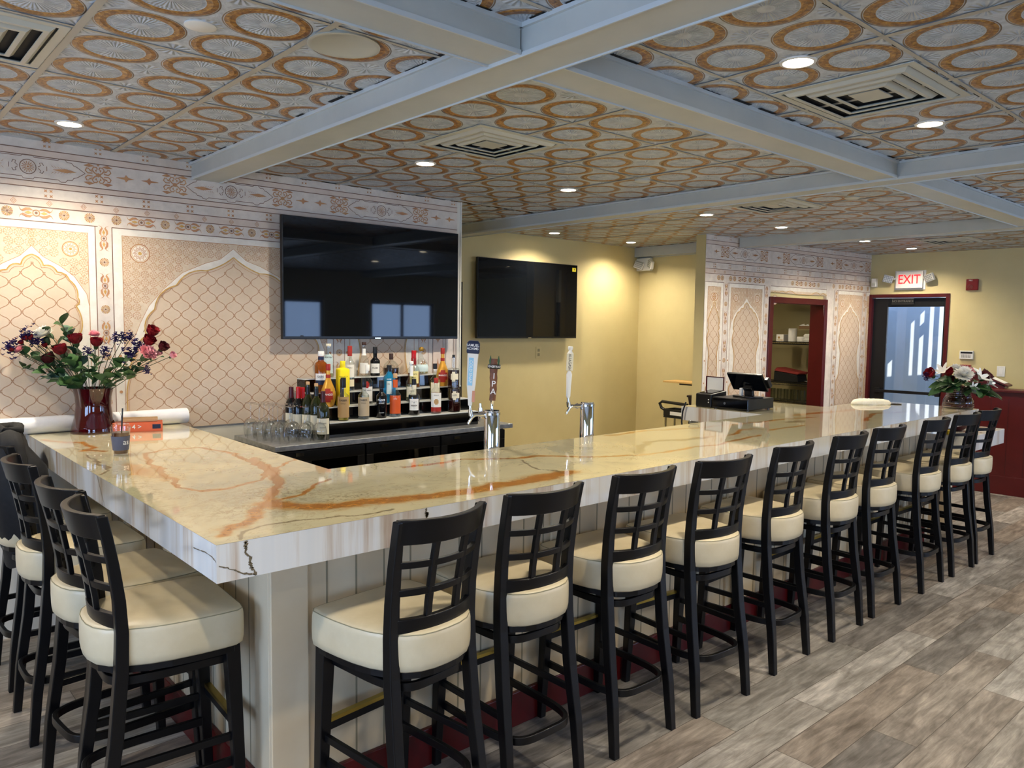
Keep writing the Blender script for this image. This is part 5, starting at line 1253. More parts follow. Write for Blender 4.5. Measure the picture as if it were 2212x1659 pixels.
bt((2.468, 2.20, T1), [(0.035, 0), (0.037, 0.006), (0.037, 0.160), (0.034, 0.164), (0.012, 0.168), (0.012, 0.205)], 0.55, 'clear', 'square dark red bottle with shield label at the right end of the front step', fill=(0.150, 'dark'), labels=[(0.085, 0.145, 'cream', 0.72, 'oval')], texts=[('ALIZE', 0.118, 0.015, 'text_dark')], cap=(0.200, 0.216, 0.013, 'clear'))
bt((2.535, 2.30, T2), [(0.035, 0), (0.037, 0.006), (0.037, 0.205), (0.034, 0.210), (0.012, 0.216), (0.012, 0.290)], 0.55, 'clear', 'tall square dark red bottle behind its shorter twin, second step right end', fill=(0.200, 'dark'), labels=[(0.120, 0.190, 'cream', 0.72, 'oval')], cap=(0.285, 0.307, 0.010, 'blackl'))
MG = [(0.030, 0), (0.036, 0.006), (0.044, 0.045), (0.046, 0.075), (0.040, 0.110), (0.026, 0.145), (0.016, 0.170), (0.0125, 0.195), (0.0125, 0.235)]
def gold_rings(o):
    r = MB(); r.lathe([(0.0145, 0.172), (0.0150, 0.178), (0.0150, 0.195), (0.0140, 0.20)], 16, cap=False); r.build('red_neck_band', LQ['redl'], o, True)
bt((1.562, 2.30, T2), MG, 1.0, 'gold', 'golden teardrop bottle with red MANGO oval, left of the yellow bottle', cap=(0.225, 0.265, 0.0150, 'redl'), labels=[(0.030, 0.115, 'redl', 0.75, 'oval')], texts=[('MANGO', 0.078, 0.017, 'text_white')], extra=gold_rings)
bt((2.506, 2.39, T3), MG, 1.0, 'gold', 'golden teardrop bottle with red MANGO oval at the right, third step', cap=(0.228, 0.270, 0.0150, 'redl'), labels=[(0.030, 0.115, 'redl', 0.75, 'oval')], texts=[('MANGO', 0.078, 0.017, 'text_white')], extra=gold_rings)
bt((1.663, 2.30, T2), [(0.034, 0), (0.036, 0.005), (0.036, 0.225), (0.033, 0.232), (0.014, 0.240), (0.0145, 0.255)], 0.42, 'yellow', 'square bright yellow bottle, tallest on the left of the second step', cap=(0.254, 0.281, 0.0165, 'yellow'), labels=[(0.03, 0.17, 'blackl', 0.5)], texts=[('LIMONCELLO', 0.185, 0.008, 'text_dark')], rz=FACE)
bt((1.841, 2.30, T2), P(0.035, 0.140, 0.013, 0.225), 1.0, 'clear', 'clear rum bottle with white label and red bat medallion, second step', fill=(0.12, 'clear'), cap=(0.215, 0.254, 0.015, 'white'), labels=[(0.02, 0.115, 'white', 1.1), (0.105, 0.148, 'redl', 0.36, 'oval')], texts=[('BACARDI', 0.090, 0.013, 'text_dark')])
bt((2.005, 2.30, T2), [(0.034, 0), (0.037, 0.006), (0.036, 0.150), (0.030, 0.172), (0.016, 0.190), (0.014, 0.200), (0.014, 0.215)], 0.5, 'blue', 'square sapphire blue bottle with pale label and black cap', cap=(0.205, 0.247, 0.0165, 'blackl'), labels=[(0.06, 0.160, 'ltblue', 0.55)], texts=[('GIN', 0.125, 0.014, 'text_grey')])
bt((2.18, 2.30, T2), P(0.037, 0.115, 0.013, 0.255), 1.0, 'clear', 'clear round-shouldered bottle with long white neck label, second step', fill=(0.11, 'pale'), cap=(0.250, 0.268, 0.0145, 'white'), labels=[(0.03, 0.10, 'cream', 1.0), (0.17, 0.24, 'white', 0.9)], texts=[('1800', 0.07, 0.016, 'text_grey')])
bt((2.376, 2.30, T2), P(0.037, 0.130, 0.013, 0.220), 1.0, 'clear', 'pale yellow spirit bottle with cream label behind the pink one', fill=(0.120, 'straw'), cap=(0.212, 0.249, 0.0145, 'blackl'), labels=[(0.02, 0.120, 'cream', 0.9)])
bt((1.564, 2.395, T3), [(0.038, 0), (0.040, 0.006), (0.040, 0.165), (0.034, 0.185), (0.018, 0.197), (0.017, 0.230)], 1.0, 'amber', 'big amber bottle with white and navy label at the left, third step', cap=(0.228, 0.258, 0.0195, 'white'), labels=[(0.078, 0.120, 'white', 0.9), (0.050, 0.078, 'navy', 0.9), (0.205, 0.224, 'navy', 3.1)], texts=[('SAN', 0.100, 0.020, 'text_dark')])
bt((1.768, 2.395, T3), P(0.029, 0.180, 0.013, 0.245), 1.0, 'clear', 'clear bottle with a tall red capsule, third step', fill=(0.15, 'clear'), cap=(0.225, 0.290, 0.0150, 'redl'), labels=[(0.09, 0.170, 'white', 1.2), (0.03, 0.075, 'cream', 1.2)], texts=[('STOLI', 0.150, 0.012, 'text_grey')])
def wax(o):
    rnd = random.Random(2); w = MB()
    for k in range(7):
        a = 2*PI*k/7; L = 0.02+0.035*rnd.random(); w.tube([(0.0148*math.cos(a), 0.0148*math.sin(a), 0.205), (0.0150*math.cos(a), 0.0150*math.sin(a), 0.205-L)], 0.0032, 6)
    w.build('wax_drips', LQ['red'], o, True)
bt((2.264, 2.395, T3), P(0.040, 0.115, 0.0135, 0.240), 0.8, 'clear', 'clear bottle sealed with dripping red wax and square yellow label', fill=(0.10, 'amber'), cap=(0.200, 0.255, 0.0165, 'red'), labels=[(0.03, 0.115, 'yl', 0.8)], texts=[('Maker\'s', 0.095, 0.014, 'text_dark'), ('Mark', 0.072, 0.014, 'text_dark')], extra=wax)
bt((1.667, 2.49, T4), P(0.031, 0.130, 0.0125, 0.205), 1.0, 'clear', 'pale green glass bottle with white illustrated label, top step left', fill=(0.12, 'pale'), cap=(0.203, 0.219, 0.017, 'cream'), labels=[(0.03, 0.150, 'ltblue', 1.1)], texts=[('PORTER', 0.132, 0.013, 'text_dark')])
bt((1.935, 2.50, T4), [(0.028, 0), (0.031, 0.006), (0.030, 0.11), (0.012, 0.15), (0.011, 0.21)], 1.0, 'clear', 'tall thin-necked clear bottle with black stopper, top step', cap=(0.208, 0.228, 0.0145, 'brown'), labels=[(0.02, 0.09, 'white', 1.0), (0.14, 0.185, 'white', 1.2)])
bt((2.012, 2.485, T4), P(0.033, 0.100, 0.013, 0.160), 1.0, 'black', 'black round-shouldered bottle with white portrait label, top step', cap=(0.150, 0.197, 0.0150, 'blackl'), labels=[(0.02, 0.085, 'white', 1.1)], texts=[('RUM', 0.055, 0.018, 'text_grey')])
bt((2.139, 2.485, T4), [(0.040, 0), (0.052, 0.006), (0.055, 0.045), (0.048, 0.075), (0.028, 0.095), (0.014, 0.104), (0.013, 0.115)], 1.0, 'clear', 'squat round decanter half full of dark red spirit, top step', fill=(0.052, 'dark'), cap=(0.108, 0.150, 0.0145, 'brown'))
def ball(o):
    c = MB(); c.lathe([(0.001, 0.158), (0.012, 0.161), (0.018, 0.172), (0.018, 0.180), (0.012, 0.191), (0.001, 0.194)], 16); c.build('ball_stopper', LQ['gcap'], o, True)
bt((2.393, 2.49, T4), [(0.035, 0), (0.048, 0.008), (0.050, 0.05), (0.040, 0.085), (0.020, 0.110), (0.012, 0.125), (0.012, 0.162)], 1.0, 'clear', 'round engraved clear decanter with golden ball stopper, top step', fill=(0.03, 'pale'), labels=[(0.02, 0.07, 'ltblue', 1.3)], extra=ball)
# wine bottles left of the riser
WP = [(0.033, 0), (0.037, 0.006), (0.037, 0.185), (0.030, 0.210), (0.016, 0.232), (0.0135, 0.245), (0.0135, 0.295)]
for i, (x, y, h, cp, lab) in enumerate(((1.375, 2.42, 0.295, 'burg', 'burgundy capsule, leftmost of the wine bottles'), (1.378, 2.33, 0.300, 'red', 'bright red capsule, left one of two'), (1.420, 2.36, 0.293, 'red', 'bright red capsule, right one of two'),
        (1.415, 2.28, 0.325, 'cork', 'pale cork above a black neck, left of another corked one'), (1.437, 2.215, 0.318, 'cork', 'pale cork above a black neck, right of the other corked one'), (1.437, 2.13, 0.285, 'burg', 'dark red capsule and big cream label, nearest the front'))):
    pr = [(r, z*h/0.30) for r, z in WP]; dark = 'green' if i in (3, 4, 5) else 'dark'
    lbs = [(0.05, 0.14, 'cream', 1.1)] if i != 5 else [(0.035, 0.130, 'cream', 1.2)]
    if cp != 'cork': lbs.append((0.235*h/0.3, 0.293*h/0.3, cp, 3.13))
    else: lbs.append((0.240*h/0.3, 0.283*h/0.3, 'blackl', 3.13))
    bottle('wine_bottle', (x, y, 0.965), pr, 1.0, 'black' if dark == 'dark' else 'green', 'dark wine bottle with '+lab, cap=((h*0.955, h+0.004, 0.0142, cp) if cp != 'cork' else (h*0.94, h+0.012, 0.0115, 'cork')), labels=lbs, texts=([('CELLARS', 0.10, 0.011, 'text_grey'), ('RESERVE', 0.075, 0.009, 'text_grey')] if i == 5 else []))
# upturned wine glasses
def make_wineglass():
    o = empty('wine_glass', (0, 0, 0)); h = 0.205
    b = MB(); outer = [(0.034, 0.0), (0.040, 0.025), (0.043, 0.055), (0.038, 0.085), (0.022, 0.104), (0.006, 0.112)]; inner = [(r-0.0012, z) for r, z in outer[:-1]]+[(0.0, 0.108)]
    b.lathe(inner[::-1]+outer, 24, cap=False); b.build('bowl', M['wine_glass'], o, True)
    s = MB(); s.lathe([(0.006, 0.1115), (0.0038, 0.13), (0.0036, 0.185), (0.006, 0.198)], 12); s.build('stem', M['wine_glass'], o, True)
    f = MB(); f.lathe([(0.006, 0.198), (0.020, 0.2025), (0.034, 0.2045), (0.034, 0.2058), (0.0, 0.206)], 24, cap=False); f.build('foot', M['wine_glass'], o, True)
    return o
wg = make_wineglass(); n_ = 0
WGP = [(1.245, 2.165), (1.315, 2.125), (1.395, 2.095), (1.205, 2.245), (1.290, 2.215), (1.365, 2.185), (1.190, 2.330), (1.265, 2.305), (1.165, 2.41), (1.245, 2.40), (1.320, 2.325), (1.150, 2.50), (1.235, 2.50)]
PL = ['front row, left', 'front row, middle', 'front row, right beside the wine bottle', 'second row, left', 'second row, middle', 'second row, right', 'third row, left', 'third row, middle', 'fourth row, left', 'fourth row, right', 'third row, right by the red capsules', 'back row by the mural, left', 'back row by the mural, right']
for i, (x, y) in enumerate(WGP):
    o = wg if i == 0 else copy_tree(wg); o.location = (x, y, 0.965); tag(o, 'clear stemmed wine glass upside down on the cooler, '+PL[i], 'wine glass', 'upturned wine glasses')
def small_tumbler(x, y, lab):
    m = MB(); m.lathe([(0.0, 0.07), (0.024, 0.070), (0.030, 0.0), (0.028, 0.0), (0.022, 0.062), (0.0, 0.062)], 20, cap=False); o = m.build('tumbler', M['wine_glass'], None, True); o.location = (x, y, 0.965); tag(o, lab, 'glass', 'upturned tumblers')
small_tumbler(1.165, 2.185, 'short tumbler upside down in front of the left wine glasses'); small_tumbler(1.125, 2.29, 'short tumbler upside down at the left edge of the cooler'); small_tumbler(1.125, 2.425, 'short tumbler upside down near the mural at the cooler end'); small_tumbler(1.180, 2.105, 'short tumbler upside down nearest the bar corner')

# ------------------------------------------------------------------ beer towers
def tower(x, y, label):
    o = empty('beer_tower', (x, y, 0.885), 0, label, 'beer tower')
    m = MB(); m.lathe([(0.055, 0), (0.055, 0.006), (0.040, 0.010), (0.039, 0.350), (0.036, 0.357), (0.0, 0.359)], 32, cap=False); m.build('column', M['chrome'], o, True)
    m = MB(); m.lathe([(0.041, 0.335), (0.041, 0.345)], 32, cap=False); m.build('collar', M['steel'], o, True); return o
def faucet(o, d, z=0.335):
    d = Vector(d).normalized(); m = MB(); b = Vector((0, 0, z))
    m.cyl(b+d*0.038, b+d*0.07, 0.012, 14); m.cyl(b+d*0.055, b+d*0.062, 0.016, 14); m.cyl(b+d*0.07, b+d*0.11, 0.0085, 12)
    m.tube([b+d*0.085, b+d*0.10+Vector((0, 0, -0.012)), b+d*0.118+Vector((0, 0, -0.045))], [0.010, 0.0085, 0.007], 12)
    m.cyl(b+d*0.105+Vector((0, 0, -0.005)), b+d*0.108+Vector((0, 0, 0.022)), 0.011, 12); m.cyl(b+d*0.108+Vector((0, 0, 0.022)), b+d*0.110+Vector((0, 0, 0.045)), 0.006, 10)
    m.build('faucet', M['chrome'], o, True); q = b+d*0.110+Vector((0, 0, 0.045)); return q
tw1 = tower(1.679, 0.861, 'chrome beer tower, nearer one with two tap handles'); tw2 = tower(2.380, 0.877, 'chrome beer tower, farther one with a single white handle')
RC = Vector((0.743, -0.669, 0))   # along the picture plane, used for the side taps
q1 = faucet(tw1, -Vector((0.86, -0.5, 0))); q2 = faucet(tw2, -Vector((0.86, -0.5, 0)))
qb = faucet(tw1, (0.12, 1, 0))
def handle_frame(tow, q, tilt): return Matrix.Translation(Vector(tow.location)+q) @ Matrix.Rotation(math.atan2(-0.669, 0.743)+0.0, 4, 'Z') @ Matrix.Rotation(tilt, 4, 'Y')
# navy topped handle
h = empty('tap_handle', Vector(tw1.location)+q1, 0, 'tall white and blue tap handle with navy cap, leftmost', 'tap handle'); h.rotation_euler = (0, 0.05, math.atan2(-0.669, 0.743))
m = MB(); m.loft([[(x*w, y*d, z) for x, y in ((-1, -1), (1, -1), (1, 1), (-1, 1))] for z, w, d in ((0.0, 0.009, 0.009), (0.03, 0.012, 0.010), (0.10, 0.021, 0.015), (0.245, 0.026, 0.017), (0.262, 0.026, 0.017))]); m.build('handle_body', M['white_plastic'], h, bevel=0.003)
m = MB(); m.loft([[(x*w, y*d, z) for x, y in ((-1, -1), (1, -1), (1, 1), (-1, 1))] for z, w, d in ((0.255, 0.029, 0.020), (0.265, 0.031, 0.021), (0.305, 0.031, 0.021), (0.318, 0.022, 0.016))]); m.build('navy_cap', LQ['navy'], h, bevel=0.004)
m = MB(); m.box(-0.017, 0.006, -0.0185, -0.0165, 0.10, 0.235); m.build('blue_panel', mat('ice_blue_panel', rgb(150, 205, 232), 0.3), h)
m = MB(); put_text(m, 'SAMUEL', 0.017, lambda u, v: (u-0.002, -0.0215, 0.295+v)); put_text(m, 'ADAMS', 0.017, lambda u, v: (u-0.002, -0.0215, 0.279+v)); put_text(m, 'COLD SNAP', 0.020, lambda u, v: (-0.006+v, -0.0192, 0.168-u)); m.build('lettering', M['text_white'], h)
m = MB(); m.box(0.008, 0.022, -0.0178, -0.0165, 0.02, 0.075); m.build('copper_strip', mat('copper_strip', rgb(200, 140, 110), 0.4), h)
# wooden IPA handle on the tap facing the staff side
h = empty('tap_handle', Vector(tw1.location)+Vector((0.0, 0.0, 0.40)), 0, 'carved brown wooden tap handle lettered IPA', 'tap handle'); h.rotation_euler = (0, 0.045, math.atan2(-0.669, 0.743))
m = MB(); m.lathe([(0.010, -0.045), (0.0065, -0.03), (0.008, -0.005), (0.010, 0.005)], 14); m.build('ferrule', M['chrome'], h, True)
rings = []; rnd = random.Random(9)
for k in range(12):
    t = k/11; w = 0.0155+0.005*t-(0.004 if t > 0.85 else 0)+rnd.uniform(-0.0012, 0.0012); rings.append([(x*w+0.002*math.sin(6*t), y*0.012, 0.005+0.205*t) for x, y in ((-1, -0.6), (-0.6, -1), (0.6, -1), (1, -0.6), (1, 0.6), (0.6, 1), (-0.6, 1), (-1, 0.6))])
m = MB(); m.loft(rings); m.build('wooden_body', mottled('carved_wood', rgb(92, 54, 32), rgb(122, 76, 46), 30, 0.5, bump=0.4), h, True)
for i, c in enumerate('IPA'):
    m = MB(); put_text(m, c, 0.040, lambda u, v: (u+0.002, -0.0135, 0.125-0.038*i+v)); m.build('letter', M['text_white'], h)
m = MB(); m.lathe([(0.030, 0.162), (0.032, 0.165), (0.032, 0.180), (0.030, 0.182)], 24, cap=False); m.build('ring_band', M['black'], h, True)
m = MB()
for tx, a0 in (('HEAD', -2.15), ('STEADY', -0.95)): put_text(m, tx, 0.015, lambda u, v: (0.0326*math.cos(a0+u/0.032), 0.0326*math.sin(a0+u/0.032), 0.1725+v))
m.build('ring_lettering', M['text_white'], h)
for s in (-1, 1):
    m = MB(); m.loft([[(s*0.020+x*w, y*0.006, z) for x, y in ((-1, -1), (1, -1), (1, 1), (-1, 1))] for z, w in ((0.182, 0.004), (0.20, 0.006), (0.225, 0.001))]); m.build('hop_leaf', M['leaf'], h)
# white bottle shaped handle
h = empty('tap_handle', Vector(tw2.location)+q2, 0, 'slim cream tap handle with upright dark lettering on the farther tower', 'tap handle'); h.rotation_euler = (0, 0.03, math.atan2(-0.669, 0.743))
m = MB(); m.lathe([(0.008, 0.0), (0.012, 0.01), (0.013, 0.06), (0.016, 0.13), (0.010, 0.145), (0.010, 0.148)], 14, sq=0.8); m.build('handle_grip', M['white_plastic'], h, True)
m = MB(); m.box(-0.018, 0.018, -0.012, 0.012, 0.15, 0.245); m.build('lettered_block', M['cream_label'], h, bevel=0.002)
m = MB(); m.lathe([(0.017, 0.245), (0.010, 0.256), (0.009, 0.262), (0.014, 0.268), (0.014, 0.280), (0.010, 0.284)], 16); m.build('bottle_top', M['white_plastic'], h, True)
m = MB(); put_text(m, 'ALLAGASH', 0.0205, lambda u, v: (-0.001+v, -0.0125, 0.1975-u), sx=0.9); m.build('lettering', M['text_dark'], h)

# ------------------------------------------------------------------ flowers
def petal(mb, c, n, up, L, w, cup, m=0, curl=0.3, seg=4):
    """cupped petal rooted at c, pointing along up, curling away from n"""
    n = Vector(n).normalized(); up = Vector(up).normalized(); s = up.cross(n).normalized(); vs = []; fs = []
    for j in range(seg+1):
        t = j/seg; ww = w*math.sin(PI*min(0.98, 0.12+0.80*t))**0.7; cen = Vector(c)+up*(L*t)+n*(cup*math.sin(PI*t*0.7)+curl*L*t*t)
        for i in range(4):
            k = -1+2*i/3; vs.append(tuple(cen+s*(k*ww)-n*(0.35*ww*k*k)))
    for j in range(seg):
        for i in range(3): fs.append((j*4+i, j*4+i+1, (j+1)*4+i+1, (j+1)*4+i))
    mb.add(vs, fs, m)
def rose_head(R, d):
    """layered rose bloom about direction d"""
    mb = MB(); d = Vector(d).normalized(); a = d.orthogonal().normalized(); b = d.cross(a)
    for layer, (k, r, L, cup, curl) in enumerate(((3, 0.10, 0.75, 0.05, 0.02), (5, 0.24, 0.85, 0.10, 0.05), (6, 0.40, 0.90, 0.18, 0.12), (7, 0.55, 0.85, 0.25, 0.32))):
        for i in range(k):
            t = 2*PI*i/k+layer*0.5; n = a*math.cos(t)+b*math.sin(t); petal(mb, n*(r*R*0.55)+d*(-0.35*R), n, d, L*R*1.15, R*(0.30+0.11*layer), cup*R, curl=curl)
    mb.lathe([(0.01*R, 0.0), (0.01*R, 0.001)], 4); return mb
def carnation_head(R, d, rnd, n=60):
    mb = MB(); d = Vector(d).normalized(); a = d.orthogonal().normalized(); b = d.cross(a)
    for i in range(n):
        t = i*2.39996; u = (i+0.5)/n; ph = u**0.6*1.25; n_ = (a*math.cos(t)+b*math.sin(t)); up = (d*math.cos(ph)+n_*math.sin(ph)).normalized(); w = R*0.26
        c = Vector((0, 0, 0)); L = R*(0.8+0.25*rnd.random()); s = up.cross(n_).normalized() if up.cross(n_).length > 1e-3 else a
        vs = []; K = 5
        for j in range(3):
            for k in range(K):
                q = -1+2*k/(K-1); z = [0.25, 0.7, 1.0][j]; wv = 0.10*R*math.sin(k*2.6+i)*(j == 2); vs.append(tuple(up*(L*z+wv)+s*(q*w*z)+n_*(wv*0.6)))
        mb.add(vs, [(j*K+k, j*K+k+1, (j+1)*K+k+1, (j+1)*K+k) for j in range(2) for k in range(K-1)])
    return mb
def statice_head(R, d, rnd, n=46):
    mb = MB()
    for i in range(n):
        c = Vector((rnd.gauss(0, 0.4), rnd.gauss(0, 0.4), rnd.gauss(0, 0.5)))*R; r = R*rnd.uniform(0.16, 0.26)
        for k in range(4):
            t = PI/2*k+rnd.random(); n_ = Vector((math.cos(t), math.sin(t), 0.2)); petal(mb, c, n_, (n_*0.8+Vector((0, 0, 0.7))), r*1.5, r*0.6, 0, seg=2)
    return mb
def lily_head(R, d, rnd):
    mb = MB(); d = Vector(d).normalized(); a = d.orthogonal().normalized(); b = d.cross(a)
    for i in range(6):
        t = 2*PI*i/6; n = a*math.cos(t)+b*math.sin(t); petal(mb, Vector((0, 0, 0)), n, (d*0.7+n*0.7), R*1.2, R*0.30, 0.05*R, curl=0.35)
    return mb
def leaf_mesh(mb, p, d, L, w, droop=0.3, m=0, twist=0.0):
    d = Vector(d).normalized(); up = Vector((0, 0, 1)); s = d.cross(up); s = s.normalized() if s.length > 0.05 else Vector((1, 0, 0)); n = s.cross(d).normalized(); s = (s*math.cos(twist)+n*math.sin(twist)); vs = []; fs = []; K = 6
    for j in range(K+1):
        t = j/K; ww = w*math.sin(PI*min(0.985, 0.04+0.95*t))**0.8; c = Vector(p)+d*(L*t)-Vector((0, 0, 1))*(droop*L*t*t)
        for i in range(3): vs.append(tuple(c+s*((i-1)*ww)+n*(0.25*ww*abs(i-1))))
    for j in range(K):
        for i in range(2): fs.append((j*3+i, j*3+i+1, (j+1)*3+i+1, (j+1)*3+i))
    mb.add(vs, fs, m)
def flower(kind, root, mouth, head, label, name, R=0.028, col='rose', leaves=2, seed=0, grp=None):
    rnd = random.Random(seed); root, mouth, head = Vector(root), Vector(mouth), Vector(head); R = R*1.5
    o = empty(name, root, 0, label, 'flower', grp); d = (head-mouth).normalized(); d = (d+Vector((0, 0, 0.35))-Vector((CAM.x*-1+root.x, CAM.y*-1+root.y, 0)).normalized()*0.35).normalized()
    L = lambda p: Vector(p)-root
    mid = (mouth+head)/2+Vector((0, 0, 0.018)); pts = [L(root), L(mouth)*0.5, L(mouth), L(mid), L(head)-d*R*0.2]
    m = MB(); m.tube(pts, [0.0018, 0.0018, 0.0018, 0.0017, 0.0016], 6); m.build('stem', M['stem'], o, True)
    hd = dict(rose=lambda: rose_head(R, d), carnation=lambda: carnation_head(R, d, rnd), statice=lambda: statice_head(R, d, rnd), lily=lambda: lily_head(R, d, rnd), bud=lambda: rose_head(R, d))[kind]()
    hd.v = [(x+L(head).x, y+L(head).y, z+L(head).z) for x, y, z in hd.v]
    hd.build('bloom', M[col], o, True, angle=80)
    if kind in ('rose', 'bud', 'carnation'):
        c = MB(); c.T = Matrix.Translation(L(head)-d*R*0.45) @ d.to_track_quat('Z', 'Y').to_matrix().to_4x4(); c.lathe([(0.002, -R*0.5), (R*0.28, -R*0.25), (R*0.34, R*0.15), (R*0.30, R*0.3)], 10, cap=False); c.build('calyx', M['stem'], o, True)
    for i in range(leaves):
        t = rnd.uniform(0.25, 0.8); p = L(mouth)*(1-t)+L(head)*t; a = rnd.uniform(0, 2*PI); lm = MB(); leaf_mesh(lm, p, (math.cos(a), math.sin(a), rnd.uniform(0.2, 0.8)), rnd.uniform(0.045, 0.07), rnd.uniform(0.014, 0.021), twist=rnd.uniform(-0.7, 0.7)); lm.build('leaf', M['leaf'], o, True)
    return o
def sprig(root, mouth, tip, label, n=7, L=0.055, w=0.014, col='leaf', seed=0, grp=None):
    n = int(n*1.4); L *= 1.15; w *= 1.35
    rnd = random.Random(seed); root, mouth, tip = Vector(root), Vector(mouth), Vector(tip); o = empty('leafy_sprig', root, 0, label, 'foliage', grp)
    mid = (mouth+tip)/2+Vector((0, 0, 0.02)); pts = [Vector((0, 0, 0)), mouth-root, mid-root, tip-root]; m = MB(); m.tube(pts, 0.0018, 6); m.build('stem', M['stem'], o, True)
    for i in range(n):
        t = 0.15+0.85*i/(n-1); p = (mouth-root).lerp(tip-root, t)+Vector((0, 0, 0.02*math.sin(PI*t))); a = i*2.4+rnd.random(); d = (tip-mouth).normalized()*0.7+Vector((math.cos(a), math.sin(a), 0.35))*0.8
        lm = MB(); leaf_mesh(lm, p, d, L*rnd.uniform(0.8, 1.2), w*rnd.uniform(0.8, 1.2), droop=rnd.uniform(0.1, 0.5), twist=rnd.uniform(-0.8, 0.8)); lm.build('leaf', M[col], o, True)
    return o
# picture-plane axes at a vase: R to the right, U up, F towards the camera
RV = Vector((0.743, -0.669, 0.0)); FV = Vector((-0.669, -0.743, 0.0))
V1 = Vector((0.285, 2.462, 1.067)); S1 = 0.00307   # metres per photo pixel at this vase
ruby = empty('flower_vase', V1, 0, 'dark ruby glass vase of mixed flowers on the bar end by the mural', 'vase')
VP_ = [(0.110, 0.0), (0.112, 0.006), (0.104, 0.04), (0.090, 0.09), (0.084, 0.14), (0.087, 0.19), (0.097, 0.235)]
m = MB(); m.lathe([(0.0, 0.0)]+VP_+[(r-0.004, z) for r, z in VP_[::-1][:-1]]+[(0.0, 0.012)], 40, cap=False); m.build('vase_body', M['ruby'] if 'ruby' in M else M.setdefault('ruby', mat('ruby_glass_body', rgb(58, 1, 9), 0.03, trans=0.25, spec=0.9, coat=0.5)), ruby, True)
def W1(px, py, f=0.0):
    p = V1+RV*((px-200)*S1)+Vector((0, 0, (934-py)*S1*0.995))+FV*f
    if p.y > 2.52: p = CAM+(p-CAM)*((2.52-CAM.y)/(p.y-CAM.y))
    return p
MO = Vector((0, 0, 0.225))
FL1 = [('rose', 182, 775, 0.030, 'rose', 0.05, 'crimson rose high in the middle of the bouquet'), ('rose', 164, 793, 0.030, 'rose', 0.09, 'crimson rose left of centre, lower than its neighbour'), ('rose', 142, 808, 0.031, 'rose_dark', 0.08, 'dark crimson open rose lowest on the left'),
       ('rose', 215, 780, 0.026, 'rose', 0.04, 'crimson rose right of centre beside the pink carnation'), ('rose', 306, 760, 0.028, 'rose', 0.02, 'crimson rose highest on the right side'), ('rose', 303, 776, 0.028, 'rose', 0.04, 'crimson rose just under the highest right one'), ('rose', 324, 786, 0.024, 'rose_dark', 0.02, 'very dark red bloom at the right tip'),
       ('carnation', 119, 770, 0.036, 'petal_white', 0.0, 'white carnation at the upper left of the bouquet'), ('carnation', 302, 798, 0.034, 'pink', 0.06, 'large pink carnation on the right side'), ('carnation', 201, 769, 0.022, 'pink', -0.02, 'small pale pink carnation behind the central rose'), ('bud', 337, 800, 0.016, 'pink', 0.0, 'pale pink bud at the far right'),
       ('bud', 318, 796, 0.012, 'pink', 0.02, 'tiny pale pink bud beside the dark red bloom'), ('carnation', 82, 795, 0.020, 'pink', 0.02, 'small pink bloom at the left'), ('statice', 62, 790, 0.028, 'purple', 0.0, 'purple statice spike farthest left'), ('statice', 88, 767, 0.022, 'purple', 0.0, 'purple statice over the red buds at upper left'),
       ('statice', 112, 779, 0.024, 'purple', 0.03, 'purple statice under the white carnation'), ('statice', 242, 773, 0.018, 'purple', 0.0, 'purple statice, left of three upright ones'), ('statice', 253, 772, 0.018, 'purple', 0.0, 'purple statice, middle of three upright ones'), ('statice', 266, 772, 0.020, 'purple', 0.0, 'purple statice, right of three upright ones'),
       ('statice', 284, 786, 0.026, 'purple', 0.04, 'purple statice beside the pink carnation'), ('statice', 275, 798, 0.024, 'purple', 0.06, 'lower purple statice left of the pink carnation'), ('statice', 299, 825, 0.016, 'purple', 0.04, 'small purple statice lowest on the right'), ('statice', 233, 793, 0.020, 'purple', 0.06, 'faded purple statice in the centre'),
       ('statice', 211, 794, 0.018, 'purple', 0.10, 'small purple statice in front of the centre'), ('bud', 93, 774, 0.014, 'rose', 0.03, 'red bud cluster at upper left, higher'), ('bud', 102, 773, 0.014, 'rose', 0.03, 'red bud next to the white carnation'), ('bud', 86, 781, 0.012, 'rose', 0.03, 'lowest red bud at upper left'), ('bud', 128, 785, 0.013, 'rose', 0.04, 'red bud below the white carnation'), ('bud', 71, 793, 0.013, 'rose', 0.04, 'red bud beside the small pink bloom')]
NM = dict(rose='rose', carnation='carnation', statice='statice', bud='flower_bud', lily='lily')
for i, (k, px, py, R, c, f, lab) in enumerate(FL1):
    hx = W1(px, py, f); mo = V1+MO+RV*((px-200)*S1*0.22)+FV*(f*0.5); ro = V1+Vector((0, 0, 0.03))-RV*((px-200)*S1*0.10)
    flower(k, ro, mo, hx, lab, NM[k], R, c, leaves=(3 if k == 'rose' else 2 if k == 'carnation' else 1), seed=i, grp='flowers in the ruby vase')
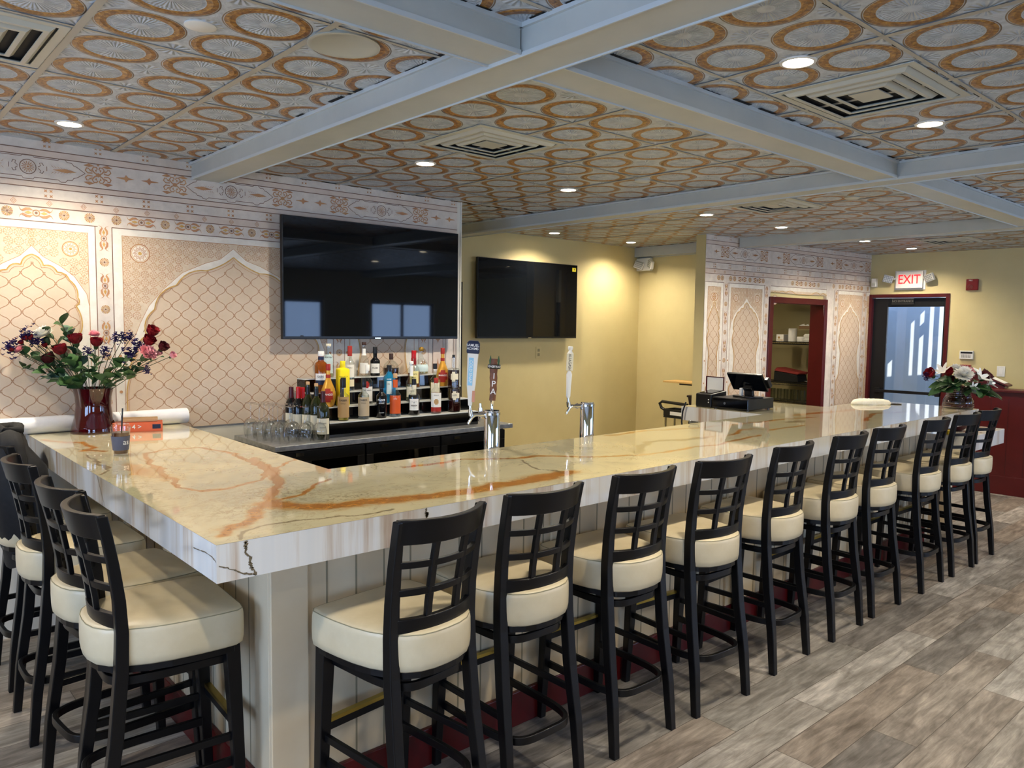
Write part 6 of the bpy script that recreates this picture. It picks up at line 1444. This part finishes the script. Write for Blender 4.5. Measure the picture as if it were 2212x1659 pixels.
for i, (px, py, f, n, L, w, c, lab) in enumerate(((150, 748, 0.0, 8, 0.07, 0.020, 'leaf', 'tall broad-leaved green sprig at the top left of centre'), (165, 762, 0.03, 7, 0.07, 0.018, 'leaf_pale', 'grey-green broad leaf sprig behind the central rose'), (96, 800, 0.05, 8, 0.07, 0.016, 'leaf', 'green sprig reaching left under the purple spike'),
       (95, 822, 0.07, 7, 0.065, 0.015, 'leaf', 'green sprig drooping at lower left'), (150, 840, 0.12, 8, 0.06, 0.024, 'leaf_pale', 'eucalyptus like sprig hanging over the vase front'), (178, 850, 0.14, 7, 0.055, 0.024, 'leaf', 'dark rounded leaves hanging over the left rim'), (185, 810, 0.13, 8, 0.06, 0.020, 'leaf', 'green sprig in the middle of the bouquet'),
       (265, 810, 0.08, 8, 0.06, 0.018, 'leaf', 'green sprig on the right of the middle'), (280, 830, 0.05, 7, 0.06, 0.018, 'leaf', 'green sprig at lower right'), (315, 805, 0.02, 6, 0.05, 0.008, 'leaf', 'thin-leaved sprig at the right tip'), (128, 765, 0.0, 6, 0.07, 0.015, 'leaf', 'upright green sprig next to the white carnation'), (222, 810, 0.08, 7, 0.065, 0.013, 'leaf', 'upright narrow leaves right of centre'))):
    sprig(V1+Vector((0, 0, 0.03)), V1+MO+RV*((px-200)*S1*0.2)+FV*f*0.5, W1(px, py, f), lab, n, L, w, c, seed=i+50, grp='leafy stems in the ruby vase')

# clear ribbed vase at the far end
V2 = Vector((5.74, 0.115, 1.067)); S2 = 0.00402
gv = empty('flower_vase', V2, 0, 'clear ribbed glass vase of white and red flowers at the far bar end', 'vase')
pv = [(0.098, 0.0), (0.108, 0.02), (0.104, 0.06), (0.086, 0.10), (0.080, 0.13), (0.092, 0.175)]
def ribbed(pr):
    out = []
    for (r0, z0), (r1, z1) in zip(pr[:-1], pr[1:]):
        for k in range(6):
            t = k/6; z = z0+(z1-z0)*t; out.append((r0+(r1-r0)*t+0.0016*math.sin(z*420), z))
    return out+[pr[-1]]
m = MB(); m.lathe([(0.0, 0.0)]+ribbed(pv)+[(pv[-1][0]-0.004, pv[-1][1]), (0.075, 0.13), (0.08, 0.10), (0.098, 0.05), (0.0, 0.02)], 36, cap=False); m.build('vase_body', M['glass2'] if 'glass2' in M else M.setdefault('glass2', thin_glass('ribbed_clear_glass', (0.62, 0.58, 0.60, 1), 0.6)), gv, True)
W2 = lambda px, py, f=0.0: V2+RV*((px-2093)*S2)+Vector((0, 0, (880-py)*S2))+FV*f
FL2 = [('carnation', 2086, 818, 0.050, 'petal_white', 0.10, 'big cream carnation in the middle of the far bouquet'), ('rose', 2038, 815, 0.036, 'rose', 0.0, 'dark red rose at the left of the far bouquet'), ('rose', 2139, 817, 0.040, 'rose_dark', 0.02, 'dark red rose at the right of the far bouquet'), ('rose', 2068, 812, 0.032, 'rose', 0.03, 'red rose between the cream flowers of the far bouquet'),
       ('lily', 2056, 811, 0.034, 'petal_white', 0.04, 'cream lily-like bloom left of the cream carnation'), ('lily', 2118, 822, 0.040, 'petal_white', 0.08, 'white bloom right of the cream carnation'), ('lily', 2140, 831, 0.030, 'petal_white', 0.06, 'white star bloom low at the right'), ('lily', 2104, 839, 0.024, 'petal_white', 0.09, 'small white bloom below the white pair'),
       ('carnation', 2088, 808, 0.034, 'petal_white', -0.02, 'white and pink bloom behind the cream carnation'), ('carnation', 2112, 811, 0.026, 'pink', 0.0, 'small pink bloom behind the right side'), ('lily', 2130, 840, 0.026, 'petal_white', 0.08, 'white bloom lowest at the right'), ('statice', 2030, 822, 0.022, 'purple', 0.0, 'tiny purple sprig at the left edge of the far bouquet'),
       ('rose', 2075, 826, 0.026, 'rose_dark', 0.03, 'dark red bloom low beside the cream carnation'), ('rose', 2102, 820, 0.028, 'rose_dark', 0.0, 'dark red bloom hidden in the middle')]
for i, (k, px, py, R, c, f, lab) in enumerate(FL2):
    flower(k, V2+Vector((0, 0, 0.03)), V2+Vector((0, 0, 0.17))+RV*((px-2093)*S2*0.25)+FV*f*0.4, W2(px, py, f), lab, NM[k], R, c, leaves=2, seed=i+200, grp='flowers in the clear vase')
for i, (px, py, f, lab) in enumerate(((2055, 845, 0.06, 'broad green leaves drooping at the left of the far vase'), (2070, 835, 0.08, 'green leaves under the cream carnation'), (2132, 852, 0.06, 'green leaves drooping at the right of the far vase'), (2120, 845, 0.08, 'green leaves under the white blooms'))):
    sprig(V2+Vector((0, 0, 0.03)), V2+Vector((0, 0, 0.17))+RV*((px-2093)*S2*0.3)+FV*f*0.5, W2(px, py, f), lab, 6, 0.11, 0.034, 'leaf', seed=i+300, grp='leafy stems in the clear vase')

# ------------------------------------------------------------------ things lying on the bar
tb = empty('mailing_tube', (0.795, 2.568, 1.067+0.0445), 0, 'long white rolled tube lying against the mural on the bar', 'tube')
m = MB(); m.cyl((-2.2, 0.0, 0), (0, 0, 0), 0.044, 28); m.build('rolled_sheet', mottled('white_film', rgb(228, 228, 232), rgb(240, 240, 242), 8, 0.25), tb, True)
m = MB(); m.cyl((0, 0, 0), (0.004, 0, 0), 0.040, 28); m.build('end_cap', M['white'], tb, True)
m = MB(); m.tube([(-0.36, 0.0446*math.cos(t), 0.0446*math.sin(t)) for t in [2*PI*i/24 for i in range(24)]], 0.0009, 6, closed=True); m.build('tape_seam', M['text_grey'], tb, True)
ob = empty('snack_box', (0.475, 2.385, 1.067), -0.30, 'flat orange carton lying on the bar between vase and tube', 'box')
m = MB(); m.box(-0.115, 0.125, -0.045, 0.045, 0, 0.050); m.build('carton', mat('orange_carton', rgb(226, 104, 62), 0.45), ob, bevel=0.002)
m = MB(); m.box(0.075, 0.115, -0.0458, -0.045, 0.014, 0.038); m.build('picture_panel', LQ['navy'], ob)
m = MB(); put_text(m, '4 >', 0.034, lambda u, v: (-0.0+u, -0.0460, 0.026+v)); m.build('print', M['text_white'], ob)
kr = MB(); kr.box(-0.085, 0.09, -0.04, 0.05, 0.0505, 0.068); o = kr.build('folded_envelope', LQ['cork'], None, bevel=0.003); o.location = (0.49, 2.395, 1.067); o.rotation_euler = (0, 0, -0.30); tag(o, 'small tan packet resting on the orange carton', 'packet')
# paper wrap behind the carton
pw = empty('flower_wrap', (0.385, 2.43, 1.067), 0, 'crumpled clear and red flower wrap beside the ruby vase', 'wrapping')
m = MB(); rnd = random.Random(12)
for i in range(9):
    a = rnd.uniform(0, 2*PI); m.add([(0, 0, 0.002), (0.03*math.cos(a), 0.03*math.sin(a), 0.03+0.03*rnd.random()), (0.05*math.cos(a+0.6), 0.04*math.sin(a+0.6), 0.004)], [(0, 1, 2)])
m.build('wrap_sheet', mat('pinkish_wrap', rgb(206, 172, 176), 0.3), pw)
# iced coffee
cu = empty('iced_coffee', (0.200, 1.645, 1.067), 0, 'clear plastic cup of iced coffee with grey sleeve and black straw', 'cup')
m = MB(); m.lathe([(0.0, 0.001), (0.028, 0.0), (0.030, 0.004), (0.040, 0.118), (0.0405, 0.120), (0.0392, 0.120), (0.029, 0.006), (0.0, 0.005)], 32, cap=False); m.build('cup_wall', M['wine_glass'], cu, True)
m = MB(); m.lathe([(0.0, 0.006), (0.0285, 0.0065), (0.0372, 0.100), (0.0, 0.100)], 28, cap=False); m.build('coffee', mat('iced_coffee_liquid', rgb(92, 52, 24), 0.15), cu, True)
m = MB(); m.lathe([(0.0325, 0.022), (0.0385, 0.084)], 32, cap=False); sl = m.build('sleeve', mat('slate_sleeve', rgb(82, 86, 104), 0.6), cu, True)
ac = math.atan2(CAM.y-1.645, CAM.x-0.2)
m = MB(); put_text(m, 'as', 0.034, lambda u, v: ((0.0372+v*0.1)*math.cos(ac+0.62+u/0.037), (0.0372+v*0.1)*math.sin(ac+0.62+u/0.037), 0.058+v)); m.build('lettering', M['text_white'], sl)
m = MB(); m.lathe([(0.0415, 0.116), (0.0425, 0.120), (0.0415, 0.124), (0.036, 0.128), (0.036, 0.136), (0.0, 0.136)], 32, cap=False); m.build('lid', M['wine_glass'], cu, True)
m = MB(); m.cyl((0.0, 0.0, 0.02), (0.010, -0.004, 0.205), 0.0032, 10); m.build('straw', M['black'], cu, True)
# small clear jigger glass, clear rests and cloth
m = MB(); m.lathe([(0.0, 0.0), (0.026, 0.0), (0.034, 0.02), (0.032, 0.02), (0.024, 0.004), (0.0, 0.004)], 20, cap=False); o = m.build('glass_dish', M['wine_glass'], None, True); o.location = (3.22, 0.76, 1.067); tag(o, 'tiny clear glass dish on the inner edge of the bar top', 'dish')
tw = MB(); rnd = random.Random(8); R_ = []
for k, (sc, z) in enumerate(((1.0, 0.0), (1.04, 0.012), (0.9, 0.030), (0.6, 0.042), (0.2, 0.045))):
    R_.append([(0.16*sc*math.cos(2*PI*i/26)*(1+0.07*math.sin(5*i+k)), 0.075*sc*math.sin(2*PI*i/26)*(1+0.1*math.cos(4*i+2*k)), z+(0.004*math.sin(3.3*i) if 0 < k < 4 else 0)) for i in range(26)])
tw.loft(R_); o = tw.build('folded_cloth', mottled('white_terry', rgb(236, 230, 206), rgb(246, 242, 226), 90, 0.9, bump=0.5), None, True, angle=80); o.location = (5.46, 0.66, 1.067); o.rotation_euler = (0, 0, -0.6); tag(o, 'crumpled white cloth near the far end of the bar', 'cloth')
o = MB(); o.lathe([(0.0, 0.0), (0.045, 0.0), (0.05, 0.006), (0.0, 0.008)], 20, cap=False); o = o.build('coaster', M['black'], None, True); o.location = (5.66, 0.55, 1.067); tag(o, 'small black coaster beside the white cloth at the far end', 'coaster')
# dark dish and yellow napkin on the low table
o = MB(); o.lathe([(0.0, 0), (0.05, 0), (0.09, 0.03), (0.10, 0.05), (0.095, 0.05), (0.05, 0.008), (0.0, 0.008)], 28, cap=False); o = o.build('serving_bowl', M['maroon_dark'], None, True); o.location = (6.02, 0.22, 0.862); tag(o, 'dark red bowl on the lower table behind the last stools', 'bowl')
o = MB(); o.hexa([(0, 0, 0), (0.11, 0, 0), (0.11, 0.07, 0), (0, 0.07, 0)], [(0.01, 0.005, 0.02), (0.1, 0.01, 0.028), (0.1, 0.06, 0.022), (0.01, 0.06, 0.03)]); o = o.build('cloth_napkin', mat('yellow_cloth', rgb(226, 190, 30), 0.8), None, bevel=0.004); o.location = (5.72, 0.16, 0.862); tag(o, 'folded yellow napkin on the lower table by the bar end', 'napkin')

# ------------------------------------------------------------------ register on the return counter
cd = empty('cash_drawer', (4.13, 0.94, 1.067), 0, 'black metal cash drawer box on the return counter', 'cash drawer')
m = MB(); m.box(0, 0.34, 0.0, 0.30, 0.008, 0.085); m.build('housing', M['black'], cd, bevel=0.003)
m = MB(); m.box(-0.004, 0.0, 0.006, 0.294, 0.014, 0.079); fr_ = m.build('drawer_front', M['black_gloss'], cd, bevel=0.002)
m = MB(); m.cyl((-0.010, 0.19, 0.045), (-0.004, 0.19, 0.045), 0.009, 16); m.build('lock', M['steel'], fr_, True)
for a in (0.02, 0.30):
    for b in (0.02, 0.28): m = MB(); m.cyl((a, b, 0), (a, b, 0.008), 0.01, 10); m.build('foot', M['black'], cd)
pr_ = empty('receipt_printer', (4.14, 1.255, 1.067), 0, 'squat black receipt printer left of the cash drawer', 'printer')
m = MB(); m.hexa([(0, 0, 0), (0.20, 0, 0), (0.20, 0.14, 0), (0, 0.14, 0)], [(0.0, 0, 0.10), (0.20, 0, 0.118), (0.20, 0.14, 0.118), (0.0, 0.14, 0.10)]); m.build('housing', M['black'], pr_, bevel=0.008)
m = MB(); m.hexa([(0.03, 0.015, 0.104), (0.17, 0.015, 0.117), (0.17, 0.125, 0.117), (0.03, 0.125, 0.104)], [(0.03, 0.015, 0.108), (0.17, 0.015, 0.121), (0.17, 0.125, 0.121), (0.03, 0.125, 0.108)]); m.build('lid', M['black_gloss'], pr_)
m = MB(); m.box(-0.001, 0.0, 0.02, 0.03, 0.055, 0.063); m.build('status_light', M['white_plastic'], pr_)
m = MB(); m.box(-0.001, 0.0, 0.02, 0.03, 0.035, 0.043); m.build('feed_button', M['white_plastic'], pr_)
ps = empty('register_screen', (4.33, 1.07, 1.153), 0, 'tilted black touch screen register standing on the cash drawer', 'register')
m = MB(); m.prism([(0.075*math.cos(2*PI*i/24)+0.0, 0.12*math.sin(2*PI*i/24)) for i in range(24)], 0, 0.008); m.build('base', M['black'], ps, bevel=0.002)
m = MB(); m.bar([(0.02, 0, 0.008), (0.015, 0, 0.05), (-0.01, 0, 0.075)], 0.07, 0.03, side=(0, 1, 0)); m.build('stand', M['black'], ps, bevel=0.004)
sc = MB(); sc.T = Matrix.Translation((0.0, 0.0, 0.105)) @ Matrix.Rotation(math.radians(-38), 4, 'Y') ; 
sc.box(-0.012, 0.006, -0.145, 0.145, -0.068, 0.092); hs = sc.build('screen_housing', M['black'], ps, bevel=0.004)
sc = MB(); sc.T = Matrix.Translation((0.0, 0.0, 0.105)) @ Matrix.Rotation(math.radians(-38), 4, 'Y'); sc.box(-0.0135, -0.012, -0.137, 0.137, -0.058, 0.085); sc.build('touch_panel', M['screen'], hs)
sc = MB(); sc.T = Matrix.Translation((0.0, 0.0, 0.105)) @ Matrix.Rotation(math.radians(-38), 4, 'Y'); sc.box(-0.014, 0.02, -0.178, -0.15, -0.03, 0.05); sc.build('card_reader', M['black'], hs, bevel=0.004)
m = MB(); m.box(-0.03, 0.0, 0.035, 0.055, 0.008, 0.065); m.build('white_bracket', M['white_plastic'], ps, bevel=0.004)
mh = empty('menu_holder', (4.40, 1.40, 1.067), 0, 'maroon framed menu stand behind the receipt printer', 'menu stand')
m = MB(); z_ = 0.215
m.box(0, 0.012, -0.075, 0.085, 0, 0.010); m.box(0, 0.012, -0.075, 0.085, z_-0.006, z_); m.box(0, 0.012, 0.075, 0.085, 0.01, z_-0.006); m.box(0, 0.012, -0.075, -0.070, 0.01, z_-0.006); m.build('frame', M['maroon'], mh)
m = MB(); m.box(0.004, 0.008, -0.070, 0.075, 0.010, z_-0.006); m.build('menu_card', M['white'], mh)
m = MB(); m.T = Matrix.Translation((0.0035, 0.005, 0.11)) @ Matrix.Rotation(-PI/2, 4, 'Y') @ Matrix.Rotation(PI/2, 4, 'Z')
for i in range(5):
    a = PI/2+(-2+i)*0.5; m.add([(0, -0.004, 0), (0.006*math.cos(a+0.5), 0.012*math.sin(a+0.5), 0), (0.020*math.cos(a), 0.024*math.sin(a), 0), (0.006*math.cos(a-0.5), 0.012*math.sin(a-0.5), 0)], [(0, 1, 2, 3)])
m.build('crest', M['text_dark'], mh)
cb = MB(); cb.tube([(4.055, 1.42, 1.10), (4.045, 1.44, 1.03), (4.05, 1.45, 0.95), (4.04, 1.43, 0.86), (4.06, 1.42, 0.80)], 0.006, 8); o = cb.build('power_cable', M['black'], None, True); tag(o, 'black cable hanging over the left edge of the register counter', 'cable')

# ------------------------------------------------------------------ service cart and easel in the hall
ct = empty('service_cart', (5.97, 3.08, 0), 0, 'black utility cart with silver posts in the hall beside the mural wall', 'cart')
for nm, z in (('tray', 0.69), ('tray', 0.25)):
    m = MB(); m.box(0.0, 0.20, -0.53, 0.0, z, z+0.015); m.box(0.0, 0.012, -0.53, 0.0, z+0.015, z+0.095); m.box(0.188, 0.20, -0.53, 0.0, z+0.015, z+0.095); m.box(0.012, 0.188, -0.012, 0.0, z+0.015, z+0.095); m.box(0.012, 0.188, -0.53, -0.518, z+0.015, z+0.095); m.build(nm, M['cart'] if 'cart' in M else M.setdefault('cart', mat('black_moulded_plastic', rgb(18, 17, 17), 0.45)), ct, bevel=0.006)
for x_ in (0.02, 0.18):
    for y_ in (-0.51, -0.02):
        m = MB(); m.cyl((x_, y_, 0.10), (x_, y_, 0.69), 0.014, 12); m.build('post', M['steel'], ct, True)
        m = MB(); m.cyl((x_-0.012, y_, 0.045), (x_+0.012, y_, 0.045), 0.045, 18); m.build('caster', M['black'], ct, True)
        m = MB(); m.cyl((x_, y_, 0.06), (x_, y_, 0.11), 0.010, 8); m.build('caster_stem', M['steel'], ct)
m = MB(); m.tube([(0.02, -0.0, 0.77), (0.02, 0.04, 0.79), (0.02, 0.065, 0.835), (0.02, 0.03, 0.858), (0.02, -0.30, 0.845)], 0.016, 12); m.build('push_handle', M['cart'], ct, True)
m = MB(); m.box(-0.001, 0.0, -0.26, -0.09, 0.722, 0.760); m.build('sticker', M['white'], ct)
bn = empty('bus_tub', (6.05, 2.68, 0.785), 0, 'dark brown tub standing on the black cart', 'tub'); m = MB(); m.hexa([(0.0, -0.08, -0.079), (0.12, -0.08, -0.079), (0.12, 0.10, -0.079), (0.0, 0.10, -0.079)], [(-0.02, -0.1, 0.14), (0.14, -0.1, 0.14), (0.14, 0.13, 0.14), (-0.02, 0.13, 0.14)]); m.box(-0.03, 0.15, -0.11, 0.14, 0.14, 0.16); m.build('tub_body', mat('dark_brown_plastic', rgb(40, 26, 24), 0.5), bn, bevel=0.004)
ds = empty('tall_stand', (6.03, 2.93, 0), 0, 'small stand with a thin light wood top and grey pole in the hall', 'stand')
m = MB(); m.box(-0.10, 0.13, -0.50, 0.135, 1.072, 1.090); m.build('wood_top', mottled('light_plywood', rgb(198, 158, 92), rgb(212, 174, 108), 12, 0.5), ds, bevel=0.002)
m = MB(); m.box(-0.02, 0.10, -0.45, -0.02, 1.050, 1.0715); m.build('under_frame', M['black'], ds)
m = MB(); m.box(-0.02, 0.03, -0.275, -0.235, 0.02, 1.05); m.build('pole', mat('grey_metal_pole', rgb(120, 126, 126), 0.35, metal=0.5), ds)
m = MB(); m.box(-0.12, 0.13, -0.42, -0.05, 0, 0.02); m.build('foot_plate', M['black'], ds)
st = empty('stand_pole', (6.11, 2.565, 0), 0, 'tall grey pole with a white panel just visible beside the mural wall end', 'pole')
m = MB(); m.box(-0.015, 0.02, 0.0, 0.04, 0, 1.95); m.build('pole', M['gp'] if 'gp' in M else M.setdefault('gp', mat('grey_pole', rgb(118, 124, 126), 0.35, metal=0.4)), st)
m = MB(); m.box(-0.02, 0.02, 0.0, 0.05, 1.951, 2.35); m.build('white_panel', M['white_plastic'], st)
m = MB(); m.bar([(-0.03, 0.05, 1.55), (-0.03, 0.065, 1.60), (-0.03, 0.065, 1.78), (-0.03, 0.04, 1.82)], 0.012, 0.012); m.build('handle', M['black'], st)

# ------------------------------------------------------------------ maroon host station at right
hs_ = empty('host_station', (8.16, 0.60, 0), 0.06, 'maroon panelled host station below the ochre wall at the right edge', 'host station')
m = MB(); m.box(0.0, 0.05, -1.9, 0.46, 0, 1.045, 0)
for y in np.arange(-1.86, 0.40, 0.155): m.box(-0.001, 0.0, y-0.003, y+0.003, 0.20, 0.98, 1)
m.build('panel', [M['maroon'], M['maroon_dark']], hs_)
m = MB(); m.box(-0.012, 0.0, -1.9, 0.46, 0.0, 0.19); m.build('base_board', M['maroon'], hs_, bevel=0.003)
m = MB(); m.box(-0.03, 0.22, -1.92, 0.48, 1.046, 1.075); m.build('cap_rail', M['maroon'], hs_, bevel=0.008)
m = MB(); m.box(0.05, 0.5, 0.42, 0.46, 0, 1.045); m.build('end_panel', M['maroon'], hs_)
m = MB(); m.box(0.30, 0.50, -1.9, 0.42, 0.98, 1.045); m.box(0.05, 0.30, -1.9, 0.42, 0.90, 0.92); m.build('desk_top', M['maroon_dark'], hs_)
lc = empty('lectern', (8.30, 0.70, 1.0755), 0.06, 'maroon sloped lectern with white paper on the host station', 'lectern')
m = MB(); m.hexa([(0.0, -0.17, 0.0), (0.16, -0.17, 0.0), (0.16, 0.17, 0.0), (0.0, 0.17, 0.0)], [(0.0, -0.17, 0.02), (0.16, -0.17, 0.02), (0.16, 0.17, 0.17), (0.0, 0.17, 0.17)]); m.build('sloped_body', M['maroon'], lc)
m = MB(); m.hexa([(-0.02, -0.20, 0.018), (0.18, -0.20, 0.018), (0.18, 0.19, 0.19), (-0.02, 0.19, 0.19)], [(-0.02, -0.20, 0.034), (0.18, -0.20, 0.034), (0.18, 0.19, 0.206), (-0.02, 0.19, 0.206)]); m.build('sloped_top', M['maroon'], lc, bevel=0.003)
m = MB(); m.hexa([(0.0, -0.165, 0.0505), (0.16, -0.165, 0.0505), (0.16, 0.16, 0.1935), (0.0, 0.16, 0.1935)], [(0.0, -0.165, 0.053), (0.16, -0.165, 0.053), (0.16, 0.16, 0.196), (0.0, 0.16, 0.196)]); m.build('paper_sheet', M['white'], lc)
